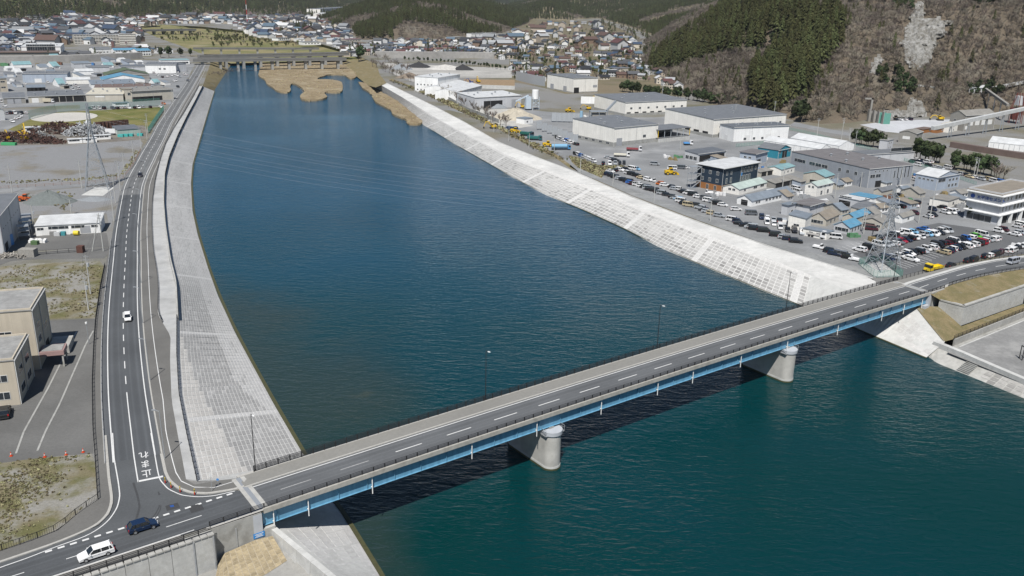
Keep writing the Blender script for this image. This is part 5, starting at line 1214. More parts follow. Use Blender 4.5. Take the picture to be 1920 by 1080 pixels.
# reed islands
def reed_island(name, pts, h=1.3):
    P = [at(x, y, ZW) for x, y in pts]; n = 90; ring = smooth(P + [P[0]], n, 3)[:-1]; c = sum(ring, Vector())/len(ring)
    mb = MB(); rings = []
    for k, (f, z) in enumerate(((1.0, -.3), (.985, .5), (.96, h), (.75, h+.25), (.45, h+.1), (.15, h+.3))):
        rings.append([(c + (p-c)*(f + (.02*mnoise.noise((p.x*.2, p.y*.2, k)) if 0 < k < 3 else 0))) * 1.0 + Vector((0, 0, z + .35*mnoise.noise((p.x*.15+k, p.y*.15, 0)) - 0)) for p in ring])
    for a in range(len(rings)): rings[a] = [Vector((p.x, p.y, p.z)) for p in rings[a]]
    mb.loft(rings, caps=False); mb.face(rings[-1]); return mb.build(name, REED, kind='structure')
for pts in ([(492,115),(560,116),(640,118),(668,122),(672,142),(664,150),(655,150),(645,141),(612,141),(610,145),(600,145),(593,152),(600,150),(625,151),(641,155),(643,163),(642,175),(630,177),(612,173),(605,178),(617,183),(610,188),(592,190),(575,192),(563,188),(562,181),(573,174),(566,166),(554,160),(548,157),(543,165),(547,172),(540,177),(528,176),(517,172),(512,166),(500,160),(497,151),(484,144),(486,135),(490,125)],
            [(672,156),(690,158),(704,164),(716,176),(745,190),(772,212),(793,229),(790,235),(778,236),(763,235),(762,226),(748,222),(735,216),(733,208),(722,203),(703,193),(698,180),(690,173),(680,168)]):
    # irregular outline: triangulate and raise
    P = [Vector((*at(x, y, ZW)[:2], 0)) for x, y in pts]
    rs = smooth(P + [P[0]], 150, 2)[:-1]
    bm = bmesh.new(); vs = [bm.verts.new(p) for p in rs]
    for t in tessellate_polygon([rs]):
        try: bm.faces.new([vs[i] for i in t])
        except ValueError: pass
    bmesh.ops.subdivide_edges(bm, edges=[e for e in bm.edges if e.calc_length() > 8 and not e.is_boundary], cuts=3, use_grid_fill=False)
    bmesh.ops.triangulate(bm, faces=bm.faces[:])
    for v in bm.verts:
        v.co.z = ZW + 1.25 + .5*mnoise.noise((v.co.x*.08, v.co.y*.08, 2))
    geom = bmesh.ops.extrude_edge_only(bm, edges=[e for e in bm.edges if e.is_boundary])
    for g in geom['geom']:
        if isinstance(g, bmesh.types.BMVert): g.co.z = ZW - .4; g.co.xy += Vector((.15, -.6))
    for f in bm.faces:
        f.normal_update()
        if f.normal.z < 0 and abs(f.normal.z) > .3: f.normal_flip()
    me = bpy.data.meshes.new('reed_bed'); bm.to_mesh(me); bm.free(); me.materials.append(REED); link('reed_bed', me, kind='structure')
# ---- surface sheets of the west bank
def LS(name, pts, m, dz=0.0, **k): return sheet(name, [aL(*p) for p in pts], zL, dz - .045, m, kind='structure', **k)
LS('ground', [(0,500),(45,494),(187,489),(197,500),(190,545),(182,597),(95,600),(0,612),(-60,615),(-60,510)], G_LOT, .005)
LS('car_park', [(96,598),(182,596),(176,660),(174,720),(175,850),(120,853),(60,860),(0,868),(-80,880),(-80,640)], A_LOT, .005)
LS('ground', [(0,868),(60,860),(172,850),(179,870),(184,932),(147,960),(110,992),(0,1032),(-90,1055),(-90,880)], G_LOT, .01)
LS('car_park', [(0,472),(100,468),(204,463),(203,452),(200,437),(190,436),(60,443),(20,462),(-60,480)], A_LOT, .008)
LS('road', [(-80,520),(0,497),(20,489),(60,486),(195,484),(203,476),(204,464),(130,468),(0,478),(-80,482)], A_LOT, .012)
LS('road', [(-80,366),(0,360.5),(100,355),(200,346),(243,336),(247,331),(235,335),(170,345),(80,350),(0,354.5),(-80,360)], A_CARPARK, .012)
LS('ground', [(-80,272),(0,273),(130,271),(248,263),(262,262),(268,268),(262,282),(245,318),(235,333),(170,345),(80,350),(0,354.5),(-80,360)], G_VAC, .006)
LS('ground', [(-80,366),(0,361),(100,356),(200,347),(233,340),(226,358),(214,400),(206,432),(200,400),(80,406),(-80,440)], G_VAC, .007)
LS('sports_field', [(15,243),(60,222),(110,210),(200,206),(310,200),(298,215),(285,232),(278,245),(270,235),(180,233),(100,236),(40,248)], G_FIELD, .01)
SAND = mat('infield_sand', (.42, .405, .375), .95, .1, .5, big=.1)
ell = []
for k in range(40):
    t = 2*math.pi*k/40; ell.append((120 + 63*math.cos(t), 219.5 + 8.6*math.sin(t) - 2.2*math.cos(t)*1.2))
LS('sports_field', ell, SAND, .02)
LS('car_park', [(-80,232),(40,246),(15,243),(60,220),(40,208),(-80,212)], A_CARPARK, .008)
LS('car_park', [(150,205),(320,196),(322,189),(150,193)], A_CARPARK, .012)
LS('ground', [(-60,246),(30,245),(270,235),(280,248),(275,258),(240,264),(130,271),(-60,273)], mat('scrap_ground', (.15, .135, .115), .95, .25, 1, big=.25, bigscale=.1), .008)
LS('car_park', [(-80,205),(0,203),(160,196),(330,188),(345,170),(352,150),(360,130),(366,120),(268,112),(140,118),(-80,122)], A_CARPARK, .003)
for pts in ([(144,621),(118,672),(91,726),(45,808),(30,850)], [(175,620),(160,647),(136,702),(112,757),(86,807),(70,845)]):
    q = resample([aL(*p) for p in pts], n=30); strip('drain_channel', lift(offset(q, .16), .0), lift(offset(q, -.16), .0), CONC_D, kind='structure')
# ---- surface sheets of the far bank
def RS(name, pts, m, dz=0.0): return sheet(name, [aR(*p) for p in pts], zRf, dz + .02, m, rows=False, kind='structure')
RS('car_park', [(1640,521),(1540,490),(1435,457),(1310,413),(1185,365),(1085,322),(1050,300),(1010,282),(930,240),(870,213),(835,205),(880,205),(980,205),(1090,215),(1140,222),(1300,218),(1480,245),(1600,268),(1720,300),(1830,330),(1960,390),(1960,470),(1870,482),(1800,492),(1735,507),(1680,520)], A_CARPARK, 0)
DIRTR = mat('track_gravel', (.20, .205, .205), .95, .15, .8, big=.2, bigscale=.08, stain=(.3, .3, .29), stainscale=.1, stainamt=.6)
RS('track', [(1636,521),(1540,490.5),(1435,457.5),(1310,413.5),(1185,366),(1085,323),(1068,312),(1075,300),(1100,312),(1130,332),(1180,352),(1240,377),(1330,408),(1440,448),(1545,480),(1600,497),(1645,515)], DIRTR, .012)
RS('ground', [(955,152),(1020,165),(1060,176),(1130,174),(1200,176),(1290,182),(1225,128),(1195,100),(1200,70),(1130,40),(1000,36),(955,50)], grassy('hamlet_fields', (.17, .14, .095), (.12, .11, .065), (.15, .14, .12), .012, .6), .005)
RS('grass_verge', [(1085,322),(1068,315),(1040,295),(1000,277),(930,240),(860,208),(800,178),(748,156),(728,150),(735,148),(790,168),(850,192),(905,221),(935,238),(985,262),(1030,282),(1052,295)], G_BANK, .012)
RS('grass_verge', [(1068,294),(1080,293),(1100,303),(1120,312),(1180,312),(1178,316),(1135,322),(1128,334),(1115,328),(1085,315),(1072,304)], G_BANK, .016)
RS('car_park', [(1600,476),(1640,455),(1700,430),(1760,418),(1830,428),(1960,450),(1960,472),(1870,482),(1800,492),(1735,507),(1690,517),(1650,500)], mat('asphalt_dark_lot', (.10, .103, .107), .9, .1, 2, big=.15, bigscale=.06), .014)
WHITEQ = mat('quarry_floor', (.42, .43, .45), .95, .08, .3, big=.14, bigscale=.03)
RS('quarry_floor', [(1612,234),(1660,228),(1700,225),(1790,224),(1785,243),(1720,244),(1690,250),(1660,247)], WHITEQ, .02)
RS('ground', [(880,206),(978,204),(985,232),(1000,236),(975,240),(930,236),(905,222)], mat('plant_dust', (.42, .41, .38), .95, .1, .4, big=.15), .02)
RS('road', [(1480,235),(1560,250),(1640,262),(1700,275),(1640,258),(1560,243),(1490,229)], A_CARPARK, .022)
# parking bay lines
def bay_lines(pts, vec, parent):
    for x, y in pts:
        a = aR(x, y, .05); b = aR(x+vec[0], y+vec[1], .05); d_ = (b-a).normalized(); nn = Vector((-d_.y, d_.x, 0))*.09
        MB().face([a-nn, b-nn, b+nn, a+nn]).build('bay_line', PAINT, parent)
bl_root = RS('parking_bay', [(1675,503),(1700,509),(1780,490),(1690,495)], mat('asphalt_dark_lot', (.1, .1, .1)), .02)
bay_lines([(1675+i*6.6, 495-i*2.0) for i in range(8)], (26, 8.5), bl_root)
bay_lines([(1721+i*7.2, 478.5-i*2.2) for i in range(9)], (26, 8.5), bl_root)
bay_lines([(1570+i*8.5, 465-i*2.6) for i in range(9)], (30, 11), bl_root)
# ================================================================ vehicles
CARP = mat('car_paint', objcol=True, rough=.28, var=0, spec=.6)
CGLASS = mat('car_glass', (.012, .015, .018), .06, 0, spec=.8)
TYRE = mat('tyre_rubber', (.015, .015, .016), .8, 0); RIM = mat('wheel_rim', (.45, .46, .47), .35, 0, metal=.7)
HEADL = mat('headlight', (.75, .77, .8), .15, 0); TAILL = mat('tail_light', (.35, .01, .01), .3, 0); BUMP = mat('bumper_black', (.03, .03, .032), .6, 0)
PLATEY = mat('plate_yellow', (.6, .45, .02), .5, 0)
KINDS_CAR = {  # length, width, belt z, roof z, (profile: nose z, hood end x, roof front x, roof rear x, rear belt x)
 'hatchback': (4.0, 1.7, .92, 1.5, .70, .22, .40, .86, .97), 'sedan': (4.5, 1.75, .90, 1.43, .70, .25, .43, .74, .86), 'minivan': (4.75, 1.75, 1.02, 1.85, .85, .13, .27, .94, .99),
 'suv': (4.5, 1.82, 1.05, 1.68, .90, .24, .40, .90, .98), 'kei wagon': (3.4, 1.48, .98, 1.68, .85, .16, .30, .93, .99), 'van': (4.6, 1.7, 1.05, 1.95, 1.0, .03, .13, .97, .995), 'estate car': (4.5, 1.72, .92, 1.5, .70, .24, .42, .92, .98)}
def car_parts(kind, fine=False):
    L, Wd, bz, rz, nz, xh, xf, xr, xb = KINDS_CAR[kind]; w2 = Wd/2
    X = lambda f: L/2 - f*L      # f: 0 front .. 1 rear
    g = .22
    prof = [(X(0)-.02, g+.1, .9), (X(0), .5, .92), (X(.015), nz-.08, .93), (X(.05), nz, .94), (X(xh), bz-.02, 1.0), (X(xh+.03), bz, 1.0), (X(xb), bz+.02, 1.0), (X(.995), bz-.1, .97), (X(1.0), .55, .95), (X(.99), g+.1, .93)]
    b = MB()
    # hull: rings across the width
    n = len(prof)
    rings = []
    for sy, sc, dz in ((-1, 1, 0), (-.96, 1, .0), (.96, 1, .0), (1, 1, 0)):
        ring = []
        for i, (x, z, f) in enumerate(prof):
            edge = abs(sy) == 1
            zz = z if not edge else (z - .12 if z > bz-.2 else z); xx = x*(.985 if edge else 1)
            ring.append((xx, sy*w2*(f if not edge else f), zz))
        rings.append(ring)
    b.loft(rings, closed=True, caps=True)
    # roof and pillars
    rw = w2*.80; bw_ = w2*.94
    lo = [(X(xh+.02), bw_), (X(xb-.005), bw_)]; hi = [(X(xf), rw), (X(xr), rw)]
    b.hexa([(hi[1][0], -rw, rz-.05), (hi[0][0], -rw, rz-.05), (hi[0][0], rw, rz-.05), (hi[1][0], rw, rz-.05), (hi[1][0]+.06, -rw*.93, rz), (hi[0][0]-.12, -rw*.93, rz), (hi[0][0]-.12, rw*.93, rz), (hi[1][0]+.06, rw*.93, rz)])
    def pil(xl, xt, r=.05):
        for s_ in (-1, 1): b.bar((xl, s_*bw_, bz-.02), (xt, s_*rw, rz-.04), r, n=4)
    pil(lo[0][0], hi[0][0], .045); pil(lo[1][0], hi[1][0], .08)
    xm = (lo[0][0]+lo[1][0])/2 - .05; pil(xm, xm, .04)
    if L > 4.2 and kind != 'sedan': pil(xm-1.05, xm-1.0, .05)
    gl = MB().hexa([(lo[1][0]-.02, -bw_+.01, bz-.05), (lo[0][0], -bw_+.01, bz-.05), (lo[0][0], bw_-.01, bz-.05), (lo[1][0]-.02, bw_-.01, bz-.05), (hi[1][0]+.02, -rw+.01, rz-.04), (hi[0][0], -rw+.01, rz-.04), (hi[0][0], rw-.01, rz-.04), (hi[1][0]+.02, rw-.01, rz-.04)])
    wr = .31 if L > 3.6 else .27
    wl_ = MB(); wl_.bar((0, -.1, 0), (0, .1, 0), wr, n=14 if fine else 9); 
    rm = MB(); rm.bar((0, -.115, 0), (0, .115, 0), wr*.62, n=10 if fine else 7)
    parts = [('body', b.mesh('body', CARP), (0, 0, 0)), ('window_glass', gl.mesh('window_glass', CGLASS), (0, 0, 0))]
    wm, rmm = wl_.mesh('wheel', TYRE), rm.mesh('rim', RIM)
    for x in (X(.19), X(.80)):
        for s_ in (-1, 1): parts.append(('wheel', wm, (x, s_*(w2-.09), wr), rmm))
    hl = MB().box(-.06, .04, -.2, .2, -.07, .07).mesh('headlight', HEADL); tl = MB().box(-.03, .05, -.12, .12, -.16, .16).mesh('tail_light', TAILL)
    for s_ in (-1, 1):
        parts.append(('headlight', hl, (X(.03), s_*w2*.66, nz-.12))); parts.append(('tail_light', tl, (X(1.0), s_*w2*.78, bz-.16)))
    if fine:
        bp = MB().box(X(0)-.06, X(0)+.03, -w2*.8, w2*.8, .3, .46).box(X(1)-.04, X(1)+.05, -w2*.85, w2*.85, .3, .5).mesh('bumper', BUMP); parts.append(('bumper', bp, (0, 0, 0)))
        mi = MB(); 
        for s_ in (-1, 1): mi.box(X(xh+.08)-.08, X(xh+.08)+.08, s_*w2-.02 if s_ > 0 else -w2-.16, s_*w2+.16 if s_ > 0 else -w2+.02, bz, bz+.15)
        parts.append(('mirror', mi.mesh('mirror', CARP), (0, 0, 0)))
        hd = MB()
        for s_ in (-1, 1):
            for x in (xm+.35, xm-.75): hd.box(x-.1, x+.1, s_*w2*.985-.02, s_*w2*.985+.02, bz-.17, bz-.12)
        parts.append(('door_handle', hd.mesh('door_handle', RIM), (0, 0, 0)))
        parts.append(('number_plate', MB().box(X(0)-.02, X(0)+.045, -.17, .17, .48, .64).mesh('number_plate', PAINT), (0, 0, 0)))
    return parts
PARTS_CAR = {}
CCOL = {'w': ('white', (.72, .72, .72)), 'k': ('black', (.010, .010, .012)), 's': ('silver', (.36, .38, .40)), 'g': ('grey', (.12, .13, .145)), 'b': ('blue', (.03, .13, .42)), 'l': ('light blue', (.2, .42, .62)), 'n': ('navy', (.010, .018, .045)),
        'r': ('red', (.30, .012, .03)), 'm': ('maroon', (.06, .008, .015)), 'e': ('green', (.08, .36, .02)), 'y': ('beige', (.50, .42, .27)), 'o': ('orange', (.55, .14, .02))}
def car(kind, colour, pos, ang, label, group=None, fine=False, name='parked_car'):
    key = (kind, fine)
    if key not in PARTS_CAR: PARTS_CAR[key] = car_parts(kind, fine)
    root = thing(name, label, 'car' if kind != 'van' else 'van', pos, ang, group)
    for p in PARTS_CAR[key]:
        o = link(p[0], p[1], root, p[2], color=colour)
        if len(p) > 3 and (fine or KEEP_RIMS): link('rim', p[3], o, color=colour)
    return root
KEEP_RIMS = False
TRK = {}
def pickup(colour, pos, ang, label, group=None):
    if 'kp' not in TRK:
        cab = MB().hexa([(.55,-.72,.35),(1.6,-.72,.35),(1.6,.72,.35),(.55,.72,.35),(.62,-.64,1.72),(1.15,-.64,1.72),(1.15,.64,1.72),(.62,.64,1.72)]).mesh('cab', CARP)
        gl = MB().hexa([(.7,-.725,1.02),(1.42,-.725,1.02),(1.42,.725,1.02),(.7,.725,1.02),(.74,-.655,1.62),(1.2,-.655,1.62),(1.2,.655,1.62),(.74,.655,1.62)]).mesh('window_glass', CGLASS)
        bed = MB().box(-1.68,.5,-.72,.72,.45,.66).box(-1.68,.5,-.72,-.66,.66,1.0).box(-1.68,.5,.66,.72,.66,1.0).box(-1.68,-1.62,-.66,.66,.66,1.0).box(.44,.5,-.66,.66,.66,1.1).mesh('cargo_bed', CARP)
        TRK['kp'] = [('cab', cab, (0,0,0)), ('window_glass', gl, (0,0,0)), ('cargo_bed', bed, (0,0,0))]
        wm = MB().bar((0,-.09,0),(0,.09,0),.27,n=9).mesh('wheel', TYRE)
        for x in (1.1, -1.0):
            for s_ in (-1, 1): TRK['kp'].append(('wheel', wm, (x, s_*.6, .27)))
    root = thing('pickup_truck', label, 'truck', pos, ang, group)
    for nm, me, lc in TRK['kp']: link(nm, me, root, lc, color=colour)
    return root
def truck(colour, pos, ang, label, body='flat', bodycol=None, L=7.0, group=None):
    key = ('tr', body, L); w2 = 1.1
    if key not in TRK:
        ps = []; x1 = L/2
        ps.append(('cab', MB().hexa([(x1-1.7,-w2,.6),(x1,-w2,.6),(x1,w2,.6),(x1-1.7,w2,.6),(x1-1.6,-w2*.94,2.6),(x1-.35,-w2*.94,2.6),(x1-.35,w2*.94,2.6),(x1-1.6,w2*.94,2.6)]).mesh('cab', CARP), (0,0,0), 0))
        ps.append(('window_glass', MB().hexa([(x1-1.2,-w2-.01,1.5),(x1-.1,-w2-.01,1.5),(x1-.1,w2+.01,1.5),(x1-1.2,w2+.01,1.5),(x1-1.2,-w2*.955,2.35),(x1-.26,-w2*.955,2.35),(x1-.26,w2*.955,2.35),(x1-1.2,w2*.955,2.35)]).mesh('window_glass', CGLASS), (0,0,0), 0))
        ps.append(('chassis', MB().box(-L/2, x1-.3, -.45, .45, .5, .85).mesh('chassis', BUMP), (0,0,0), 0))
        bx = MB()
        if body == 'flat': bx.box(-L/2, x1-1.9, -w2, w2, .9, 1.1).box(-L/2, x1-1.9, -w2, -w2+.06, 1.1, 1.55).box(-L/2, x1-1.9, w2-.06, w2, 1.1, 1.55).box(-L/2, -L/2+.06, -w2+.06, w2-.06, 1.1, 1.55)
        elif body == 'dump': bx.hexa([(-L/2,-w2,1.0),(x1-2,-w2,1.0),(x1-2,w2,1.0),(-L/2,w2,1.0),(-L/2-.2,-w2*1.05,2.3),(x1-1.85,-w2*1.05,2.3),(x1-1.85,w2*1.05,2.3),(-L/2-.2,w2*1.05,2.3)]); bx.box(x1-2.0, x1-1.2, -w2, w2, 2.3, 2.75)
        elif body == 'tank': bx.bar((-L/2, 0, 2.0), (x1-2.0, 0, 2.0), 1.05, n=14); bx.box(-L/2, x1-2, -.5, .5, .85, 1.2)
        else: bx.box(-L/2, x1-1.9, -w2, w2, .9, 3.0)
        ps.append((('cargo_bed' if body == 'flat' else 'tipper_body' if body == 'dump' else 'tank' if body == 'tank' else 'box_body'), bx.mesh('cargo', CARP), (0,0,0), 1))
        wm = MB().bar((0,-.15,0),(0,.15,0),.45,n=10).mesh('wheel', TYRE)
        for x in (x1-1.0, -L/2+1.0, -L/2+2.1):
            for s_ in (-1, 1): ps.append(('wheel', wm, (x, s_*.9, .45), 0))
        TRK[key] = ps
    root = thing('truck', label, 'truck', pos, ang, group)
    for nm, me, lc, bc in TRK[key]: link(nm, me, root, lc, color=(bodycol or colour) if bc else colour)
    return root
def heading(af, x, y, v):
    a = af(x, y); b = af(x+v[0], y+v[1]); return math.atan2(b.y-a.y, b.x-a.x)
# moving cars on the road
car('hatchback', (.008, .022, .06), bw(-29.8, 1.35)+Vector((0,0,.01)), BA, 'dark blue hatchback turning at the junction in front of the bridge', fine=True, name='car')
car('estate car', (.75, .75, .75), bw(-36.6, -1.6)+Vector((0,0,.01)), BA+math.pi, 'white estate car driving on the approach road below the junction', fine=True, name='car')
p0 = aL(238, 601); car('kei wagon', (.75, .75, .75), aL(240, 600, .01), heading(aL, 240, 600, (1, 20)), 'small white car with yellow plate driving down the curving road', fine=True, name='car')
car('hatchback', (.015, .012, .02), aL(263, 331, .01), heading(aL, 263, 331, (-4, 10)), 'dark car with red tail driving upstream near the side road', fine=True, name='car')
car('van', (.40, .42, .46), RA_C[30]+Vector((0,0,.01)) if False else at(1899, 494, -.85), heading(lambda x, y: at(x, y, -.85), 1899, 494, (-20, 5)), 'silver van arriving on the elevated road at the frame edge', fine=True, name='van')
car('suv', (.010, .012, .014), aL(10, 778, .0), heading(aL, 10, 778, (4, -20)), 'black car parked in front of the lower beige block', fine=True)
# parked rows: (origin, zoom, heading in the picture, description, cars)
TYPES = ['hatchback', 'sedan', 'minivan', 'suv', 'kei wagon', 'estate car', 'minivan', 'kei wagon', 'hatchback']
def row(org, zoom, vec, desc, items, group, af=aR, flip=.3, ang=None):
    kinds_seen = {}
    for i, it in enumerate(items):
        x = org[0] + it[0]/zoom; y = org[1] + (it[1]+10)/zoom; c = it[2]; kd = it[3] if len(it) > 3 else rnd.choice(TYPES)
        cn, cc = CCOL[c]; j = .85+.3*rnd.random(); cc = tuple(min(.8, q*j) for q in cc)
        a = heading(af, x, y, vec) if ang is None else ang
        a += rnd.uniform(-.05, .05) + (math.pi if rnd.random() < flip else 0)
        lab = f'{cn} {kd if kd != "pickup" else "small truck"}, {ordn(i)} of {desc}'
        if kd == 'pickup': pickup(cc, af(x, y, .03), a, lab, group)
        else: car(kd, cc, af(x, y, .03), a, lab, group)
G1 = 'cars parked along the far bank crest'; G2 = 'cars in the bay car park by the bridge'; G3 = 'cars parked in the works yards'
row((1100,290), 6, (20,3), 'the crest row counted from upstream', [(245,225,'n'),(285,240,'k'),(325,258,'k'),(372,273,'s'),(415,288,'k'),(462,305,'k'),(495,318,'b'),(525,333,'m'),(575,343,'w'),(607,358,'w'),(655,370,'k','minivan'),(690,385,'s'),(718,396,'k','minivan'),(770,407,'k','minivan'),(805,426,'k'),(850,440,'s'),(900,456,'k')], G1)
row((1100,290), 6, (20,3), 'the crest row beyond its first gap', [(965,482,'k'),(1000,490,'s'),(1032,503,'l'),(1060,528,'w','van'),(1095,552,'k'),(1145,573,'y','van'),(1210,582,'k','van'),(1275,600,'s'),(1315,625,'k'),(1358,645,'s'),(1398,666,'y'),(1488,690,'s','estate car')], G1)
row((1100,290), 6, (20,3), 'the crest row past the lone pole', [(1640,738,'w'),(1690,757,'n'),(1715,778,'k'),(1785,800,'k'),(1845,820,'s'),(1890,838,'k')], G1)
row((1380,400), 6, (22,2), 'the crest row towards the bridge', [(105,140,'k'),(170,160,'s'),(237,178,'k'),(312,200,'k','minivan'),(450,250,'k'),(535,275,'s'),(575,292,'n'),(672,320,'k','suv')], G1)
row((1100,290), 6, (20,4), 'the upper rank above the crest row', [(265,188,'w','sedan'),(310,178,'k'),(375,173,'w'),(440,168,'k'),(505,160,'w','van'),(560,163,'l')], G1)
row((1100,290), 6, (18,4), 'the short second row from upstream', [(470,213,'w'),(505,223,'k'),(545,235,'k'),(585,250,'k'),(612,262,'y'),(660,272,'s'),(692,285,'w'),(737,294,'w','pickup')], G1)
row((1100,290), 6, (20,2), 'the pair beside the loader track', [(820,330,'o','kei wagon'),(880,345,'w','estate car')], G1)
row((1100,290), 6, (20,3), 'the second row in front of the navy office', [(965,368,'k'),(985,387,'s'),(1040,395,'w'),(1078,412,'k'),(1105,426,'k'),(1145,440,'w'),(1200,455,'k'),(1252,478,'w'),(1332,500,'g','van'),(1370,522,'w'),(1432,538,'s'),(1475,555,'k'),(1530,570,'w')], G1)
row((1100,290), 6, (20,1), 'the scattered cars on the open gravel', [(1680,618,'w','estate car'),(1850,668,'g','van'),(765,108,'s'),(960,158,'w','van'),(1055,150,'g','van'),(1110,148,'w'),(1375,432,'w','pickup')], G3)
row((1100,290), 6, (3,12), 'the knot of cars on the grass edge', [(185,103,'k','kei wagon'),(258,103,'w','minivan'),(320,100,'s'),(372,100,'k'),(420,97,'k')], G3)
row((1100,290), 6, (20,1), 'the loose trio beside the flatbeds', [(240,30,'s'),(290,47,'s'),(322,62,'k')], G3)
row((900,170), 6, (16,5), 'the row below the steel screens', [(870,530,'k'),(895,541,'w'),(918,550,'s'),(942,559,'w'),(980,566,'b'),(1003,582,'w'),(1042,588,'w'),(1080,602,'k')], G3)
row((900,170), 6, (16,5), 'the row behind the tanker', [(1075,713,'k'),(1108,722,'w'),(1140,735,'b'),(1175,747,'w'),(1207,764,'w'),(1245,779,'w'),(1278,795,'w')], G3)
row((1380,400), 6, (3,12), 'the cluster by the storehouse', [(288,50,'n'),(352,62,'w'),(345,105,'w','van'),(420,78,'s'),(485,92,'k'),(425,125,'w','pickup'),(540,112,'s'),(585,130,'g'),(495,160,'w','van'),(580,190,'k'),(655,200,'k'),(740,220,'s')], G1)
row((1380,400), 6, (20,4), 'the last bays before the fenced pylon', [(925,385,'w','pickup'),(1060,435,'k'),(1110,462,'n'),(1180,475,'g','van'),(1250,500,'k','kei wagon'),(1325,522,'w','pickup')], G2)
row((1380,400), 6, (20,5), 'the pair across the empty bays', [(1390,415,'w','suv'),(1500,395,'k','minivan')], G2)
row((1380,400), 6, (20,2), 'the two beside the lane houses', [(1115,275,'w','van'),(1520,180,'m','minivan')], G2)
row((1600,400), 6, (20,4), 'the top rank of the bay car park', [(265,282,'k','suv'),(435,255,'k'),(505,225,'w','pickup'),(592,225,'w'),(672,215,'l'),(785,178,'b')], G2)
row((1600,400), 6, (18,5), 'the first double rank, upper side', [(755,270,'w','pickup'),(792,248,'s'),(838,245,'l'),(885,240,'w'),(922,230,'w'),(962,222,'k'),(1003,205,'w'),(1050,200,'s')], G2)
row((1600,400), 6, (18,5), 'the first double rank, lower side', [(288,360,'w','minivan'),(355,362,'s'),(395,352,'s'),(450,345,'w'),(500,330,'g'),(542,315,'r'),(592,300,'n'),(642,290,'k'),(690,285,'w')], G2)
row((1600,400), 6, (18,5), 'the long double rank, upper side', [(380,515,'n'),(450,502,'s'),(520,485,'w'),(585,472,'n'),(622,455,'w'),(670,446,'k'),(720,436,'k'),(770,430,'s'),(820,408,'w'),(868,396,'w'),(906,384,'s'),(946,364,'k'),(992,346,'k'),(1042,340,'m'),(1086,334,'k'),(1132,320,'w'),(1178,308,'k'),(1218,300,'k'),(1266,290,'b'),(1312,282,'w'),(1380,262,'e','hatchback'),(1440,245,'w','van')], G2)
row((1600,400), 6, (18,5), 'the long double rank, lower side', [(655,525,'w','suv'),(1015,445,'y','estate car'),(1062,424,'n'),(1108,410,'w'),(1162,400,'n'),(1210,388,'k'),(1256,376,'w'),(1300,366,'w'),(1346,356,'w'),(1390,344,'k'),(1430,330,'r'),(1472,316,'w'),(1520,305,'s'),(1560,296,'w'),(1602,290,'w')], G2)
row((1600,400), 6, (14,-6), 'the rank half hidden behind the road railing', [(1095,590,'k'),(1290,540,'k'),(1352,530,'k'),(1480,495,'k'),(1545,485,'w'),(1600,468,'k'),(1650,452,'m'),(1740,432,'w'),(1795,428,'w'),(1850,392,'k'),(1782,385,'w','pickup'),(1868,372,'w'),(1905,378,'w')], G2)
row((1600,400), 6, (18,4), 'the group beside the cement office', [(1630,205,'w'),(1692,190,'m'),(1810,240,'w'),(1872,225,'s'),(1840,150,'w'),(1885,135,'w')], G2)
row((1600,180), 6, (18,4), 'the ranks behind the slate-grey factory', [(668,742,'k'),(702,715,'w'),(740,752,'n'),(722,775,'w'),(822,745,'w'),(852,782,'k'),(858,742,'w'),(928,800,'w'),(982,815,'s'),(1062,810,'w','van'),(1202,880,'s'),(1265,890,'k'),(1308,910,'y'),(1372,918,'w'),(1445,938,'s'),(1535,945,'y'),(1585,960,'w'),(1635,967,'b')], G3)
row((1600,180), 6, (18,4), 'the four on the white quarry floor', [(480,263,'k'),(530,265,'w'),(580,262,'w'),(637,262,'n','van')], G3)
row((1480,300), 6, (18,5), 'the yard between factory and lane', [(1275,335,'w','van'),(1425,362,'w','van'),(1240,412,'k'),(1425,480,'k'),(1198,530,'s'),(1250,525,'k'),(1295,515,'m'),(1350,510,'w'),(1397,515,'w'),(1060,495,'w'),(1410,600,'m'),(1612,560,'n'),(1715,535,'k'),(1750,592,'w'),(1815,590,'w'),(1852,575,'w'),(1560,640,'w'),(1612,620,'k'),(70,328,'w','van'),(92,362,'w','van'),(1400,220,'w','kei wagon')], G3)
row((0,200), 6, (10,3), 'the row beside the white tank in the far car park', [(75,75,'s'),(118,72,'k'),(165,72,'w'),(205,72,'g'),(245,70,'k'),(290,70,'w'),(235,105,'w'),(210,120,'w'),(175,135,'w'),(140,165,'w')], 'cars in the car park beside the sports field', af=aL)
row((160,90), 8, (10,3), 'the line along the sports field fence', [(280,905,'k'),(415,905,'g'),(480,905,'k'),(540,900,'w'),(585,897,'s'),(655,900,'w'),(740,900,'k'),(795,895,'w'),(860,890,'s'),(975,890,'k'),(1130,885,'w'),(1175,835,'o'),(120,905,'w','van'),(205,905,'w','van'),(60,905,'g')], 'cars beside the market hall', af=aL)
row((160,90), 8, (10,3), 'the lot between cold store and market', [(1025,370,'w'),(1085,405,'w'),(1155,435,'k'),(1225,430,'w'),(1290,410,'w'),(1340,400,'w'),(1380,415,'w'),(1415,430,'s'),(1480,395,'w'),(1510,400,'w'),(1540,490,'g'),(1360,490,'w'),(1330,495,'w'),(1380,360,'w'),(1390,580,'k')], 'cars in the lot beside the cold store', af=aL)
row((0,90), 8, (10,3), 'the trucks and cars in the small yard', [(15,800,'w','van'),(70,870,'w'),(290,575,'w'),(330,570,'s'),(375,540,'w'),(720,515,'w'),(1090,620,'w','van'),(1180,610,'w','van'),(1000,560,'w','van'),(1060,575,'s','van'),(1130,560,'w','van')], 'vehicles in the upstream yards', af=aL)
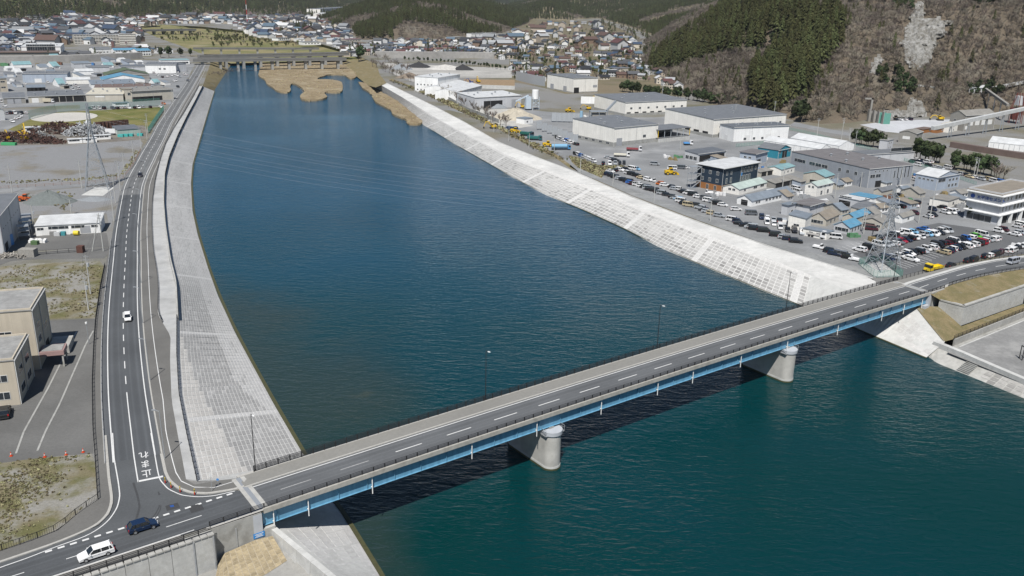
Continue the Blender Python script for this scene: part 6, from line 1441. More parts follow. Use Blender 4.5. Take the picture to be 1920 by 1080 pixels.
# trucks
truck((.7,.7,.7), aR(1531,445,.03), heading(aR,1531,445,(20,4)), 'white flatbed truck loaded with brown crates beside the long low hut', 'flat', (.5,.48,.45), 6.5)
truck((.65,.65,.64), aR(1038,237+.0,.03) if False else aR(1166,294,.03), heading(aR,1166,294,(20,1)), 'cream flatbed truck parked beside the grass island', 'flat', (.6,.58,.5), 8)
truck((.6,.6,.62), aR(1189,283,.03), heading(aR,1189,283,(20,1)), 'white truck with red chassis and blue crane behind the cream flatbed', 'flat', (.25,.06,.07), 8)
truck((.02,.10,.11), aR(1003,263,.03), heading(aR,1003,263,(20,1)), 'dark teal dump truck closest to the loader in the river yard', 'dump', (.03,.14,.13), 8)
truck((.03,.06,.09), aR(988,255,.03), heading(aR,988,255,(20,2)), 'dark dump truck with green stripe behind the teal one', 'dump', (.02,.11,.09), 8)
truck((.05,.20,.40), aR(1052,281,.03), heading(aR,1052,281,(20,0)), 'blue tanker truck beside the yellow loader', 'tank', (.18,.36,.52), 10)
truck((.02,.05,.12), aR(961,245,.03), heading(aR,961,245,(20,3)), 'navy truck parked next to the yellow loaders', 'dump', (.02,.05,.12), 7)
truck((.75,.55,.02), aR(1750,508,.03), heading(aR,1750,508,(-20,4)), 'bright yellow truck half hidden behind the bridge railing', 'flat', (.75,.55,.02), 6.5)
truck((.65,.65,.65), aL(92,193,.03), heading(aL,92,193,(10,0)), 'white box truck at the doors of the long grey warehouse', 'box', (.5,.45,.35), 7)
truck((.7,.7,.7), aR(1290,272,.03), heading(aR,1290,272,(20,0)), 'white pickup with blue bed on the estate road', 'flat', (.1,.3,.6), 5)
# ================================================================ poles, pylons, machines
POLEC = mat('pole_concrete', (.42, .42, .40), .85, .08, 1); XFMR = mat('transformer_grey', (.35, .37, .39), .5, .05, 2)
PM = {}
def utility_pole(base, top, label, af, arms=2, xf=True, lean=None, group='utility poles'):
    b = af(*base); h = min(16, max(5, hgt(b, top))); h = round(h*2)/2
    if lean is not None:
        r_ = thing('utility_pole', label, 'utility pole', b, 0, group); MB().bar((0,0,0), lean, .16, n=8, r2=.1).build('pole', POLEC, r_); return r_, h
    if h not in PM: PM[h] = MB().bar((0,0,0), (0,0,h), .17, n=8, r2=.10).mesh('pole', POLEC)
    if 'arm' not in PM:
        m_ = MB().bar((-.9,0,0), (.9,0,0), .06); 
        for x in (-.8, -.3, .3, .8): m_.bar((x,0,.05), (x,0,.3), .05, n=6)
        PM['arm'] = m_.mesh('crossarm', GALV); PM['xf'] = MB().bar((.32,.1,-.45), (.32,.1,.45), .28, n=10).mesh('transformer', XFMR)
    r_ = thing('utility_pole', label, 'utility pole', b, rnd.uniform(-.6, .6), group); link('pole', PM[h], r_)
    for k in range(arms): link('crossarm', PM['arm'], r_, (0, 0, h-.25-k*.9))
    if xf: link('transformer', PM['xf'], r_, (0, 0, h-2.4))
    return r_, h
ULIST = [((166,581),521,'on the weedy lot, the one closer to the asphalt lot',1),((170,551),478,'on the weedy lot, just behind its twin',1),((65,430),385,'at the warehouse end of the white workshop',1),((134,402),374,'standing behind the white workshop roof',1),((214,415),357,'at the road end of the white workshop',1),((23,361),307,'on the side road at the frame edge',0),((154,353),300,'between side road and west pylon',0),((226,358),302,'at the side road mouth',1),((235,336),285,'at the fenced corner of the gravel lot',0),((252,307),262,'midway along the gravel lot fence',0),((265,280),240,'at the upstream corner of the gravel lot',0),((276,262),225,'at the scrap yard gate, first of two',0),((277.5,250),213,'at the scrap yard gate, second of two',0),((217,380),327,'opposite the pylon, beside the verge',0),((310,224),190,'at the end of the green field screen',0),((325,200),168,'at the market hall corner',0)]
UP = []
for b, t, d, x in ULIST: UP.append(utility_pole(b, t, 'grey utility pole ' + d, aL, 2, bool(x), group='utility poles on the west bank'))
seq = [0, 1, 4, 13, 7, 8, 9, 10, 11, 12, 14, 15]
for a_i, b_i in zip(seq, seq[1:]):
    (ra_, ha_), (rb_, hb2) = UP[a_i], UP[b_i]; A = ra_.location + Vector((0,0,ha_-.1)); B = rb_.location + Vector((0,0,hb2-.1)); mb = MB()
    for off in (-.7, 0, .7):
        prev = None
        for q in range(9):
            t = q/8; p = A.lerp(B, t) + Vector((off, 0, -1.0*4*t*(1-t)))
            if prev is not None: mb.bar(prev-A, p-A, .02, n=3, caps=False)
            prev = p
    mb.build('overhead_cable', BLACKM, None, loc=A, label=f'thin overhead cables between roadside poles, {ordn(seq.index(a_i))} span from the weedy lot', cat='cable', group='overhead cables on the west bank')
utility_pole((173,471), 401, 'leaning prop pole crossing the front of the white workshop yard', aL, lean=tuple(aL(173,471)*-1 + (aL(194,471) + Vector((0,0,11.5)))), group='utility poles on the west bank')
utility_pole((194,471), 403, 'upright pole at the gate of the white workshop yard', aL, 2, True, group='utility poles on the west bank')
for b, t, d in [((926,248),202,'above the first bend of the verge'),((954,265),237,'beside the yellow loaders'),((992,277),250,'beside the dump trucks'),((1039,285),253,'beside the tanker'),((1088,325),290,'at the head of the gravel track'),((1149,348),317,'at the start of the crest row'),((1226,379),340,'halfway along the crest row'),((1331,416),378,'at the end of the crest row gap')]:
    utility_pole(b, t, 'thin grey pole on the far bank crest ' + d, aR, 0, False, group='poles along the far bank crest')
for b, t, d in [((1613,351),322,'in front of the slate-grey factory corner'),((1687,350),312,'beside the factory entrance'),((1616,433),388,'between blue-roofed and weathered houses, slightly further'),((1619,439),389,'between blue-roofed and weathered houses, slightly closer'),((1565,373),325,'behind the annexe stair'),((1722,418),365,'leaning by the lane lot sign'),((1743,412),360,'beside the lane lot'),((1747,302),268,'in the back lot pine gap, first of pair'),((1751,304),273,'in the back lot pine gap, second of pair'),((1826,329),295,'beside the pine clump, first of pair'),((1831,329),297,'beside the pine clump, second of pair'),((1467,352),312,'beside the timber store'),((1590,278),240,'on the quarry road bend'),((1602,282),245,'on the quarry road after the bend'),((1530,268),222,'beside the white tents'),((1577,265),222,'where the green fence bends'),((1450,228),190,'at the pine belt end'),((1376,240),196,'behind the double warehouse'),((1240,200),162,'at the hamlet corner'),((1120,160),120,'behind the back warehouse'),((1275,282),250,'beside the open bay of the warehouse'),((1130,268),228,'at the corner of the shuttered warehouse')]:
    utility_pole(b, t, 'grey utility pole ' + d, aR, 2, rnd.random() < .4, group='utility poles on the industrial estate')
# lamp posts on the riverside pavement
sl_p = MB().bar((0,0,0), (0,0,8.6), .09, n=8, r2=.06).mesh('pole', GALV); sl_h = MB().bar((0,0,0), (.8,0,.12), .04, n=6).box(.6, 1.3, -.14, .14, .06, .18).mesh('lamp_head', GALV)
for k, (x, y, d) in enumerate([(265,530.5,'beside the crest ramp top'),(268,606,'level with the small white car'),(281.5,713,'level with the beige blocks'),(309,860,'beside the stop lettering'),(262,452,'past the first crest shelter slab'),(266,400,'past the workshop yard'),(275,340,'opposite the side road')]):
    r_ = thing('street_lamp', 'galvanised lamp post on the riverside pavement ' + d, 'street lamp', aJ(x, y, .12), math.radians(170), 'galvanised lamps on the riverside pavement'); link('pole', sl_p, r_); link('lamp_head', sl_h, r_, (0,0,8.5))
r_ = thing('street_lamp', 'slim lamp post in the asphalt lot beside the beige blocks', 'street lamp', aL(167,645), 0); MB().bar((0,0,0),(0,0,4.6),.07,n=6).build('pole', GALV, r_); MB().bar((0,0,4.6),(0,0,5.0),.22,n=10).build('lamp_head', LAMPW, r_)
# pylons
STEEL = mat('pylon_steel', (.36, .39, .42), .45, .06, 1, metal=.4)
def pylon(label, base, top, af, w0=6.4, seed=0):
    b = af(*base); h = hgt(b, top); r_ = thing('pylon', label, 'pylon', b, .35)
    def wid(z):
        f = z/h; return w0*(1-f/.62)**1.0*.5+.55*.5*1 if False else (w0/2*(1-f*1.28) if f < .64 else w0/2*.18*(1-(f-.64)*1.6))
    lv = [0, .13, .25, .36, .46, .55, .64, .72, .80, .88, .95, 1.0]
    cor = lambda f: [Vector((sx*max(.08, wid(f*h)), sy*max(.08, wid(f*h)), f*h)) for sx, sy in ((-1,-1),(1,-1),(1,1),(-1,1))]
    for k in range(4):
        mb = MB()
        for f0, f1 in zip(lv, lv[1:]): mb.bar(cor(f0)[k], cor(f1)[k], .15 if f0 < .6 else .11)
        mb.build('leg', STEEL, r_)
    for f0, f1 in zip(lv, lv[1:]):
        mb = MB(); A, B = cor(f0), cor(f1)
        for k in range(4):
            j = (k+1) % 4; mb.bar(A[k], B[j], .065); mb.bar(A[j], B[k], .065); mb.bar(B[k], B[j], .065)
        mb.build('bracing', STEEL, r_)
    for f, s_ in ((.66, 3.6), (.78, 3.0), (.90, 2.4)):
        for sx in (-1, 1):
            mb = MB(); z = f*h; wd = wid(z); tip = Vector((0, sx*s_, z))
            for q in (Vector((-wd, sx*wd, z)), Vector((wd, sx*wd, z)), Vector((0, sx*wd, z+1.2))): mb.bar(q, tip, .09)
            ca = mb.build('crossarm', STEEL, r_); MB().bar(tip, tip-Vector((0,0,1.3)), .1, n=6).build('insulator', WHITE_P, ca)
    return r_, b, h
pl, plb, plh = pylon('tall lattice pylon on a concrete pad beside the west side road', (183,353), 193, aL, 8.2)
pr_, prb, prh = pylon('lattice pylon inside the green fenced plot at the bridge end', (1654,503), 353, aR, 7.6)
sheet('ground', [aL(*p) for p in [(152,366),(193,367),(215,351),(178,351)]], zL, -.02, CONC_W, kind='structure')
sheet('ground', [aR(*p) for p in [(1612,497),(1640,520),(1690,519),(1650,490)]], zRf, .06, mat('plot_gravel', (.40, .40, .39), .95, .2, 1.5), rows=False, kind='structure')
GNET = mat('green_net', (.10, .27, .22), .8, .1, 2)
def net_fence(label, P, h, m=GNET, step=2.0, name='net_fence'):
    r_ = thing(name, label, 'fence', P[0]); ps = resample(P, step=step)
    pm_ = MB().bar((0,0,0), (0,0,h), .05).mesh('post', m)
    for p in ps: link('post', pm_, r_, p-P[0])
    mb = MB()
    for a, b in zip(ps, ps[1:]):
        for k in range(int(h/.3)+1): mb.bar(a-P[0]+Vector((0,0,k*.3)), b-P[0]+Vector((0,0,k*.3)), .03, n=3, caps=False)
        for t in np.linspace(0, 1, int(step/.35)): q = a.lerp(b, t)-P[0]; mb.bar(q, q+Vector((0,0,h)), .022, n=3, caps=False)
    o = mb.build('netting', m, r_); o['kind'] = 'stuff'; return r_
net_fence('green mesh fence around the foot of the bridge-end pylon', [aR(*p) for p in [(1610,496),(1640,521),(1692,519),(1652,489),(1610,496)]], 2.2)
net_fence('low green screen along the roadside of the sports field', [aL(278,250), aL(292,228), aL(308,205)], 3.0)
net_fence('green netting between estate and quarry road', [aR(1478,243), aR(1520,252), aR(1575,268), aR(1648,285), aR(1720,310), aR(1790,333), aR(1830,347)], 1.6)
net_fence('green netting in front of the white tents', [aR(1380,276), aR(1420,272), aR(1462,266)], 2.0)
net_fence('tall thin net behind the sports field', [aL(55,224), aL(110,209), aL(190,204), aL(300,198)], 5, step=14)
railing('fence', 'rusty rail fence along the side road edge of the gravel lot', [aL(0,354), aL(80,349.5), aL(170,344.5), aL(232,334), aL(250,310), aL(264,282)], 1.1, 3, (.5, 1.0), mtl=mat('rusty_steel', (.22, .10, .05), .8, .15, 2))
railing('fence', 'dark rail fence in front of the white workshop yard', [aL(66,478), aL(110,475), aL(150,472)], 1.2, 2.4, (.2, .6, 1.2))
mbh = MB()
# power lines across the river
CAB = mat('power_cable', (.45, .46, .48), .4, 0, metal=.6)
for f, s_ in ((.66, 3.6), (.78, 3.0), (.90, 2.4), (1.0, 0)):
    for sx in ((-1, 1) if s_ else (0,)):
        A = plb + Vector((0, sx*s_, f*plh-1.3)); B = prb + Vector((0, sx*s_, f*prh-1.3)); mb = MB(); prev = None
        for k in range(41):
            t = k/40; p = A.lerp(B, t); p.z -= 9*4*t*(1-t)*1.0
            if prev is not None: mb.bar(prev-A, p-A, .022, n=3, caps=False)
            prev = p
        nm = {-1: 'upstream', 1: 'downstream', 0: 'topmost'}[sx]
        mb.build('power_line', CAB, None, loc=A, label=f'thin {nm} power cable over the river, on the {"tip" if not s_ else "lowest" if f < .7 else "middle" if f < .85 else "upper"} pylon arm', cat='power line', group='power cables across the river')
# small street furniture at the junction
CONEM = mat('cone_orange', (.55, .06, .015), .6, 0)
for x, y, d in ((21,855,'one at the broken pavement'),(84,857,'one beside the gravel edge'),(124,853,'one beside the gully'),(156,848,'one closest to the fence')):
    r_ = thing('traffic_cone', 'red traffic cone on the edge of the asphalt lot, ' + d, 'cone', aL(x, y), 0, 'traffic cones on the lot edge'); MB().box(-.22,.22,-.22,.22,0,.05).bar((0,0,.05),(0,0,.75),.17,n=10,r2=.04).build('cone', CONEM, r_); MB().bar((0,0,.35),(0,0,.5),.125,n=10,r2=.095).build('band', PAINT, r_)
BOLY = mat('bollard_yellow', (.55, .42, .03), .6, 0); BOLR = mat('bollard_red', (.4, .03, .02), .6, 0)
for k, (x, y) in enumerate(((310,905),(321,914),(338,922),(365,927))):
    r_ = thing('bollard', f'striped yellow bollard on the junction kerb, {ordn(k)} counted from the stop line', 'bollard', aJ(x, y, .1), 0, 'bollards on the junction kerb'); MB().bar((0,0,0),(0,0,.4),.11,n=8).build('base', BOLR, r_); MB().bar((0,0,.4),(0,0,.95),.07,n=8).build('post', BOLY, r_); MB().bar((0,0,.62),(0,0,.72),.085,n=8).build('band', BLACKM, r_)
r_ = thing('road_sign', 'thin sign post with white and red discs at the bridge end', 'road sign', aJ(397.5, 921, .12), 0); MB().bar((0,0,0),(0,0,3.0),.04,n=6).build('post', GALV, r_); MB().bar((0,-.03,2.7),(0,.03,2.7),.3,n=14).build('disc', PAINT, r_)
r_ = thing('road_sign', 'small blue round sign on the riverside pavement by the bridge', 'road sign', aJ(409, 911, .12), 0); MB().bar((0,0,0),(0,0,1.2),.04,n=6).build('post', GALV, r_); MB().bar((0,-.03,1.1),(0,.03,1.1),.2,n=12).build('disc', BLUESIGN, r_)
# machines
YEL = mat('machine_yellow', (.62, .40, .015), .45, .08, 2); ORG = mat('machine_orange', (.50, .10, .02), .5, .08, 2)
def excavator(px, py, label, af, ang, paint=None, sc=1.0, reach=1.0):
    paint = paint or YEL; r_ = thing('excavator', label, 'excavator', af(px, py), ang, 'excavators'); r_.scale = (sc,)*3
    for s_ in (-1, 1): MB().prism([(x, s_*1.0) for x in ()] or [(-1.7,s_*1.0-.28),(1.7,s_*1.0-.28),(1.7,s_*1.0+.28),(-1.7,s_*1.0+.28)], 0, .8).build('track', BUMP, r_)
    MB().box(-1.7, .9, -1.2, 1.2, .95, 1.9).box(-1.9, -1.0, -1.2, 1.2, .95, 2.1).build('house', paint, r_)
    cb = MB().box(.0, 1.3, .3, 1.2, 1.9, 2.9).build('cab', paint, r_); MB().box(.05, 1.33, .27, 1.23, 2.15, 2.75).build('window_glass', CGLASS, cb)
    MB().bar((.8,-.2,1.6), (2.6,-.2,4.2*reach), .25).bar((2.6,-.2,4.2*reach), (4.3,-.2,3.9*reach), .22).build('boom', paint, r_)
    MB().bar((4.2,-.2,4.1*reach), (5.4,-.2,1.2), .18).build('stick', paint, r_)
    MB().hexa([(5.0,-.7,.3),(5.8,-.7,.3),(5.8,.3,.3),(5.0,.3,.3),(5.2,-.7,1.2),(5.7,-.7,1.2),(5.7,.3,1.2),(5.2,.3,1.2)]).build('bucket', BUMP, r_)
def loader(px, py, label, af, ang, paint=None, sc=1.0):
    paint = paint or YEL; r_ = thing('wheel_loader', label, 'loader', af(px, py), ang, 'wheel loaders'); r_.scale = (sc,)*3
    MB().box(-3.0, -.6, -.9, .9, .9, 2.1).box(-.6, 1.2, -.7, .7, .8, 1.5).build('body', paint, r_)
    cb = MB().box(-.9, .5, -.75, .75, 1.5, 3.1).build('cab', paint, r_); MB().box(-.85, .53, -.78, .78, 2.1, 2.9).build('window_glass', CGLASS, cb)
    wm = MB().bar((0,-.28,0),(0,.28,0),.75,n=12).mesh('wheel', TYRE); hm_ = MB().bar((0,-.3,0),(0,.3,0),.4,n=10).mesh('hub', paint)
    for x in (-2.0, 1.0):
        for s_ in (-1, 1): o = link('wheel', wm, r_, (x, s_*1.05, .75)); link('hub', hm_, o)
    MB().bar((.6,-.5,1.7),(2.6,-.5,.9),.14).bar((.6,.5,1.7),(2.6,.5,.9),.14).build('arm', paint, r_)
    MB().hexa([(2.4,-1.3,.1),(3.6,-1.3,.1),(3.6,1.3,.1),(2.4,1.3,.1),(2.4,-1.3,1.3),(2.9,-1.3,1.1),(2.9,1.3,1.1),(2.4,1.3,1.3)]).build('bucket', paint, r_)
loader(1258,327.5, 'yellow wheel loader parked on the gravel before the navy office', aR, .2, sc=1.0)
loader(1028,275, 'yellow wheel loader beside the blue tanker', aR, .1)
loader(967,249, 'yellow wheel loader between the dump trucks', aR, -.3)
loader(1068,210, 'small yellow loader in the plant yard', aR, .4)
loader(49,377, 'orange tractor loader beside the grey gravel heap', aL, .1, ORG, .85)
excavator(924,241, 'yellow excavator at the upstream corner of the river yard', aR, 3.4)
excavator(980,203, 'yellow excavator behind the sand heap', aR, 2.9)
excavator(1122,191, 'yellow excavator with raised boom before the white wall, further one', aR, 2.6)
excavator(1106,192, 'yellow excavator with raised boom before the white wall, closer one', aR, .5)
excavator(1103,206, 'yellow excavator stretched low in the plant yard', aR, 2.9, reach=.8)
excavator(1762,226, 'yellow excavator on the white quarry floor with arm stretched out', aR, 3.1, sc=1.2, reach=.7)
excavator(48,256, 'yellow scrap excavator with high arm beside white cabins', aL, 2.2, sc=1.1, reach=1.4)
excavator(46,264, 'yellow scrap excavator in front of the rust heap', aL, 2.9, sc=1.1)
excavator(16,262, 'yellow scrap excavator at the frame edge', aL, 2.4, sc=1.0, reach=1.1)
excavator(897,155, 'yellow excavator on the brown earth pad', aR, 2.0, reach=1.3)
excavator(883,157, 'blue excavator on the brown earth pad', aR, 2.8, mat('machine_blue', (.02, .06, .25), .5, .05, 2))
# heaps
def heap(px, py, rx, ry, h, label, m, af, seed=0, name='heap', cat='heap', rough=.18, n=28, rings_=7):
    c = af(px, py); mb = MB(); rs = []
    for k in range(rings_+1):
        f = 1-k/rings_; rs.append([(rx*f*math.cos(2*math.pi*i/n)*(1+rough*mnoise.noise((math.cos(6.28*i/n)*2+seed, math.sin(6.28*i/n)*2, f*2))), ry*f*math.sin(2*math.pi*i/n)*(1+rough*mnoise.noise((math.cos(6.28*i/n)*2+seed, math.sin(6.28*i/n)*2, 5+f*2))), -.1 + h*(1-f)**.85*(1+rough*mnoise.noise((i*.5+seed, k*.7, 1)))) for i in range(n)])
    mb.loft(rs); return mb.build(name, m, None, loc=c, label=label, cat=cat)
GRG = mat('heap_green_grey', (.13, .145, .142), .95, .15, 1.5); GRB = mat('heap_blue_grey', (.21, .225, .24), .95, .15, 2); SANDH = mat('heap_sand', (.38, .345, .28), .95, .15, .6, big=.15, bigscale=.2)
heap(93,378, 9.5, 7, 4.2, 'conical grey-green gravel heap beside the orange tractor', GRG, aL, 1)
heap(177,374, 6.5, 4, 1.2, 'flat blue-grey gravel heap beside the pylon pad', GRB, aL, 2)
heap(967,222, 17, 11, 6.5, 'big pale sand heap in front of the concrete plant', SANDH, aR, 3, rough=.3)
heap(930,202, 8, 5, 4, 'grey gravel heap inside the open shed', GRB, aR, 4)
heap(752,130, 12, 9, 6, 'grey aggregate heap behind the bare trees', GRB, aR, 5); heap(785,126, 14, 9, 5.5, 'black coal-dark heap behind the bare trees', mat('heap_black', (.03,.03,.032), .95, .2, 1), aR, 6); heap(835,130, 22, 9, 5, 'long pale rubble heap beside the black heap', mat('heap_pale', (.42,.41,.39), .95, .2, .6), aR, 7); heap(768,146, 13, 8, 5, 'brown earth heap near the plant block', mat('heap_brown', (.19,.155,.12), .95, .2, .6), aR, 8); heap(868,131, 12, 7, 5.5, 'dark heap in front of the hedge', MATS['heap_black'], aR, 9)
RUST = mat('scrap_rust', (.062, .030, .022), .85, .5, 1.2, big=.4, bigscale=.3); SCRAPS = mat('scrap_silver', (.38, .39, .40), .5, .5, 1.0, metal=.2)
def scrap(px, py, rx, ry, h, label, m, seed, n=260, s=.9):
    c = aL(px, py); mb = MB(); rr_ = random.Random(seed)
    for _ in range(n):
        a = rr_.random()*6.28; d_ = math.sqrt(rr_.random()); x, y = rx*d_*math.cos(a), ry*d_*math.sin(a); z = h*(1-d_**1.5)*rr_.uniform(.6, 1.1)
        u = Vector((rr_.uniform(-1,1), rr_.uniform(-1,1), rr_.uniform(-.6,.6))).normalized()*rr_.uniform(.5, 1.6)*s
        mb.bar(Vector((x,y,z))-u, Vector((x,y,z))+u, rr_.uniform(.15,.5)*s, n=4)
    return mb.build('scrap_heap', m, None, loc=c, label=label, cat='scrap heap', kind=None)
scrap(165,252, 13, 9, 6.5, 'heap of silver metal scrap in front of the west pylon', SCRAPS, 3, 420)
scrap(112,247, 22, 9, 5.0, 'rust-brown scrap heap between cabins and silver heap', RUST, 4, 420)
scrap(28,264, 26, 7, 4.5, 'dark rusty scrap heap at the frame edge', RUST, 5, 380)
scrap(70,258, 10, 5, 2.5, 'mixed scrap strewn around the yellow excavators', mat('scrap_mixed', (.20,.20,.20), .8, .5, .8), 6, 180, .7)
scrap(70,268, 14, 3, 1.4, 'row of low scrap along the yard edge', RUST, 7, 140, .7)
for k in range(9): MB().box(-1.6, 1.6, -1.0, 1.0, 0, 4.2).build('steel_pile', RUST, None, loc=aL(186+k*6.2, 243.5-k*.6), rz=.1*k, label=f'rusty sheet-pile stack behind the silver heap, {ordn(k)} towards the river', cat='steel stack', group='rusty sheet-pile stacks')
for nm, lb, A, B, C, top, kw in [
 ('cabin', 'white prefab cabin with brown windows beside the scrap excavator', (49,247),(48,249),(67,247.5),240, dict(wall=W_WHITE, rmat=R_WHITE, W=4, wins=[('f',.2,.8,2,1,1,2,'opening')])),
 ('cabin', 'white prefab cabin next to the brown-windowed one', (69,247),(68,248.5),(86,247),239.5, dict(wall=W_WHITE, rmat=R_WHITE, W=4, wins=[('f',.2,.8,2,1,1,2)])),
 ('cabin', 'long white prefab at the road edge of the scrap yard, first of two', (129,267),(128,269.5),(155,268),263.5, dict(wall=W_WHITE, rmat=R_WHITE, W=3, wins=[('f',.1,.8,2,1,1,2.5)])),
 ('cabin', 'long white prefab at the road edge of the scrap yard, second of two', (157,266),(156,268),(182,266.5),262, dict(wall=W_WHITE, rmat=R_WHITE, W=3, wins=[('f',.2,.6,1,1,1,2.5)])),
 ('cabin', 'white office cabins behind the prefab pair', (176,260),(175,262.5),(208,260.5),255.5, dict(wall=W_WHITE, rmat=R_WHITE, W=3, wins=[('f',.1,.9,3,1,1.2,2)])),
 ('shed', 'pale green corrugated shed with dark roof at the scrap yard gate', (214,249),(222,255),(264,252),244, dict(wall=paintm('wall_pale_green', (.36,.44,.40)), rmat=R_DGREY, roof='shed', ridge=.6, W=12)),
 ('tank_house', 'white half-round storage tank at the frame edge', (-6,222),(-4,226.5),(10,225),208, dict(wall=W_WHITE, rmat=R_WHITE, roof='gy', ridge=1.5, W=10)),
 ('clubhouse', 'long white cabin row in front of the market hall', (215,197),(214,199.5),(242,198),193.5, dict(wall=W_WHITE, rmat=R_SLATE, W=4, wins=[('f',.1,.9,5,.8,1,1.5)])),
]: bld(nm, lb, A, B, C, top, af=aL, **kw)
for k in range(4): MB().box(-1.4,1.4,-.9,.9,0,1.3).build('skip', mat('skip_teal', (.05,.36,.34), .6, .1, 2), None, loc=aL(227+k*9+(9 if k == 3 else 0), 256.5-k*.6), label=f'turquoise skip in front of the green shed, {ordn(k)} towards the road', cat='skip', group='turquoise skips')
truck((.7,.7,.7), aL(212,252.5), .1, 'white truck parked between green shed and silver scrap', 'box', (.72,.72,.72), 7)
MB().box(-3.5,3.5,-1,1,0,1.2).build('container', mat('net_green', (.05,.30,.12), .8, .1, 2), None, loc=aL(17,272), label='green covered bin at the edge of the scrap yard', cat='container')
# workshop yard clutter
for x, y, l, m_ in ((62,455,'white bulk bags beside the green skip, warehouse side',W_WHITE),(78,455,'white bulk bags beside the green skip, road side',W_WHITE)):
    mb = MB()
    for k in range(6): mb.box(-1.2+(k%3)*.85, -.45+(k%3)*.85, (k//3)*.8-.4, (k//3)*.8+.3, 0, .8+.3*(k%2))
    mb.build('bulk_bag', m_, None, loc=aL(x, y), label=l, cat='bag')
MB().box(-1,1,-.7,.7,0,1.1).build('skip', mat('skip_green', (.08,.14,.06), .7, .1, 2), None, loc=aL(66,458), label='dark green skip in front of the white workshop', cat='skip')
MB().bar((0,0,.75),(1.6,0,.75),.75,n=14).build('tank', mat('tank_yellow', (.65,.5,.03), .5, .05, 2), None, loc=aL(139,441), label='round yellow tank in front of the white workshop', cat='tank')
MB().box(-2.2,2.2,-1.2,1.2,0,2.2).build('timber_stack', mat('stack_grey', (.26,.25,.23), .9, .25, 3), None, loc=aL(54,480), label='grey stacked crates at the workshop yard corner', cat='stack')
MB().box(-.9,.9,-.8,.8,0,2.0).build('container', mat('container_brown', (.09,.04,.03), .8, .15, 2), None, loc=aL(152,473), label='rusty brown bin beside the workshop yard fence', cat='container')
for k, (x, y, c) in enumerate(((100,441,'grey'),(108,442,'pale'),(118,441,'teal'))): MB().box(-.9,.9,-.5,.5,0,1.0).bar((-1,0,1.1),(1,.2,1.2),.15,n=6).build('equipment', mat('equip_'+c, {'grey':(.2,.2,.2),'pale':(.45,.46,.47),'teal':(.05,.25,.28)}[c], .6, .2, 3), None, loc=aL(x, y), label=f'{c} workshop equipment standing against the white wall', cat='equipment')
for k in range(3):
    r_ = thing('storage_rack', f'steel storage rack beside the tall grey warehouse, {ordn(k)} from the yard', 'rack', aL(46-k*1.5+k*4, 447-k*11), .55, 'storage racks')
    for z in (1.2, 2.6, 4.0): MB().box(-1.6,1.6,-1.6,1.6,z,z+.12).build('shelf', GALV, r_)
    for x in (-1.55,1.55):
        for y in (-1.55,1.55): MB().bar((x,y,0),(x,y,4.4),.06).build('upright', GALV, r_)
MB().box(-1,1,-.8,.8,0,3.2).build('container', BLUESIGN, None, loc=aL(18,459), label='blue stacked crates at the foot of the tall grey warehouse', cat='container')
scrap(20,482, 5, 2, 1.2, 'jumble of bright scrap along the yard fence at the frame edge', mat('scrap_bright', (.3,.28,.25), .8, .6, 1.5), 9, 90, .5)
# concrete batching plant with white silo
r_ = thing('batching_plant', 'pale blue concrete batching plant with a white silo behind the sand heap', 'plant', aR(1003,206), .3)
LBL = mat('plant_pale_blue', (.45, .52, .58), .5, .08, 1)
MB().bar((0,0,7.5),(0,0,13.5),2.2,n=16).bar((0,0,5.5),(0,0,7.5),.6,n=16,r2=2.2).build('silo', W_WHITE, r_)
for x in (-2.2,2.2):
    for y in (-2.2,2.2): MB().bar((x,y,0),(x,y,9),.2).build('leg', LBL, r_)
for z in (2.5,5): MB().bar((-2.2,-2.2,z),(2.2,-2.2,z+2.4),.12).bar((2.2,-2.2,z),(-2.2,-2.2,z+2.4),.12).bar((-2.2,-2.2,z),(2.2,-2.2,z),.14).build('bracing', LBL, r_)
MB().box(-7,-3.4,-2,2,1,9).build('mixing_tower', LBL, r_); MB().bar((-14,0,6),(-5,0,10),.5).build('conveyor', LBL, r_)
r_ = thing('asphalt_plant', 'steel process plant with blue stack and slanting conveyor beside the shuttered warehouse', 'plant', aR(1098,238), .1)
MB().bar((-3,0,0),(-3,0,9.5),.95,n=12).build('stack', mat('plant_blue', (.25,.40,.52), .5, .05, 1), r_)
for x in (3,8,13):
    for y in (0,6): MB().bar((x,y,0),(x,y,9),.22).build('leg', STEEL, r_)
for z in (3,6,9): MB().box(2.8,13.2,-.2,6.2,z,z+.25).build('platform', STEEL, r_)
MB().bar((13,3,9.5),(19,6,15),.8).build('conveyor', STEEL, r_); MB().bar((-1,0,7),(4,0,1),.7).build('chute', W_CREAM, r_); MB().box(4,12,1,5,3.3,8).build('dryer', W_OLD, r_)
# steel screens in the yard
for k in range(8):
    r_ = thing('steel_screen', f'grey steel screen panel beside the yard road, {ordn(k)} from upstream', 'screen', aR(1011+k*9.6, 243.5+k*3.7), .35, 'steel screens in the river yard')
    for x in (-1.6, 0, 1.6): MB().bar((x,0,0),(x,0,5.2),.12).build('post', GALV, r_)
    MB().box(-1.7,1.7,-.05,.05,1.0,5.0).build('panel', XFMR, r_)
for k in range(6):
    r_ = thing('steel_screen', f'grey steel screen panel in the back line, {ordn(k)} from upstream', 'screen', aR(1040+k*9, 229+k*.2), 0, 'steel screens in the river yard')
    for x in (-2, 2): MB().bar((x,0,0),(x,0,6),.14).build('post', GALV, r_)
    MB().box(-2.1,2.1,-.05,.05,.6,5.8).build('panel', XFMR, r_)
bank_wall('concrete_wall', 'white concrete yard wall behind the raised-boom excavators', [aR(1089,194), aR(1138,195)], 5, .6, W_WHITE, 4)
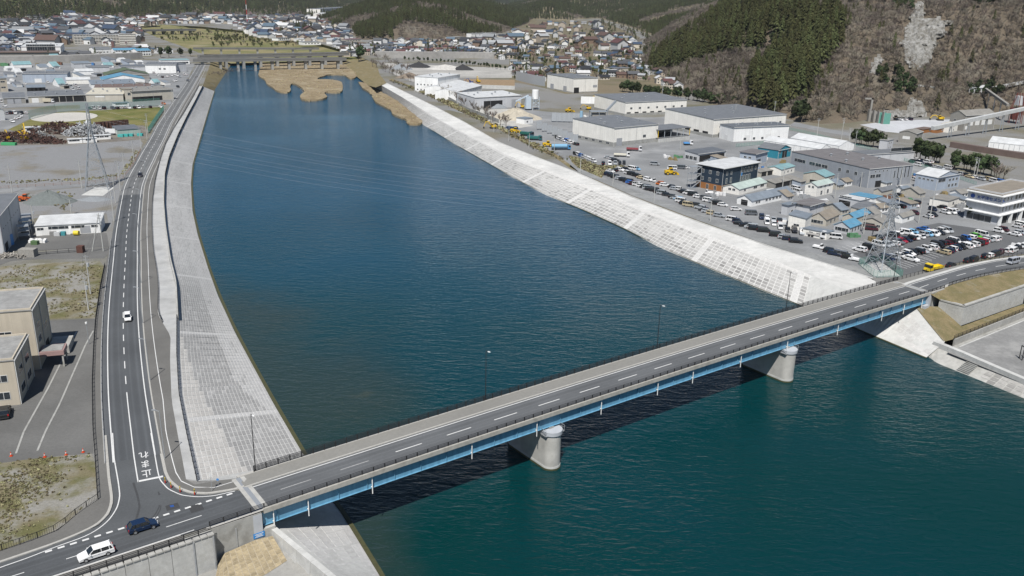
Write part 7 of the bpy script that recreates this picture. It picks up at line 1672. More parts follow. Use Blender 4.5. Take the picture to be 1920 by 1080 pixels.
bank_wall('concrete_wall', 'pale retaining wall of the brown earth pad', [aR(870,160), aR(905,166), aR(965,168)], 3, .5, CONC_W, 6)
bank_wall('yard_wall', 'dark yard wall between bare trees and open shed', [aR(800,170), aR(840,187), aR(878,209), aR(935,231)], 2.4, .4, CONC_D, 10)
bank_wall('screen_wall', 'grey panel screen wall in front of the hamlet fields', [aR(967,150), aR(995,157), aR(1021,162)], 8, .4, XFMR, 6)
RS('ground', [(870,158),(905,164),(965,166),(965,150),(870,148)], mat('earth_brown', (.24,.17,.10), .95, .2, .5), .03)
RS('ground', [(720,118),(810,122),(960,128),(960,146),(860,146),(830,160),(790,160),(740,140)], mat('plant_dust2', (.33,.32,.30), .95, .15, .3, big=.2), .015)
# quarry conveyors and the rusty hopper
r_ = thing('conveyor', 'long white covered conveyor bridge crossing below the quarry', 'conveyor', aR(1745,263), 0)
A0 = Vector((0,0,7)); B0 = aR(1935,240) + Vector((0,0,14)) - aR(1745,263)
MB().bar(A0, B0, 1.5).build('gallery', mat('gallery_grey', (.45,.46,.46), .7, .15, .5), r_)
for k in range(1, 6):
    p = A0.lerp(B0, k/6); MB().bar((p.x-1,p.y,0),(p.x-.3,p.y,p.z-1),.25).bar((p.x+1,p.y,0),(p.x+.3,p.y,p.z-1),.25).build('trestle', STEEL, r_)
r_ = thing('hopper', 'rust-red hopper silo with grey cabin on top beside the quarry building', 'hopper', aR(1902,231), .2)
RR = mat('hopper_rust', (.14, .035, .028), .8, .25, .8)
MB().bar((0,0,2.5),(0,0,10),3.0,n=10,r2=4.2).build('bin', RR, r_); MB().box(-1.8,1.8,-1.8,1.8,12,18).build('cabin', W_LGREY, r_)
for k in range(6):
    a = k*math.pi/3; MB().bar((4.3*math.cos(a),4.3*math.sin(a),0),(4.3*math.cos(a),4.3*math.sin(a),10),.25).bar((4.3*math.cos(a),4.3*math.sin(a),10),(1.6*math.cos(a),1.6*math.sin(a),20),.22).build('frame_leg', RR, r_)
bank_wall('conveyor_cover', 'long brown-roofed ground conveyor in front of the white tent', [aR(1780,276), aR(1850,288), aR(1940,302)], 3, 3, R_BROWN, 8)
for k in range(4):
    r_ = thing('bin_wall', f'green-netted aggregate bin beside the quarry floor, {ordn(k)} from the road', 'bin', aR(1634+k*9, 228+k*1.6), .1, 'aggregate bins'); MB().box(-2.4,2.4,-.3,.3,0,7).build('wall', W_OLD if k < 2 else GNET, r_); MB().box(-2.6,-2.2,-.5,2,0,8).build('post', W_OLD, r_)
r_ = thing('portal_frame', 'tall concrete portal frame at the quarry entrance', 'frame', aR(1630,223), 0); MB().box(-.6,.6,-.6,.6,0,14).box(-5,.6,-.6,.6,13,14).build('frame', W_OLD, r_)
# white shutter stair of the navy office, flags
r_ = thing('stair_tower', 'open steel stair tower on the river side of the navy office', 'stairs', aR(1300,352), .35)
for z in (0, 3.0, 6.0, 9.0): MB().box(-2.4,2.4,-1.6,1.6,z,z+.2).build('landing', GALV, r_)
for x in (-2.3,2.3):
    for y in (-1.5,1.5): MB().bar((x,y,0),(x,y,9.2),.14).build('post', GALV, r_)
for z in (0,3,6): MB().bar((-2,-1.4,z+.2),(2,-1.4,z+3),.25).build('flight', GALV, r_)
for k in range(3):
    r_ = thing('flagpole', f'white flagpole in front of the navy office, {ordn(k)} from the river', 'flagpole', aR(1380+k*2.4, 352+.2*k), 0, 'flagpoles'); MB().bar((0,0,0),(0,0,7.5),.06,n=6).build('pole', LAMPW, r_); MB().box(0,.9,-.02,.02,5.2,6.8).build('flag', [PAINT, TAILL, BLUESIGN][k], r_)
r_ = thing('person', 'person in dark clothes walking past the maroon van towards the cars', 'person', aR(1636,440), 1.0)
bd = MB(); rr2 = [(.10,.12,0,.09),(.10,.13,.45,.085),(.12,.16,.85,.12),(.13,.2,1.1,.13),(.15,.23,1.35,.13),(.08,.09,1.5,.07),(.07,.07,1.55,.07),(.095,.085,1.66,.09),(.05,.05,1.76,.05)]
bd.loft([[(q[0]*math.cos(t)*1.0, q[1]*math.sin(t), q[2]) for t in np.linspace(0, 2*math.pi, 9)[:-1]] for q in rr2], caps=True); bd.build('body', mat('dark_clothes', (.03,.03,.04), .8, .1, 3), r_, smooth=True)
# ================================================================ hills
def inpoly(x, y, P):
    c = False; n = len(P)
    for i in range(n):
        x1, y1 = P[i]; x2, y2 = P[(i+1) % n]
        if (y1 > y) != (y2 > y) and x < (x2-x1)*(y-y1)/(y2-y1)+x1: c = not c
    return c
class Hill:
    def __init__(s, base_px, back, slope, cap, z0, rough, res, bounds, seed):
        s.P = np.array([list(at(x, y, z0)[:2]) for x, y in base_px] + [list(b) for b in back]); s.slope, s.cap, s.z0, s.rough, s.seed = slope, cap, z0, rough, seed
        s.res, s.bounds = res, bounds; s.poly = [tuple(p) for p in s.P]
    def grid(s):
        x0, x1, y0, y1 = s.bounds; xs = np.arange(x0, x1+1, s.res); ys = np.arange(y0, y1+1, s.res); X, Y = np.meshgrid(xs, ys)
        Q = np.stack([X.ravel(), Y.ravel()], 1); A = s.P; B = np.roll(A, -1, 0); D = np.full(len(Q), 1e9)
        for a, b in zip(A, B):
            ab = b-a; t = np.clip(((Q-a)@ab)/(ab@ab+1e-9), 0, 1); d = np.linalg.norm(Q-(a+t[:, None]*ab), axis=1); D = np.minimum(D, d)
        ins = np.zeros(len(Q), bool); x, y = Q[:, 0], Q[:, 1]
        for (x1_, y1_), (x2, y2) in zip(A, B):
            if y1_ == y2: continue
            c = ((y1_ > y) != (y2 > y)) & (x < (x2-x1_)*(y-y1_)/(y2-y1_)+x1_); ins ^= c
        D = np.where(ins, D, -D)
        nz = np.array([mnoise.fractal((q[0]/90.+s.seed, q[1]/90., 0), 1., 2., 5) for q in Q])
        Z = s.z0 + s.cap*(1-np.exp(-np.maximum(D, 0)*s.slope/s.cap)) + np.clip(D, 0, 60)/60*nz*s.rough
        Z = np.where(D < 0, s.z0 - 1.0 + D*.25, Z)
        s.X, s.Y, s.Z, s.D = X, Y, Z.reshape(X.shape), D.reshape(X.shape); s.xs, s.ys = xs, ys
    def z(s, x, y):
        fx = (x-s.bounds[0])/s.res; fy = (y-s.bounds[2])/s.res; i = int(fx); j = int(fy)
        if i < 0 or j < 0 or i >= s.Z.shape[1]-1 or j >= s.Z.shape[0]-1: return -100
        u, v = fx-i, fy-j; Z = s.Z
        return (Z[j,i]*(1-u)+Z[j,i+1]*u)*(1-v)+(Z[j+1,i]*(1-u)+Z[j+1,i+1]*u)*v
    def build(s, name, m):
        n = s.X.shape[1]; V = np.stack([s.X.ravel(), s.Y.ravel(), s.Z.ravel()], 1); keep = s.D > -s.res*1.6
        Fc = []
        for j in range(s.X.shape[0]-1):
            for i in range(n-1):
                if keep[j,i] or keep[j+1,i+1]: Fc.append((j*n+i, j*n+i+1, (j+1)*n+i+1, (j+1)*n+i))
        me = bpy.data.meshes.new(name); me.from_pydata(V.tolist(), [], Fc); me.materials.append(m); me.polygons.foreach_set('use_smooth', [True]*len(me.polygons)); return link(name, me, kind='structure')
    def hit(s, px, py):
        d = at(px, py, -50) - Vector((0,0,H)); d.normalize(); t = 300.; o = Vector((0,0,H))
        while t < 3000:
            p = o + d*t
            if p.z < s.z(p.x, p.y): return p
            t += 1.5
        return None
HILLSOIL = grassy('hillside_litter', (.128, .104, .078), (.10, .084, .062), (.15, .135, .11), .03, .6)
HILLDRY = grassy('hill_dry_grass', (.21, .18, .12), (.16, .14, .09), (.24, .21, .16), .01, .6)
MTN = Hill([(1198,120),(1240,140),(1290,172),(1350,200),(1420,216),(1480,224),(1540,232),(1600,230),(1640,223),(1700,220),(1790,219),(1840,212),(1920,216),(2010,225),(2200,240)], [(900,700),(1400,1400),(1200,2000),(330,2000),(210,1500),(165,1150)], .62, 260, ZR, 17, 9, (90, 1000, 440, 1700), 3)
H1 = Hill([(658,62),(672,76),(720,73),(800,74),(880,70),(950,60),(990,44),(1000,34)], [(160,2600),(-300,3600),(-620,3300),(-480,2200)], .30, 150, ZR, 10, 22, (-700, 300, 1150, 3700), 11)
H2 = Hill([(955,40),(1010,36),(1070,38),(1120,34),(1150,42),(1185,52),(1230,70),(1290,90)], [(700,1900),(800,4000),(-100,4000),(0,2500)], .30, 180, ZR, 12, 24, (-120, 820, 1200, 4000), 17)
H3 = Hill([(-420,46),(-150,42),(0,38),(60,33),(130,29),(200,32),(260,28),(340,25),(430,23),(520,21),(590,19),(680,12)], [(500,7000),(-5000,7000),(-4800,2500)], .26, 260, ZR, 22, 55, (-5000, 600, 1300, 7000), 23)
for hl, m_ in ((MTN, HILLSOIL), (H1, HILLSOIL), (H2, HILLDRY), (H3, HILLDRY)): hl.grid(); hl.build('hill', m_)
# pale rock faces of the quarry
def rock_mat():
    m = bpy.data.materials.new('cliff_rock'); m.use_nodes = True; nt = m.node_tree; L = nt.links; b = nt.nodes['Principled BSDF']
    geo = nd(nt, 'ShaderNodeNewGeometry'); mp = nd(nt, 'ShaderNodeMapping'); mp.inputs['Rotation'].default_value = (0, math.radians(14), 0); mp.inputs['Scale'].default_value = (.42, .42, .07); L.new(geo.outputs['Position'], mp.inputs[0])
    def noise(src, s_, d, r=.65):
        n = nd(nt, 'ShaderNodeTexNoise'); n.inputs['Scale'].default_value = s_; n.inputs['Detail'].default_value = d; n.inputs['Roughness'].default_value = r; L.new(src, n.inputs['Vector']); return n.outputs['Fac']
    cr = nd(nt, 'ShaderNodeValToRGB'); e = cr.color_ramp
    for p, c in ((.30, (.06, .055, .045)), (.42, (.14, .13, .11)), (.52, (.23, .225, .21)), (.63, (.34, .335, .32)), (.75, (.17, .14, .10))):
        el = e.elements.new(p); el.color = (*c, 1)
    e.elements.remove(e.elements[0]); e.elements.remove(e.elements[-1])
    ad = nd(nt, 'ShaderNodeMath', operation='MULTIPLY_ADD'); L.new(noise(mp.outputs[0], 1.0, 7), ad.inputs[0]); ad.inputs[1].default_value = .65
    n2 = nd(nt, 'ShaderNodeMath', operation='MULTIPLY'); L.new(noise(geo.outputs['Position'], .12, 6), n2.inputs[0]); n2.inputs[1].default_value = .36; L.new(n2.outputs[0], ad.inputs[2])
    L.new(ad.outputs[0], cr.inputs[0]); L.new(cr.outputs[0], b.inputs['Base Color']); b.inputs['Roughness'].default_value = .9
    bp = nd(nt, 'ShaderNodeBump'); bp.inputs['Strength'].default_value = 1.0; bp.inputs['Distance'].default_value = 1.2; L.new(noise(mp.outputs[0], 2.0, 6), bp.inputs['Height']); L.new(bp.outputs[0], b.inputs['Normal'])
    return m
ROCK = rock_mat()
def cliff(poly, push, name='cliff', step=4):
    xs = [p[0] for p in poly]; ys = [p[1] for p in poly]; G = {}; mb = MB(); idx = {}
    for j, y in enumerate(np.arange(min(ys), max(ys)+step, step)):
        for i, x in enumerate(np.arange(min(xs), max(xs)+step, step)):
            nx_, ny_ = 9*mnoise.noise((x*.06, y*.06, 1)) + 4*mnoise.noise((x*.2, y*.2, 4)), 9*mnoise.noise((x*.06, y*.06, 2)) + 4*mnoise.noise((x*.2, y*.2, 5))
            if inpoly(x+nx_, y+ny_, poly):
                p = MTN.hit(x, y)
                if p is None: continue
                d = Vector((0,0,H)) - p; d.z = 0; d.normalize()
                rid = mnoise.ridged_multi_fractal((x*.11+y*.03, y*.025, push), .9, 2.0, 5, 1.0, 2.0)
                ed = sum(inpoly(x+nx_+ox, y+ny_+oy, poly) for ox, oy in ((6,0),(-6,0),(0,6),(0,-6),(11,0),(-11,0),(0,11),(0,-11)))/8
                p = p + d*(push*ed*(.45+.55*rid) - 1.5*(1-ed) + .4) ; idx[(i, j)] = len(mb.v); mb.v.append(tuple(p))
    for (i, j), k in idx.items():
        if (i+1, j) in idx and (i, j+1) in idx and (i+1, j+1) in idx:
            mb.f.append((k, idx[(i+1, j)], idx[(i+1, j+1)], idx[(i, j+1)][0] if False else idx[(i, j+1)])[::-1]); mb.m.append(0); mb.c.append(None)
    return mb.build(name, ROCK, kind='structure')
CLIFFS = [[(1690,60),(1705,28),(1722,-10),(1738,-10),(1735,30),(1790,34),(1778,60),(1758,85),(1745,120),(1720,130),(1700,128),(1692,100),(1680,84)], [(1630,120),(1640,98),(1654,92),(1656,115),(1645,145),(1632,140)], [(1650,222),(1655,205),(1700,200),(1710,182),(1735,190),(1742,222)], [(1705,222),(1708,186),(1733,188),(1740,215),(1742,223)]]
for k, c in enumerate(CLIFFS): cliff(c, (6, 4, 4, 5)[k], step=3 if k else 4)
# ================================================================ trees
def leafmat(name, c, var=.35, rough=.8):
    m = bpy.data.materials.new(name); m.use_nodes = True; nt = m.node_tree; L = nt.links; b = nt.nodes['Principled BSDF']
    oi = nd(nt, 'ShaderNodeObjectInfo'); geo = nd(nt, 'ShaderNodeNewGeometry'); n = nd(nt, 'ShaderNodeTexNoise'); n.inputs['Scale'].default_value = .03; n.inputs['Detail'].default_value = 3; L.new(geo.outputs['Position'], n.inputs['Vector'])
    n2 = nd(nt, 'ShaderNodeTexNoise'); n2.inputs['Scale'].default_value = .9; L.new(geo.outputs['Position'], n2.inputs['Vector'])
    def mr(src, a, b_, lo, hi):
        r = nd(nt, 'ShaderNodeMapRange'); r.inputs[1].default_value = a; r.inputs[2].default_value = b_; r.inputs[3].default_value = lo; r.inputs[4].default_value = hi; L.new(src, r.inputs[0]); return r.outputs[0]
    def mul(a, b_):
        r = nd(nt, 'ShaderNodeMath', operation='MULTIPLY'); L.new(a, r.inputs[0]); L.new(b_, r.inputs[1]); return r.outputs[0]
    f = mul(mul(mr(oi.outputs['Random'], 0, 1, 1-var, 1+var), mr(n.outputs['Fac'], .3, .7, .75, 1.25)), mr(n2.outputs['Fac'], .3, .7, .7, 1.3))
    hs = nd(nt, 'ShaderNodeHueSaturation'); hs.inputs['Color'].default_value = (*c, 1); L.new(mr(oi.outputs['Random'], 0, 1, .47, .53), hs.inputs['Hue']); L.new(f, hs.inputs['Value'])
    L.new(hs.outputs[0], b.inputs['Base Color']); b.inputs['Roughness'].default_value = rough; b.inputs['Specular IOR Level'].default_value = .15
    return m
L_CED = leafmat('cedar_foliage', (.058, .062, .024)); L_PINE = leafmat('pine_foliage', (.038, .052, .022)); L_TWIG = leafmat('bare_twigs', (.19, .163, .135), .28); L_BAM = leafmat('bamboo_foliage', (.095, .10, .04)); L_PINK = leafmat('blossom_twigs', (.30, .22, .22), .15)
L_TUFT = leafmat('weed_tufts', (.21, .19, .11), .35); L_REED = leafmat('reed_tufts', (.38, .31, .20), .25)
BARK = mat('tree_bark', (.10, .08, .065), .9, .2, 2)
def crown_conifer(seed, h=14., r=2.7, n=230):
    q = random.Random(seed); mb = MB()
    for _ in range(n):
        t = q.random()**.75; z = h*(.16+.84*t); rad = r*(1-t)**.8*(.55+.5*q.random())+.15; a = q.random()*6.283
        c = Vector((rad*math.cos(a), rad*math.sin(a), z)); s_ = (.55+.55*q.random())*(1.15-.6*t)*1.25
        o = Vector((math.cos(a), math.sin(a), -.75)); tn = Vector((-math.sin(a), math.cos(a), q.uniform(-.2,.2)))
        mb.tri(c-tn*s_*.6-o*s_*.3, c+tn*s_*.6-o*s_*.3, c+o*s_*1.1)
    return mb
def crown_round(seed, h=8., r=3.2, n=260, s0=.55, flat=.8, zc=.62):
    q = random.Random(seed); mb = MB(); lobes = [(Vector((q.uniform(-.5,.5)*r, q.uniform(-.5,.5)*r, h*zc+q.uniform(-.22,.24)*h)), r*q.uniform(.42,.68)) for _ in range(7)]
    for _ in range(n):
        c0, lr = q.choice(lobes); d = Vector((q.gauss(0,1), q.gauss(0,1), q.gauss(0,1)*flat)).normalized(); c = c0 + d*lr*(.6+.45*q.random())
        u = d.orthogonal().normalized(); w_ = d.cross(u); a = q.random()*6.28; u, w_ = u*math.cos(a)+w_*math.sin(a), w_*math.cos(a)-u*math.sin(a); d2 = Vector((q.uniform(-.5,.5), q.uniform(-.5,.5), q.uniform(-.5,.5))); s_ = s0*(.7+.8*q.random())
        mb.tri(c-u*s_, c+u*s_+d2*s_, c+w_*s_*1.4)
    return mb
def crown_bare(seed, h=8., r=3.2, n=300):
    q = random.Random(seed); mb = MB(); tips = []
    for _ in range(9):
        a = q.random()*6.283; el = q.uniform(.55, 1.35); L_ = h*.62*q.uniform(.7, 1.05); d = Vector((math.cos(a)*math.cos(el)*1.15, math.sin(a)*math.cos(el)*1.15, math.sin(el))); b0 = Vector((0,0,h*q.uniform(.22,.4))); e = b0+d*L_
        mb.bar(b0, e, .07, n=3, r2=.03, caps=False); tips.append((b0, e, d))
    for _ in range(n):
        b0, e, d = q.choice(tips); p = b0.lerp(e, q.uniform(.35, 1.0)); dd = (d*.7 + Vector((q.gauss(0,.6), q.gauss(0,.6), q.gauss(.35,.5)))).normalized(); l = h*q.uniform(.1,.24); s_ = dd.orthogonal().normalized()*.05*h/8*1.5
        mb.tri(p-s_, p+s_, p+dd*l)
    return mb
PROTO = {}
def proto(kind):
    if kind in PROTO: return PROTO[kind]
    out = []
    for k in range(3):
        if kind == 'cedar': cr, lf, th = crown_conifer(k, 14+k, 2.6+.2*k), L_CED, 6
        elif kind == 'pine': cr, lf, th = crown_round(10+k, 9., 3.0, 300, .6, .7, .66), L_PINE, 6
        elif kind == 'bamboo': cr, lf, th = crown_round(20+k, 8., 2.8, 260, .55, 1.1, .55), L_BAM, 4
        elif kind == 'blossom': cr, lf, th = crown_round(30+k, 7., 3.2, 220, .4, .8, .6), L_PINK, 4
        elif kind == 'tuft': cr, lf, th = crown_round(60+k, .3, .35, 22, .16, .5, .4), L_TUFT, .1
        elif kind == 'reed': cr, lf, th = crown_round(70+k, 1.5, 1.3, 40, .5, .5, .45), L_REED, .2
        else: cr, lf, th = crown_bare(40+k), L_TWIG, 3.4
        tm = MB().bar((0,0,-1), (0,0,th), .22, n=5, r2=.1, caps=False)
        whole = MB(); whole.v = cr.v + tm.v; k0 = len(cr.v); whole.f = cr.f + [tuple(i+k0 for i in f) for f in tm.f]; whole.m = [0]*len(cr.f)+[1]*len(tm.f); whole.c = cr.c + tm.c
        out.append((cr.mesh('crown', lf), tm.mesh('trunk', BARK), whole.mesh('tree', [lf, BARK])))
    PROTO[kind] = out; return out
def tree(kind, p, sc, name, label, group, cat='tree'):
    c, t, _ = rnd.choice(proto(kind)); r_ = thing(name, label, cat, p, rnd.random()*6.28, group); r_.scale = (sc*rnd.uniform(.9,1.1), sc*rnd.uniform(.9,1.1), sc)
    link('trunk', t, r_); link('crown', c, r_); return r_
def gn_forest(name, pts, label, cat):
    """pts: (x, y, z, scale, kind); one object, instanced by geometry nodes"""
    kinds = sorted({p[4] for p in pts}); coll = bpy.data.collections.new(name+'_sources'); ids = {}
    for kd in kinds:
        for i, tr in enumerate(proto(kd)):
            o = bpy.data.objects.new(f'{len(ids):02d}_{kd}', tr[2]); coll.objects.link(o); ids[(kd, i)] = len(ids)
    me = bpy.data.meshes.new(name); me.from_pydata([p[:3] for p in pts], [], [])
    for an, ty, vals in (('scl', 'FLOAT', [p[3] for p in pts]), ('rot', 'FLOAT', [rnd.random()*6.28 for _ in pts]), ('idx', 'INT', [ids[(p[4], rnd.randrange(3))] for p in pts])):
        a = me.attributes.new(an, ty, 'POINT'); a.data.foreach_set('value', vals)
    o = link(name, me, kind='stuff'); tag(o, label, cat)
    ng = bpy.data.node_groups.new(name, 'GeometryNodeTree'); ng.interface.new_socket('Geometry', in_out='INPUT', socket_type='NodeSocketGeometry'); ng.interface.new_socket('Geometry', in_out='OUTPUT', socket_type='NodeSocketGeometry')
    gi = ng.nodes.new('NodeGroupInput'); go = ng.nodes.new('NodeGroupOutput'); ip = ng.nodes.new('GeometryNodeInstanceOnPoints'); ci = ng.nodes.new('GeometryNodeCollectionInfo'); ci.inputs['Collection'].default_value = coll; ci.inputs['Separate Children'].default_value = True; ci.inputs['Reset Children'].default_value = True
    def na(n, ty): x = ng.nodes.new('GeometryNodeInputNamedAttribute'); x.data_type = ty; x.inputs['Name'].default_value = n; return x.outputs['Attribute']
    cx = ng.nodes.new('ShaderNodeCombineXYZ'); L = ng.links; L.new(na('rot', 'FLOAT'), cx.inputs['Z'])
    L.new(gi.outputs[0], ip.inputs['Points']); L.new(ci.outputs[0], ip.inputs['Instance']); ip.inputs['Pick Instance'].default_value = True; L.new(na('idx', 'INT'), ip.inputs['Instance Index'])
    er = ng.nodes.new('FunctionNodeEulerToRotation'); L.new(cx.outputs[0], er.inputs[0]); L.new(er.outputs[0], ip.inputs['Rotation']); L.new(na('scl', 'FLOAT'), ip.inputs['Scale']); L.new(ip.outputs[0], go.inputs[0])
    md = o.modifiers.new('instances', 'NODES'); md.node_group = ng; return o
C1 = [(1203,124),(1330,40),(1420,-60),(1545,-60),(1525,40),(1482,75),(1455,60),(1420,92),(1400,88),(1350,95),(1320,108),(1290,115),(1262,125),(1225,130)]
C2 = [(1398,190),(1405,142),(1440,110),(1465,78),(1500,58),(1545,28),(1585,28),(1580,80),(1552,112),(1512,165),(1482,195),(1440,208)]
forest = []
def scatter(hill, sp, kindf, lim=(-40, 1960), ymax=260, sclf=None):
    x0, x1, y0, y1 = hill.bounds; out = []
    y = y0
    while y < y1:
        x = x0
        while x < x1:
            px = x + rnd.uniform(-.45,.45)*sp; py = y + rnd.uniform(-.45,.45)*sp; z = hill.z(px, py)
            if z > ZR + .5:
                u, v = proj((px, py, z+4))
                if lim[0] < u < lim[1] and -45 < v < ymax:
                    kd = kindf(u, v, px, py)
                    if kd: out.append((px, py, z-.3, kd[1], kd[0]))
            x += sp
        y += sp
    return out
def k_mtn(u, v, x, y):
    for c in CLIFFS:
        if inpoly(u, v+2, c): return None if rnd.random() < .93 else ('bare', .5)
    n = mnoise.noise((x*.02, y*.02, 3))
    if inpoly(u, v, C1) or inpoly(u, v, C2): return ('cedar', rnd.uniform(1.0, 1.5)) if rnd.random() < .55 else None
    if n > .42 and rnd.random() < .8: return ('pine', rnd.uniform(.6, 1.0))
    if v > 165 and u > 1560 and rnd.random() < .4: return None
    if rnd.random() < .06: return ('cedar', rnd.uniform(.4, .8))
    return ('bare', rnd.uniform(.7, 1.15))
T_m = scatter(MTN, 4.4, k_mtn)
def k_far(sc):
    def f(u, v, x, y):
        n = mnoise.noise((x*.004, y*.004, 7)) + .35*mnoise.noise((x*.02, y*.02, 1)); 
        if n < -.28: return ('bare', sc*rnd.uniform(.8,1.2)) if rnd.random() < .8 else None
        if n > .5: return ('bamboo', sc*rnd.uniform(.8,1.1))
        return ('cedar', sc*rnd.uniform(.75,1.1))
    return f
T_1 = scatter(H1, 7, k_far(.95), ymax=90); T_2 = scatter(H2, 7.5, k_far(1.0), ymax=100); T_3 = scatter(H3, 12, k_far(1.6), ymax=60)

def near_first(T, kind): return sorted([t for t in T if t[4] == kind], key=lambda t: t[0]**2+t[1]**2)
# ---- the trees of the near mountain that show largest, one by one
ced = near_first(T_m, 'cedar'); bar = near_first(T_m, 'bare'); pin = near_first(T_m, 'pine')
NB, NP = 230, 60
for t in ced[:300]: tree('cedar', t[:3], t[3], 'cedar_tree', 'tall dark green cedar in the dense hillside plantation', 'cedars of the hillside plantation')
for t in bar[:NB]: tree('bare', t[:3], t[3], 'bare_tree', 'leafless grey-brown tree on the slope below the quarry', 'leafless trees on the quarry slope')
for t in pin[:NP]: tree('pine', t[:3], t[3], 'pine_tree', 'dark pine standing among leafless trees on the quarry slope', 'pines on the quarry slope')
gn_forest('forest', ced[300:] + bar[NB:] + pin[NP:] + [], 'wooded mountainside of cedars and leafless trees', 'forest')
gn_forest('forest', T_1 + T_2, 'wooded hills behind the far-bank town', 'forest')
gn_forest('forest', T_3, 'distant forested hills beyond the west town', 'forest')
# ---- single trees near the water and on the estate
def line_trees(kind, P, n, sc, name, label, group, jit=2.0, af=aR):
    ps = resample([af(*p) for p in P], n=n)
    for i, p in enumerate(ps):
        q = p + Vector((rnd.uniform(-jit, jit), rnd.uniform(-jit, jit), 0)); tree(kind, q, sc*rnd.uniform(.75, 1.2), name, f'{label}, {ordn(i)} from upstream', group)
line_trees('bare', [(697,122),(735,140),(790,160),(840,182),(900,217),(945,240)], 40, 1.0, 'cherry_tree', 'leafless cherry tree lining the far bank path', 'leafless trees along the far bank')
line_trees('bare', [(705,110),(740,122),(760,136)], 10, 1.0, 'bare_tree', 'tall leafless tree beside the aggregate heaps', 'leafless trees at the upstream yard')
line_trees('pine', [(1168,172),(1215,180),(1260,184),(1310,190),(1370,200),(1428,207)], 60, .95, 'pine_tree', 'pine in the belt behind the warehouses', 'pine belt behind the warehouses')
line_trees('pine', [(760,113),(820,117),(880,122),(945,131)], 30, .5, 'hedge_tree', 'clipped evergreen in the tall hedge of the gravel yard', 'evergreen hedge trees', 1.0)
line_trees('pine', [(1488,222),(1496,226),(1502,230)], 4, 1.3, 'pine_tree', 'tall pine at the end of the warehouse road', 'pines by the warehouse road')
line_trees('pine', [(1602,270),(1620,274),(1645,278)], 8, 1.0, 'pine_tree', 'pine in the clump behind the white tents', 'pines behind the tents')
line_trees('pine', [(1718,300),(1735,304),(1758,306)], 9, 1.15, 'pine_tree', 'pine in the clump behind the factory lot', 'pines behind the factory lot')
line_trees('pine', [(1787,316),(1805,320),(1830,324),(1850,330)], 9, 1.0, 'pine_tree', 'pine in the clump beside the cement office lot', 'pines beside the office lot')
line_trees('bare', [(1855,330),(1875,336),(1892,340)], 5, .9, 'bare_tree', 'leafless tree behind the cement office', 'leafless trees behind the office')
line_trees('pine', [(675,112),(678,113)], 2, 1.6, 'round_tree', 'big round evergreen at the end of the viaducts', 'round evergreens at the viaduct end')
line_trees('pine', [(509,121),(512,121)], 2, .45, 'bush', 'green bush on the reed island', 'bushes on the reed island', af=lambda x, y: at(x, y, ZW+1))
line_trees('pine', [(300,108),(312,108),(355,106)], 4, 1.2, 'pine_tree', 'dark pine beside the railway embankment', 'pines beside the railway', af=aL)
line_trees('cedar', [(552,58),(572,60),(586,62)], 9, 1.3, 'cedar_tree', 'dark evergreen on the knoll behind the shops', 'trees of the knoll')
line_trees('bare', [(575,63),(592,66)], 5, 1.6, 'bare_tree', 'leafless tree on the knoll behind the shops', 'leafless trees of the knoll')
tree('pine', aR(1818,410), .55, 'garden_pine', 'small clipped garden pine in front of the cement office', None)
# undergrowth along the far bank verge and flood plain thickets
scr = []
for _ in range(420):
    t = rnd.random(); p = resample([aR(730,152), aR(800,180), aR(860,208), aR(930,243), aR(1000,279), aR(1055,303)], n=100)[int(t*99)]; p = p + Vector((rnd.uniform(-1,6), rnd.uniform(-4,4), 0)); scr.append((p.x, p.y, p.z-.2, rnd.uniform(.10,.22), rnd.choice(['bare','bare','bamboo'])))
for _ in range(500):
    x, y = rnd.choice([(rnd.uniform(300,470), rnd.uniform(58,78)), (rnd.uniform(400,560), rnd.uniform(70,88)), (rnd.uniform(380,430), rnd.uniform(115,160))])
    if y > 100:
        t = rnd.random(); a = Vector(aL(386,140)).lerp(at(420,140,ZW), t); a = Vector(a) + Vector((rnd.uniform(-3,3), rnd.uniform(-60,60), 0)); scr.append((a.x, a.y, a.z-.5, rnd.uniform(.15,.3), 'bare'))
    else:
        p = at(x, y, -7.5); scr.append((p.x, p.y, p.z, rnd.uniform(.3,.9), rnd.choice(['bamboo','bamboo','bare'])))
gn_forest('undergrowth', scr, 'dry scrub along the river verges and flood plain', 'undergrowth')
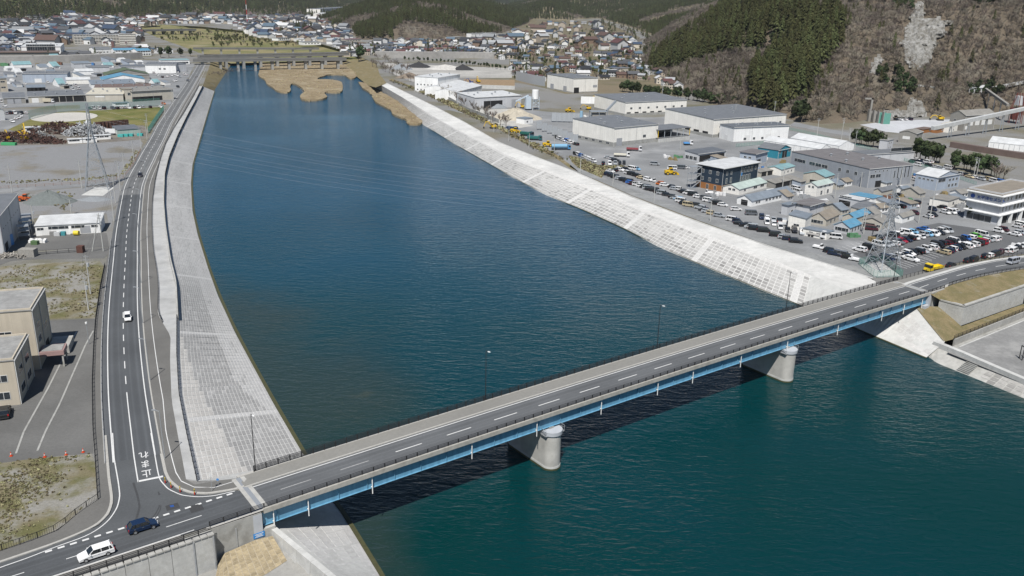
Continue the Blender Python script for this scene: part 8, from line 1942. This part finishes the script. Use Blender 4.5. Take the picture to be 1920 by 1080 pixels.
# ================================================================ the far town
HW = mat('house_wall', objcol=True, rough=.8, var=.08, scale=.5); HR = mat('house_roof', objcol=True, rough=.6, var=.12, scale=.6)
ROOFC = [('black', (.022,.024,.028)), ('black', (.03,.032,.037)), ('dark grey', (.06,.063,.07)), ('dark grey', (.075,.078,.085)), ('brown', (.09,.055,.045)), ('maroon', (.09,.04,.038)), ('slate blue', (.08,.12,.16)), ('grey', (.20,.21,.22)), ('dark blue', (.03,.05,.09)), ('pale grey', (.30,.31,.32)), ('white', (.5,.5,.5))]
WALLC = [('white', (.66,.66,.65)), ('white', (.60,.60,.60)), ('cream', (.55,.50,.42)), ('tan', (.38,.33,.27)), ('pale grey', (.45,.46,.47)), ('brown', (.20,.14,.10))]
HM = []
for L_, W_, h_, rg_ in ((9, 7, 5.2, 2.0), (11, 7.5, 5.4, 2.2), (12, 9, 3.2, 2.4), (8, 8, 5.6, 1.6), (14, 8, 4.4, 2.2)):
    wb_ = MB().prism([(-L_/2,-W_/2),(L_/2,-W_/2),(L_/2,W_/2),(-L_/2,W_/2)], -1, h_); wb_.tri((-L_/2,-W_/2,h_),(-L_/2,0,h_+rg_),(-L_/2,W_/2,h_)); wb_.tri((L_/2,-W_/2,h_),(L_/2,W_/2,h_),(L_/2,0,h_+rg_))
    e = .6; rf = MB(); dz = rg_*2*e/W_
    for s_ in (-1, 1):
        a, b = (s_*(W_/2+e), 0) if s_ < 0 else (0, s_*(W_/2+e)); za, zb_ = (h_-dz, h_+rg_) if s_ < 0 else (h_+rg_, h_-dz)
        rf.hexa([(-L_/2-e,a,za),(L_/2+e,a,za),(L_/2+e,b,zb_),(-L_/2-e,b,zb_),(-L_/2-e,a,za+.2),(L_/2+e,a,za+.2),(L_/2+e,b,zb_+.2),(-L_/2-e,b,zb_+.2)])
    wn = MB()
    for z in ((.8, 3.4) if h_ > 4.5 else (.8,)):
        for x in np.linspace(-L_/2+1.6, L_/2-1.6, 3): wn.box(x-.8, x+.8, -W_/2-.04, -W_/2+.05, z, z+1.2)
        for y in (-W_/4, W_/4): wn.box(-L_/2-.04, -L_/2+.05, y-.6, y+.6, z, z+1.1)
    HM.append((wb_.mesh('wall', HW), rf.mesh('roof', HR), wn.mesh('window', GLASS), wb_, rf))
AREAS = [ # name, pixel polygon, count, min spacing px, ground
 ('hamlet', [(960,150),(1010,160),(1060,140),(1130,150),(1190,150),(1225,155),(1290,178),(1225,135),(1190,100),(1200,80),(1150,62),(1120,46),(1060,42),(1000,48),(962,60),(960,110)], 190, (5.0, 3.0), aR),
 ('shop strip', [(640,104),(700,106),(820,108),(960,112),(960,70),(880,78),(800,80),(720,82),(680,86),(610,80),(640,92)], 170, (5.5, 2.8), aR),
 ('upstream quarter', [(480,68),(560,76),(610,80),(660,72),(650,40),(600,33),(520,30),(470,36),(430,46)], 270, (4.2, 2.2), aR),
 ('old town', [(-20,112),(60,84),(140,84),(258,88),(262,60),(250,44),(210,34),(120,32),(66,40),(-20,45)], 760, (3.8, 1.9), aL),
 ('railside quarter', [(-20,118),(40,110),(120,111),(260,107),(284,106),(300,98),(262,92),(200,104),(125,110),(40,110)], 40, (6, 3), aL),
 ('west quarter', [(262,48),(340,44),(440,44),(480,48),(480,33),(430,30),(300,33),(250,36)], 200, (3.4, 1.6), aL),
]
allh = []; occ = []
for r0 in BASES:
    for q in (r0[0], r0[1], (r0[0]+r0[1])/2): occ.append(proj(q))
for an, poly, cnt, (sx, sy), af in AREAS:
    xs = [p[0] for p in poly]; ys = [p[1] for p in poly]; got = []; tries = 0
    while len(got) < cnt and tries < cnt*40:
        tries += 1; x, y = rnd.uniform(min(xs), max(xs)), rnd.uniform(min(ys), max(ys))
        if not inpoly(x, y, poly): continue
        if any(abs(x-a) < sx and abs(y-b) < sy for a, b in got): continue
        if any(abs(x-a) < 14 and -3 < y-b < 9 for a, b in occ): continue
        got.append((x, y))
    got.sort(key=lambda p: -p[1])
    for i, (x, y) in enumerate(got):
        p = af(x, y); allh.append((p.length, an, x, y, p))
allh.sort(key=lambda t: t[0])
ind = allh[:300]; rest = allh[300:]
byarea = {}
for t in ind: byarea.setdefault(t[1], []).append(t)
for an, L_ in byarea.items():
    L_.sort(key=lambda t: -t[3]); rows_ = [L_[i:i+10] for i in range(0, len(L_), 10)]
    for j, rw_ in enumerate(rows_):
        rw_.sort(key=lambda t: t[2])
        for i, t in enumerate(rw_):
            rn, rc = rnd.choice(ROOFC); wn_, wc = rnd.choice(WALLC); hm_ = rnd.choice(HM[:]); sc = rnd.uniform(.72, 1.02)
            r_ = thing('house', f'{rn}-roofed {wn_} house, {ordn(i)} from the west in row {ordn(j)} of the {an}', 'house', t[4], rnd.choice([.1, .4, -.3, 1.6, 1.9])+rnd.uniform(-.15,.15), f'houses of the {an}'); r_.scale = (sc,)*3
            link('wall', hm_[0], r_, color=wc); link('roof', hm_[1], r_, color=rc); link('window', hm_[2], r_)
hb = MB()
for t in rest:
    rn, rc = rnd.choice(ROOFC); wn_, wc = rnd.choice(WALLC); hm_ = rnd.choice(HM); sc = rnd.uniform(.9, 1.35) * (1.6 if rnd.random() < .08 else 1); a = rnd.choice([.1, .4, -.3, 1.6, 1.9])+rnd.uniform(-.15,.15); ca, sa = math.cos(a)*sc, math.sin(a)*sc
    for src, c in ((hm_[3], wc), (hm_[4], rc)):
        k0 = len(hb.v); hb.v += [(t[4].x + v[0]*ca - v[1]*sa, t[4].y + v[0]*sa + v[1]*ca, t[4].z + v[2]*sc) for v in src.v]
        for f in src.f: hb.f.append(tuple(i+k0 for i in f)); hb.m.append(0); hb.c.append(c)
o = hb.build('townscape', mat('far_house', attr='Col', rough=.7, var=.05, scale=.3), kind='stuff'); tag(o, 'mass of small distant roofs in the town upstream', 'town')
# larger blocks of the far town
BIGB = [((652,100),(702,99),95,'shop','white supermarket with pale roof at the viaduct end',W_WHITE,R_WHITE,22),((700,97),(742,96),91.5,'shop','grey-roofed store beside the supermarket',W_LGREY,R_GREY,18),((560,78),(598,77.5),73,'shop','long white shop with yellow sign panel upstream',W_WHITE,R_WHITE,20),((598,78),(640,77),72,'shop','long white shop with blue sign panel upstream',W_WHITE,R_WHITE,20),((522,76),(545,75),72,'shop','white two-storey shop on the levee road',W_WHITE,R_GREY,14),((568,84),(602,83.5),79,'shop','white low hall with grey roof behind the flood plain',W_WHITE,R_GREY,16),((648,79),(678,78),74,'shop','low building with maroon roof near the wooded hill',W_TAN,mat('roof_maroon',(.14,.05,.07),.7,.1,1),14),((675,90),(706,89),84,'office','cream office block in the shop strip',W_CREAM,R_FLAT,12),((884,72),(930,70.5),63,'apartment_block','white four-storey apartment block below the wooded hill',W_WHITE,R_FLAT,12),((845,80),(869,79),70,'apartment_block','tan apartment block in the shop strip',W_BEIGE,R_FLAT,12),((770,98),(805,97.5),93,'shop','white showroom in the middle of the shop strip',W_WHITE,R_WHITE,16),((815,97),(850,96),91,'shop','shop with red and white front in the shop strip',W_CREAM,R_RUST,14),((728,88),(760,87),83,'shop','low white shop facing the rail bank',W_WHITE,R_SLATE,12),((968,124),(990,123.5),115,'apartment_block','cream two-storey flats at the hamlet edge',W_CREAM,R_FLAT,10),((1150,138),(1180,137),128,'house','large dark farmhouse with outbuildings in the hamlet',W_TAN,R_DGREY,12),((1040,92),(1062,91),86,'house','large house with dark roof in the hamlet centre',W_WHITE,R_DGREY,12),((96,70),(112,70),58,'office','grey slab office in the old town',W_LGREY,R_FLAT,12),((20,50),(31,50),42,'office','white tower block in the old town',W_WHITE,R_FLAT,14),((0,60),(18,60),51,'office','white hall at the old town edge',W_WHITE,R_WHITE,20),((90,47),(106,46.5),40,'office','cream public hall in the old town',W_CREAM,R_FLAT,20),((110,54),(128,53.5),48,'shop','white gabled hall in the old town',W_WHITE,R_WHITE,20),((230,44),(264,43),39.5,'hall','long green-roofed hall by the levee',W_CREAM,R_PALE,16),((300,40),(352,38),33,'school_building','cream school buildings on the far west terrace',W_CREAM,R_FLAT,20),((380,100),(398,99.5),95,'shop','low roadside building beside the viaduct foot',W_CREAM,R_TEAL,10) if False else ((8,104),(24,103.5),98,'store','white warehouse beside the theatre',W_WHITE,R_WHITE,16),((128,104),(160,103),97,'store','grey-roofed store beside the theatre',W_LGREY,R_GREY,16),((290,100),(325,99),93,'store','white clubhouse with flat roof by the levee',W_WHITE,R_FLAT,10)]
for B, C, top, nm, lb, wm_, rm_, W_ in BIGB: bld(nm, lb, B, B, C, top, af=aR if B[0] > 400 else aL, wall=wm_, rmat=rm_, roof='flat', W=W_, wins=[('f',.08,.92,5,1.0,1.4,2.2)] + ([('f',.08,.92,5,4.6,1.4,2.2)] if nm in ('apartment_block','office') else []))
r_ = thing('radio_mast', 'thin red and white radio mast on the far hillside', 'mast', aL(464,46), 0)
for k in range(7): MB().bar((0,0,k*10),(0,0,k*10+10),1.1-.12*k,n=5).build('section', TAILL if k % 2 == 0 else PAINT, r_)
# scattered garden trees of the town
gt = []
for _ in range(2600):
    an, poly, cnt, _s, af = rnd.choice(AREAS); xs = [p[0] for p in poly]; ys = [p[1] for p in poly]; x, y = rnd.uniform(min(xs), max(xs)), rnd.uniform(min(ys), max(ys))
    if inpoly(x, y, poly): p = af(x, y); gt.append((p.x, p.y, p.z, rnd.uniform(.35,.8), rnd.choice(['pine','bare','bare','cedar','bamboo','blossom'])))
FOOT = [(-20,46),(60,40),(130,34),(250,37),(300,34),(430,31),(520,31),(600,34),(690,22),(680,12),(590,18),(430,22),(260,27),(130,28),(0,37),(-20,38)]
n_ = 0
while n_ < 1500:
    x, y = rnd.uniform(-20, 690), rnd.uniform(12, 46)
    if inpoly(x, y, FOOT): p = aR(x, y); gt.append((p.x, p.y, p.z, rnd.uniform(.8, 1.5), rnd.choice(['cedar','bare','bare','bamboo','cedar','blossom']))); n_ += 1
GAP = [(1100,52),(1190,78),(1212,112),(1242,142),(1300,92),(1335,50),(1290,58),(1230,48),(1150,34)]
n_ = 0
while n_ < 500:
    x, y = rnd.uniform(1100, 1335), rnd.uniform(34, 142)
    if inpoly(x, y, GAP): p = aR(x, y); gt.append((p.x, p.y, p.z, rnd.uniform(.6, 1.1), rnd.choice(['cedar','bare','bare','bare','bamboo']))); n_ += 1
HAM = AREAS[0][1]; n_ = 0
while n_ < 420:
    x, y = rnd.uniform(955, 1290), rnd.uniform(42, 178)
    if inpoly(x, y, HAM): p = aR(x, y); gt.append((p.x, p.y, p.z, rnd.uniform(.35, .8), rnd.choice(['cedar','bare','pine','bare','bamboo']))); n_ += 1
gn_forest('garden_trees', gt, 'small garden trees scattered between the far houses', 'trees')

hb_ = MTN.hit(1832, 172); c0 = aR(1884, 228)
r_ = thing('conveyor', 'steep covered conveyor running down from the hillside house to the hopper', 'conveyor', c0, 0)
T0 = Vector((0, 0, 11)); T1 = hb_ - c0 + Vector((3, -4, 3)); MB().bar(T0, T1, 1.2).build('gallery', W_OLD, r_)
for k in range(1, 4):
    p = T0.lerp(T1, k/4); MB().bar((p.x, p.y, min(p.z-2, MTN.z(p.x+c0.x, p.y+c0.y)-c0.z-2)), (p.x, p.y, p.z-1), .3).build('trestle', STEEL, r_)
r_ = thing('drive_house', 'small grey drive house on the slope at the head of the conveyor', 'building', hb_ + Vector((0, 0, -1)), -.3)
MB().box(-6, 6, -3, 5, -3, 4.2).build('wall', W_LGREY, r_); MB().hexa([(-6.4,-3.4,4.2),(6.4,-3.4,4.2),(6.4,5.4,5.6),(-6.4,5.4,5.6),(-6.4,-3.4,4.4),(6.4,-3.4,4.4),(6.4,5.4,5.8),(-6.4,5.4,5.8)]).build('roof', R_WHITE, r_)
h2 = MTN.hit(1860, 172); h3 = MTN.hit(1925, 160)
r_ = thing('conveyor', 'white covered belt running across the slope above the rusty hopper', 'conveyor', h2, 0)
MB().bar((0,0,2.5), tuple(h3-h2+Vector((0,0,3))), 1.5).build('gallery', R_WHITE, r_)
h4 = MTN.hit(1720, 162)
bank_wall('slope_wall', 'pale retaining strip on the slope below the main rock face', [h4 + Vector((0,-1,-1)), MTN.hit(1752, 166) + Vector((0,-1,-1))], 2.5, 1, CONC_W, 4)

# ================================================================ small sheds and stock of the upstream yards
k = 0
YA = [(-10,128),(60,131),(140,131),(210,125),(268,118),(262,113),(140,119),(0,122)]
spots = [(12,133,14),(38,134,12),(75,131,16),(100,129,12),(112,141,14),(10,145,18),(30,141,12),(66,144,10),(90,139,14),(196,127,16),(214,123,14),(240,122,14),(256,121,12),(180,144,12),(150,147,10),(110,163,12),(120,167,10),(30,164,12),(285,128,12),(300,166,8),(310,160,9),(290,160,10),(270,162,9),(205,117,12),(226,116,10),(20,117,14),(60,114,12),(100,113,14),(180,112,12)]
cols = [('white', W_WHITE, R_WHITE), ('grey', W_LGREY, R_GREY), ('cream', W_CREAM, R_SLATE), ('white', W_WHITE, R_TEAL), ('tan', W_TAN, R_OLD), ('blue-grey', W_BLUEG, R_GREY)]
for i, (x, y, w_) in enumerate(spots):
    cn, wm_, rm_ = cols[(i*7) % 6]; L2 = w_*1.1
    bld('shed', f'small {cn} yard shed, {ordn(i)} of the loose sheds below the railway bank', (x-1, y-3), (x, y), (x+L2, y-.6), y-3.2-(i % 3)*.8, af=aL, wall=wm_, rmat=rm_, roof=('gx', 'flat', 'shed')[i % 3], W=8+(i % 4)*3, over=.2, wins=[('f', .2, .8, 2, .3, 2.2, 2.4, ('shutter', 'opening', 'door')[i % 3])], group='loose sheds below the railway bank')
STK = [('white', (.6,.6,.6)), ('grey', (.25,.26,.27)), ('blue', (.06,.18,.4)), ('rust-brown', (.16,.08,.05)), ('green', (.08,.2,.1)), ('ochre', (.22,.17,.08))]
for i in range(60):
    x = rnd.uniform(-5, 300); y = rnd.uniform(120, 172)
    if any(abs(x-a-8) < 12 and abs(y-b) < 4 for a, b, _ in spots) or any(-4 < x-p[0] < 40 and -2 < y-p[1] < 6 for p in occ): continue
    cn, c = STK[i % 6]; w_, d_, h_ = rnd.uniform(1.5, 4), rnd.uniform(1, 2.2), rnd.uniform(1, 2.6)
    MB().box(-w_, w_, -d_, d_, 0, h_).box(-w_*.9, w_*.4, -d_*.8, d_*.8, h_, h_+.5).build('stock_pile', mat('stock_'+cn, c, .8, .25, 1.0), None, loc=aL(x, y), rz=rnd.uniform(-.4, .4), label=f'{cn} stack of yard stock, {ordn(i)} of those strewn below the railway bank', cat='stock', group='stock strewn below the railway bank')
# stock and rubbish heaps between the estate buildings
for i, (x, y) in enumerate([(1250,296),(1262,300),(1270,296),(1400,316),(1425,318),(1440,312),(1432,300),(1470,306),(1480,312),(1462,340),(1478,342),(1340,372),(1350,366),(1640,452),(1600,444),(1555,408),(1560,400),(1508,372),(1500,366),(1690,372),(1700,378),(1664,372),(1782,398),(1800,388),(1760,372),(1775,366),(1700,330),(1715,336),(1722,330)]):
    cn, c = STK[(i*5) % 6]; mb = MB(); q = random.Random(i)
    for _ in range(7):
        a, b_ = q.uniform(-1.8, 1.8), q.uniform(-1.2, 1.2); mb.box(a-.6, a+.6, b_-.4, b_+.4, 0, q.uniform(.4, 1.7))
    mb.build('stock_pile', mat('stock_'+cn, c, .8, .25, 1.0), None, loc=aR(x, y, .03), rz=q.uniform(-.5, .5), label=f'{cn} jumble of materials between the estate buildings, {ordn(i)} from the warehouses', cat='stock', group='materials between the estate buildings')
# concrete block apron of the open bay beside the shuttered warehouse
r, L, W, h = bld('open_bay', 'open steel bay with yellow posts joined to the shuttered warehouse', (1225,258), (1233,267), (1292,261), 250, wall=CONC_D, roof='flat', rmat=R_GREY, h=2.2, W=14)
for k in range(6):
    MB().bar((L*k/5, 0, 2.3), (L*k/5, 0, 6.6), .22).build('post', YEL if k in (0, 5) else STEEL, r)
MB().box(-.3, L+.3, -.6, 14.4, 6.6, 6.9).build('canopy', R_GREY, r); MB().box(0, L, 13.6, 14, 2.2, 6.6).build('back_wall', W_OLD, r)
for k in range(12): MB().box(L*k/12+.1, L*(k+1)/12-.1, -.5, -.05, -.3, 1.9).build('wall_block', CONC_W, r)

for i, (x, y, w_) in enumerate([(1540,392,16),(1556,396,14),(1576,404,14),(1650,400,16),(1668,392,14),(1640,412,12),(1695,366,14),(1706,392,14),(1722,372,12),(1800,372,16),(1806,384,12),(1475,378,12),(1445,372,12),(1500,350,10),(1570,356,12),(1585,350,12),(1660,352,12),(1400,340,12),(1335,312,12),(1352,306,12)]):
    cn, wm_, rm_ = cols[(i*5) % 6]
    bld('hut', f'small {cn} hut squeezed between the estate houses, {ordn(i)} of its kind', (x-2, y-4), (x, y), (x+w_, y-2.2), y-5.5-(i % 3)*1.6, wall=wm_, rmat=(rm_, R_OLD, R_SLATE, R_TAN)[i % 4], roof=('gx', 'shed', 'gx')[i % 3], W=5+(i % 3)*1.5, over=.3, wins=[('f', .15, .85, 2, .7, 1.1, 1.3)], group='huts between the estate houses')

# ================================================================ weeds and reeds (nobody could count them)
wd = []
def fill(poly, n, kind, zf, s0, s1, patch=.1, thr=-.05):
    P = [zf(*p) for p in poly]; xs = [p.x for p in P]; ys = [p.y for p in P]; Q = [(p.x, p.y) for p in P]; c = 0; tr = 0
    while c < n and tr < n*8:
        tr += 1; x, y = rnd.uniform(min(xs), max(xs)), rnd.uniform(min(ys), max(ys))
        if not inpoly(x, y, Q) or mnoise.noise((x*patch, y*patch, 3)) + rnd.gauss(0, .22) < thr + .1: continue
        z = zf.z(x, y); wd.append((x, y, z, rnd.uniform(s0, s1), kind)); c += 1
class ZF:
    def __init__(s, f, z): s.f = f; s.z = z
    def __call__(s, *a): return s.f(*a)
zl_ = ZF(aL, lambda x, y: zL(x, y)-.02); zr_ = ZF(aR, lambda x, y: ZR+.02); zi_ = ZF(lambda x, y: at(x, y, ZW+1.2), lambda x, y: ZW+1.0 + .5*mnoise.noise((x*.08, y*.08, 2)))
fill([(0,868),(60,860),(172,850),(179,870),(182,930),(147,958),(110,990),(0,1030),(-20,1035),(-20,870)], 750, 'tuft', zl_, .25, .75)
fill([(0,502),(45,496),(185,491),(193,505),(180,594),(95,598),(0,610)], 800, 'tuft', zl_, .3, .8)
fill([(0,345),(170,338),(232,330),(262,284),(255,282),(225,325),(160,334),(0,340)], 500, 'tuft', zl_, .5, 1.3, .1, -.4)
fill([(0,368),(120,359),(140,364),(120,396),(80,372),(0,385)], 300, 'tuft', zl_, .5, 1.2)
fill([(1068,294),(1100,303),(1120,312),(1178,313),(1135,322),(1128,333),(1085,315)], 500, 'tuft', zr_, 1.0, 2.6, .1, -.6)
fill([(1040,295),(1000,277),(930,240),(860,208),(800,178),(748,156),(790,168),(850,192),(905,221),(985,262),(1030,282)], 1500, 'tuft', zr_, 1.5, 3.5, .1, -.4)
gn_forest('grass', wd, 'dry weed tufts on the vacant lots and verges', 'grass'); wd.clear()
fill([(492,117),(560,118),(640,120),(664,124),(668,140),(645,139),(612,139),(590,150),(625,149),(640,160),(638,174),(600,172),(612,183),(592,188),(570,188),(570,174),(554,158),(545,160),(542,174),(520,170),(500,158),(488,144)], 2200, 'reed', zi_, .15, .42, .05, -.25)
fill([(680,160),(704,166),(716,178),(745,192),(772,214),(788,230),(766,232),(748,218),(735,206),(703,190),(692,172)], 750, 'reed', zi_, .15, .42, .05, -.25)
gn_forest('reeds', wd, 'dry reeds standing on the river islands', 'reeds')

# ================================================================ the air
hz = bpy.data.materials.new('haze_air'); hz.use_nodes = True; nt = hz.node_tree; nt.nodes.remove(nt.nodes['Principled BSDF'])
pv_ = nt.nodes.new('ShaderNodeVolumePrincipled'); pv_.inputs['Color'].default_value = (.72, .82, .95, 1); pv_.inputs['Density'].default_value = .000035; pv_.inputs['Anisotropy'].default_value = .2
nt.links.new(pv_.outputs[0], nt.nodes['Material Output'].inputs['Volume'])
MB().box(-6200, 6200, -500, 7200, -16, 420).build('haze', hz, kind='stuff')
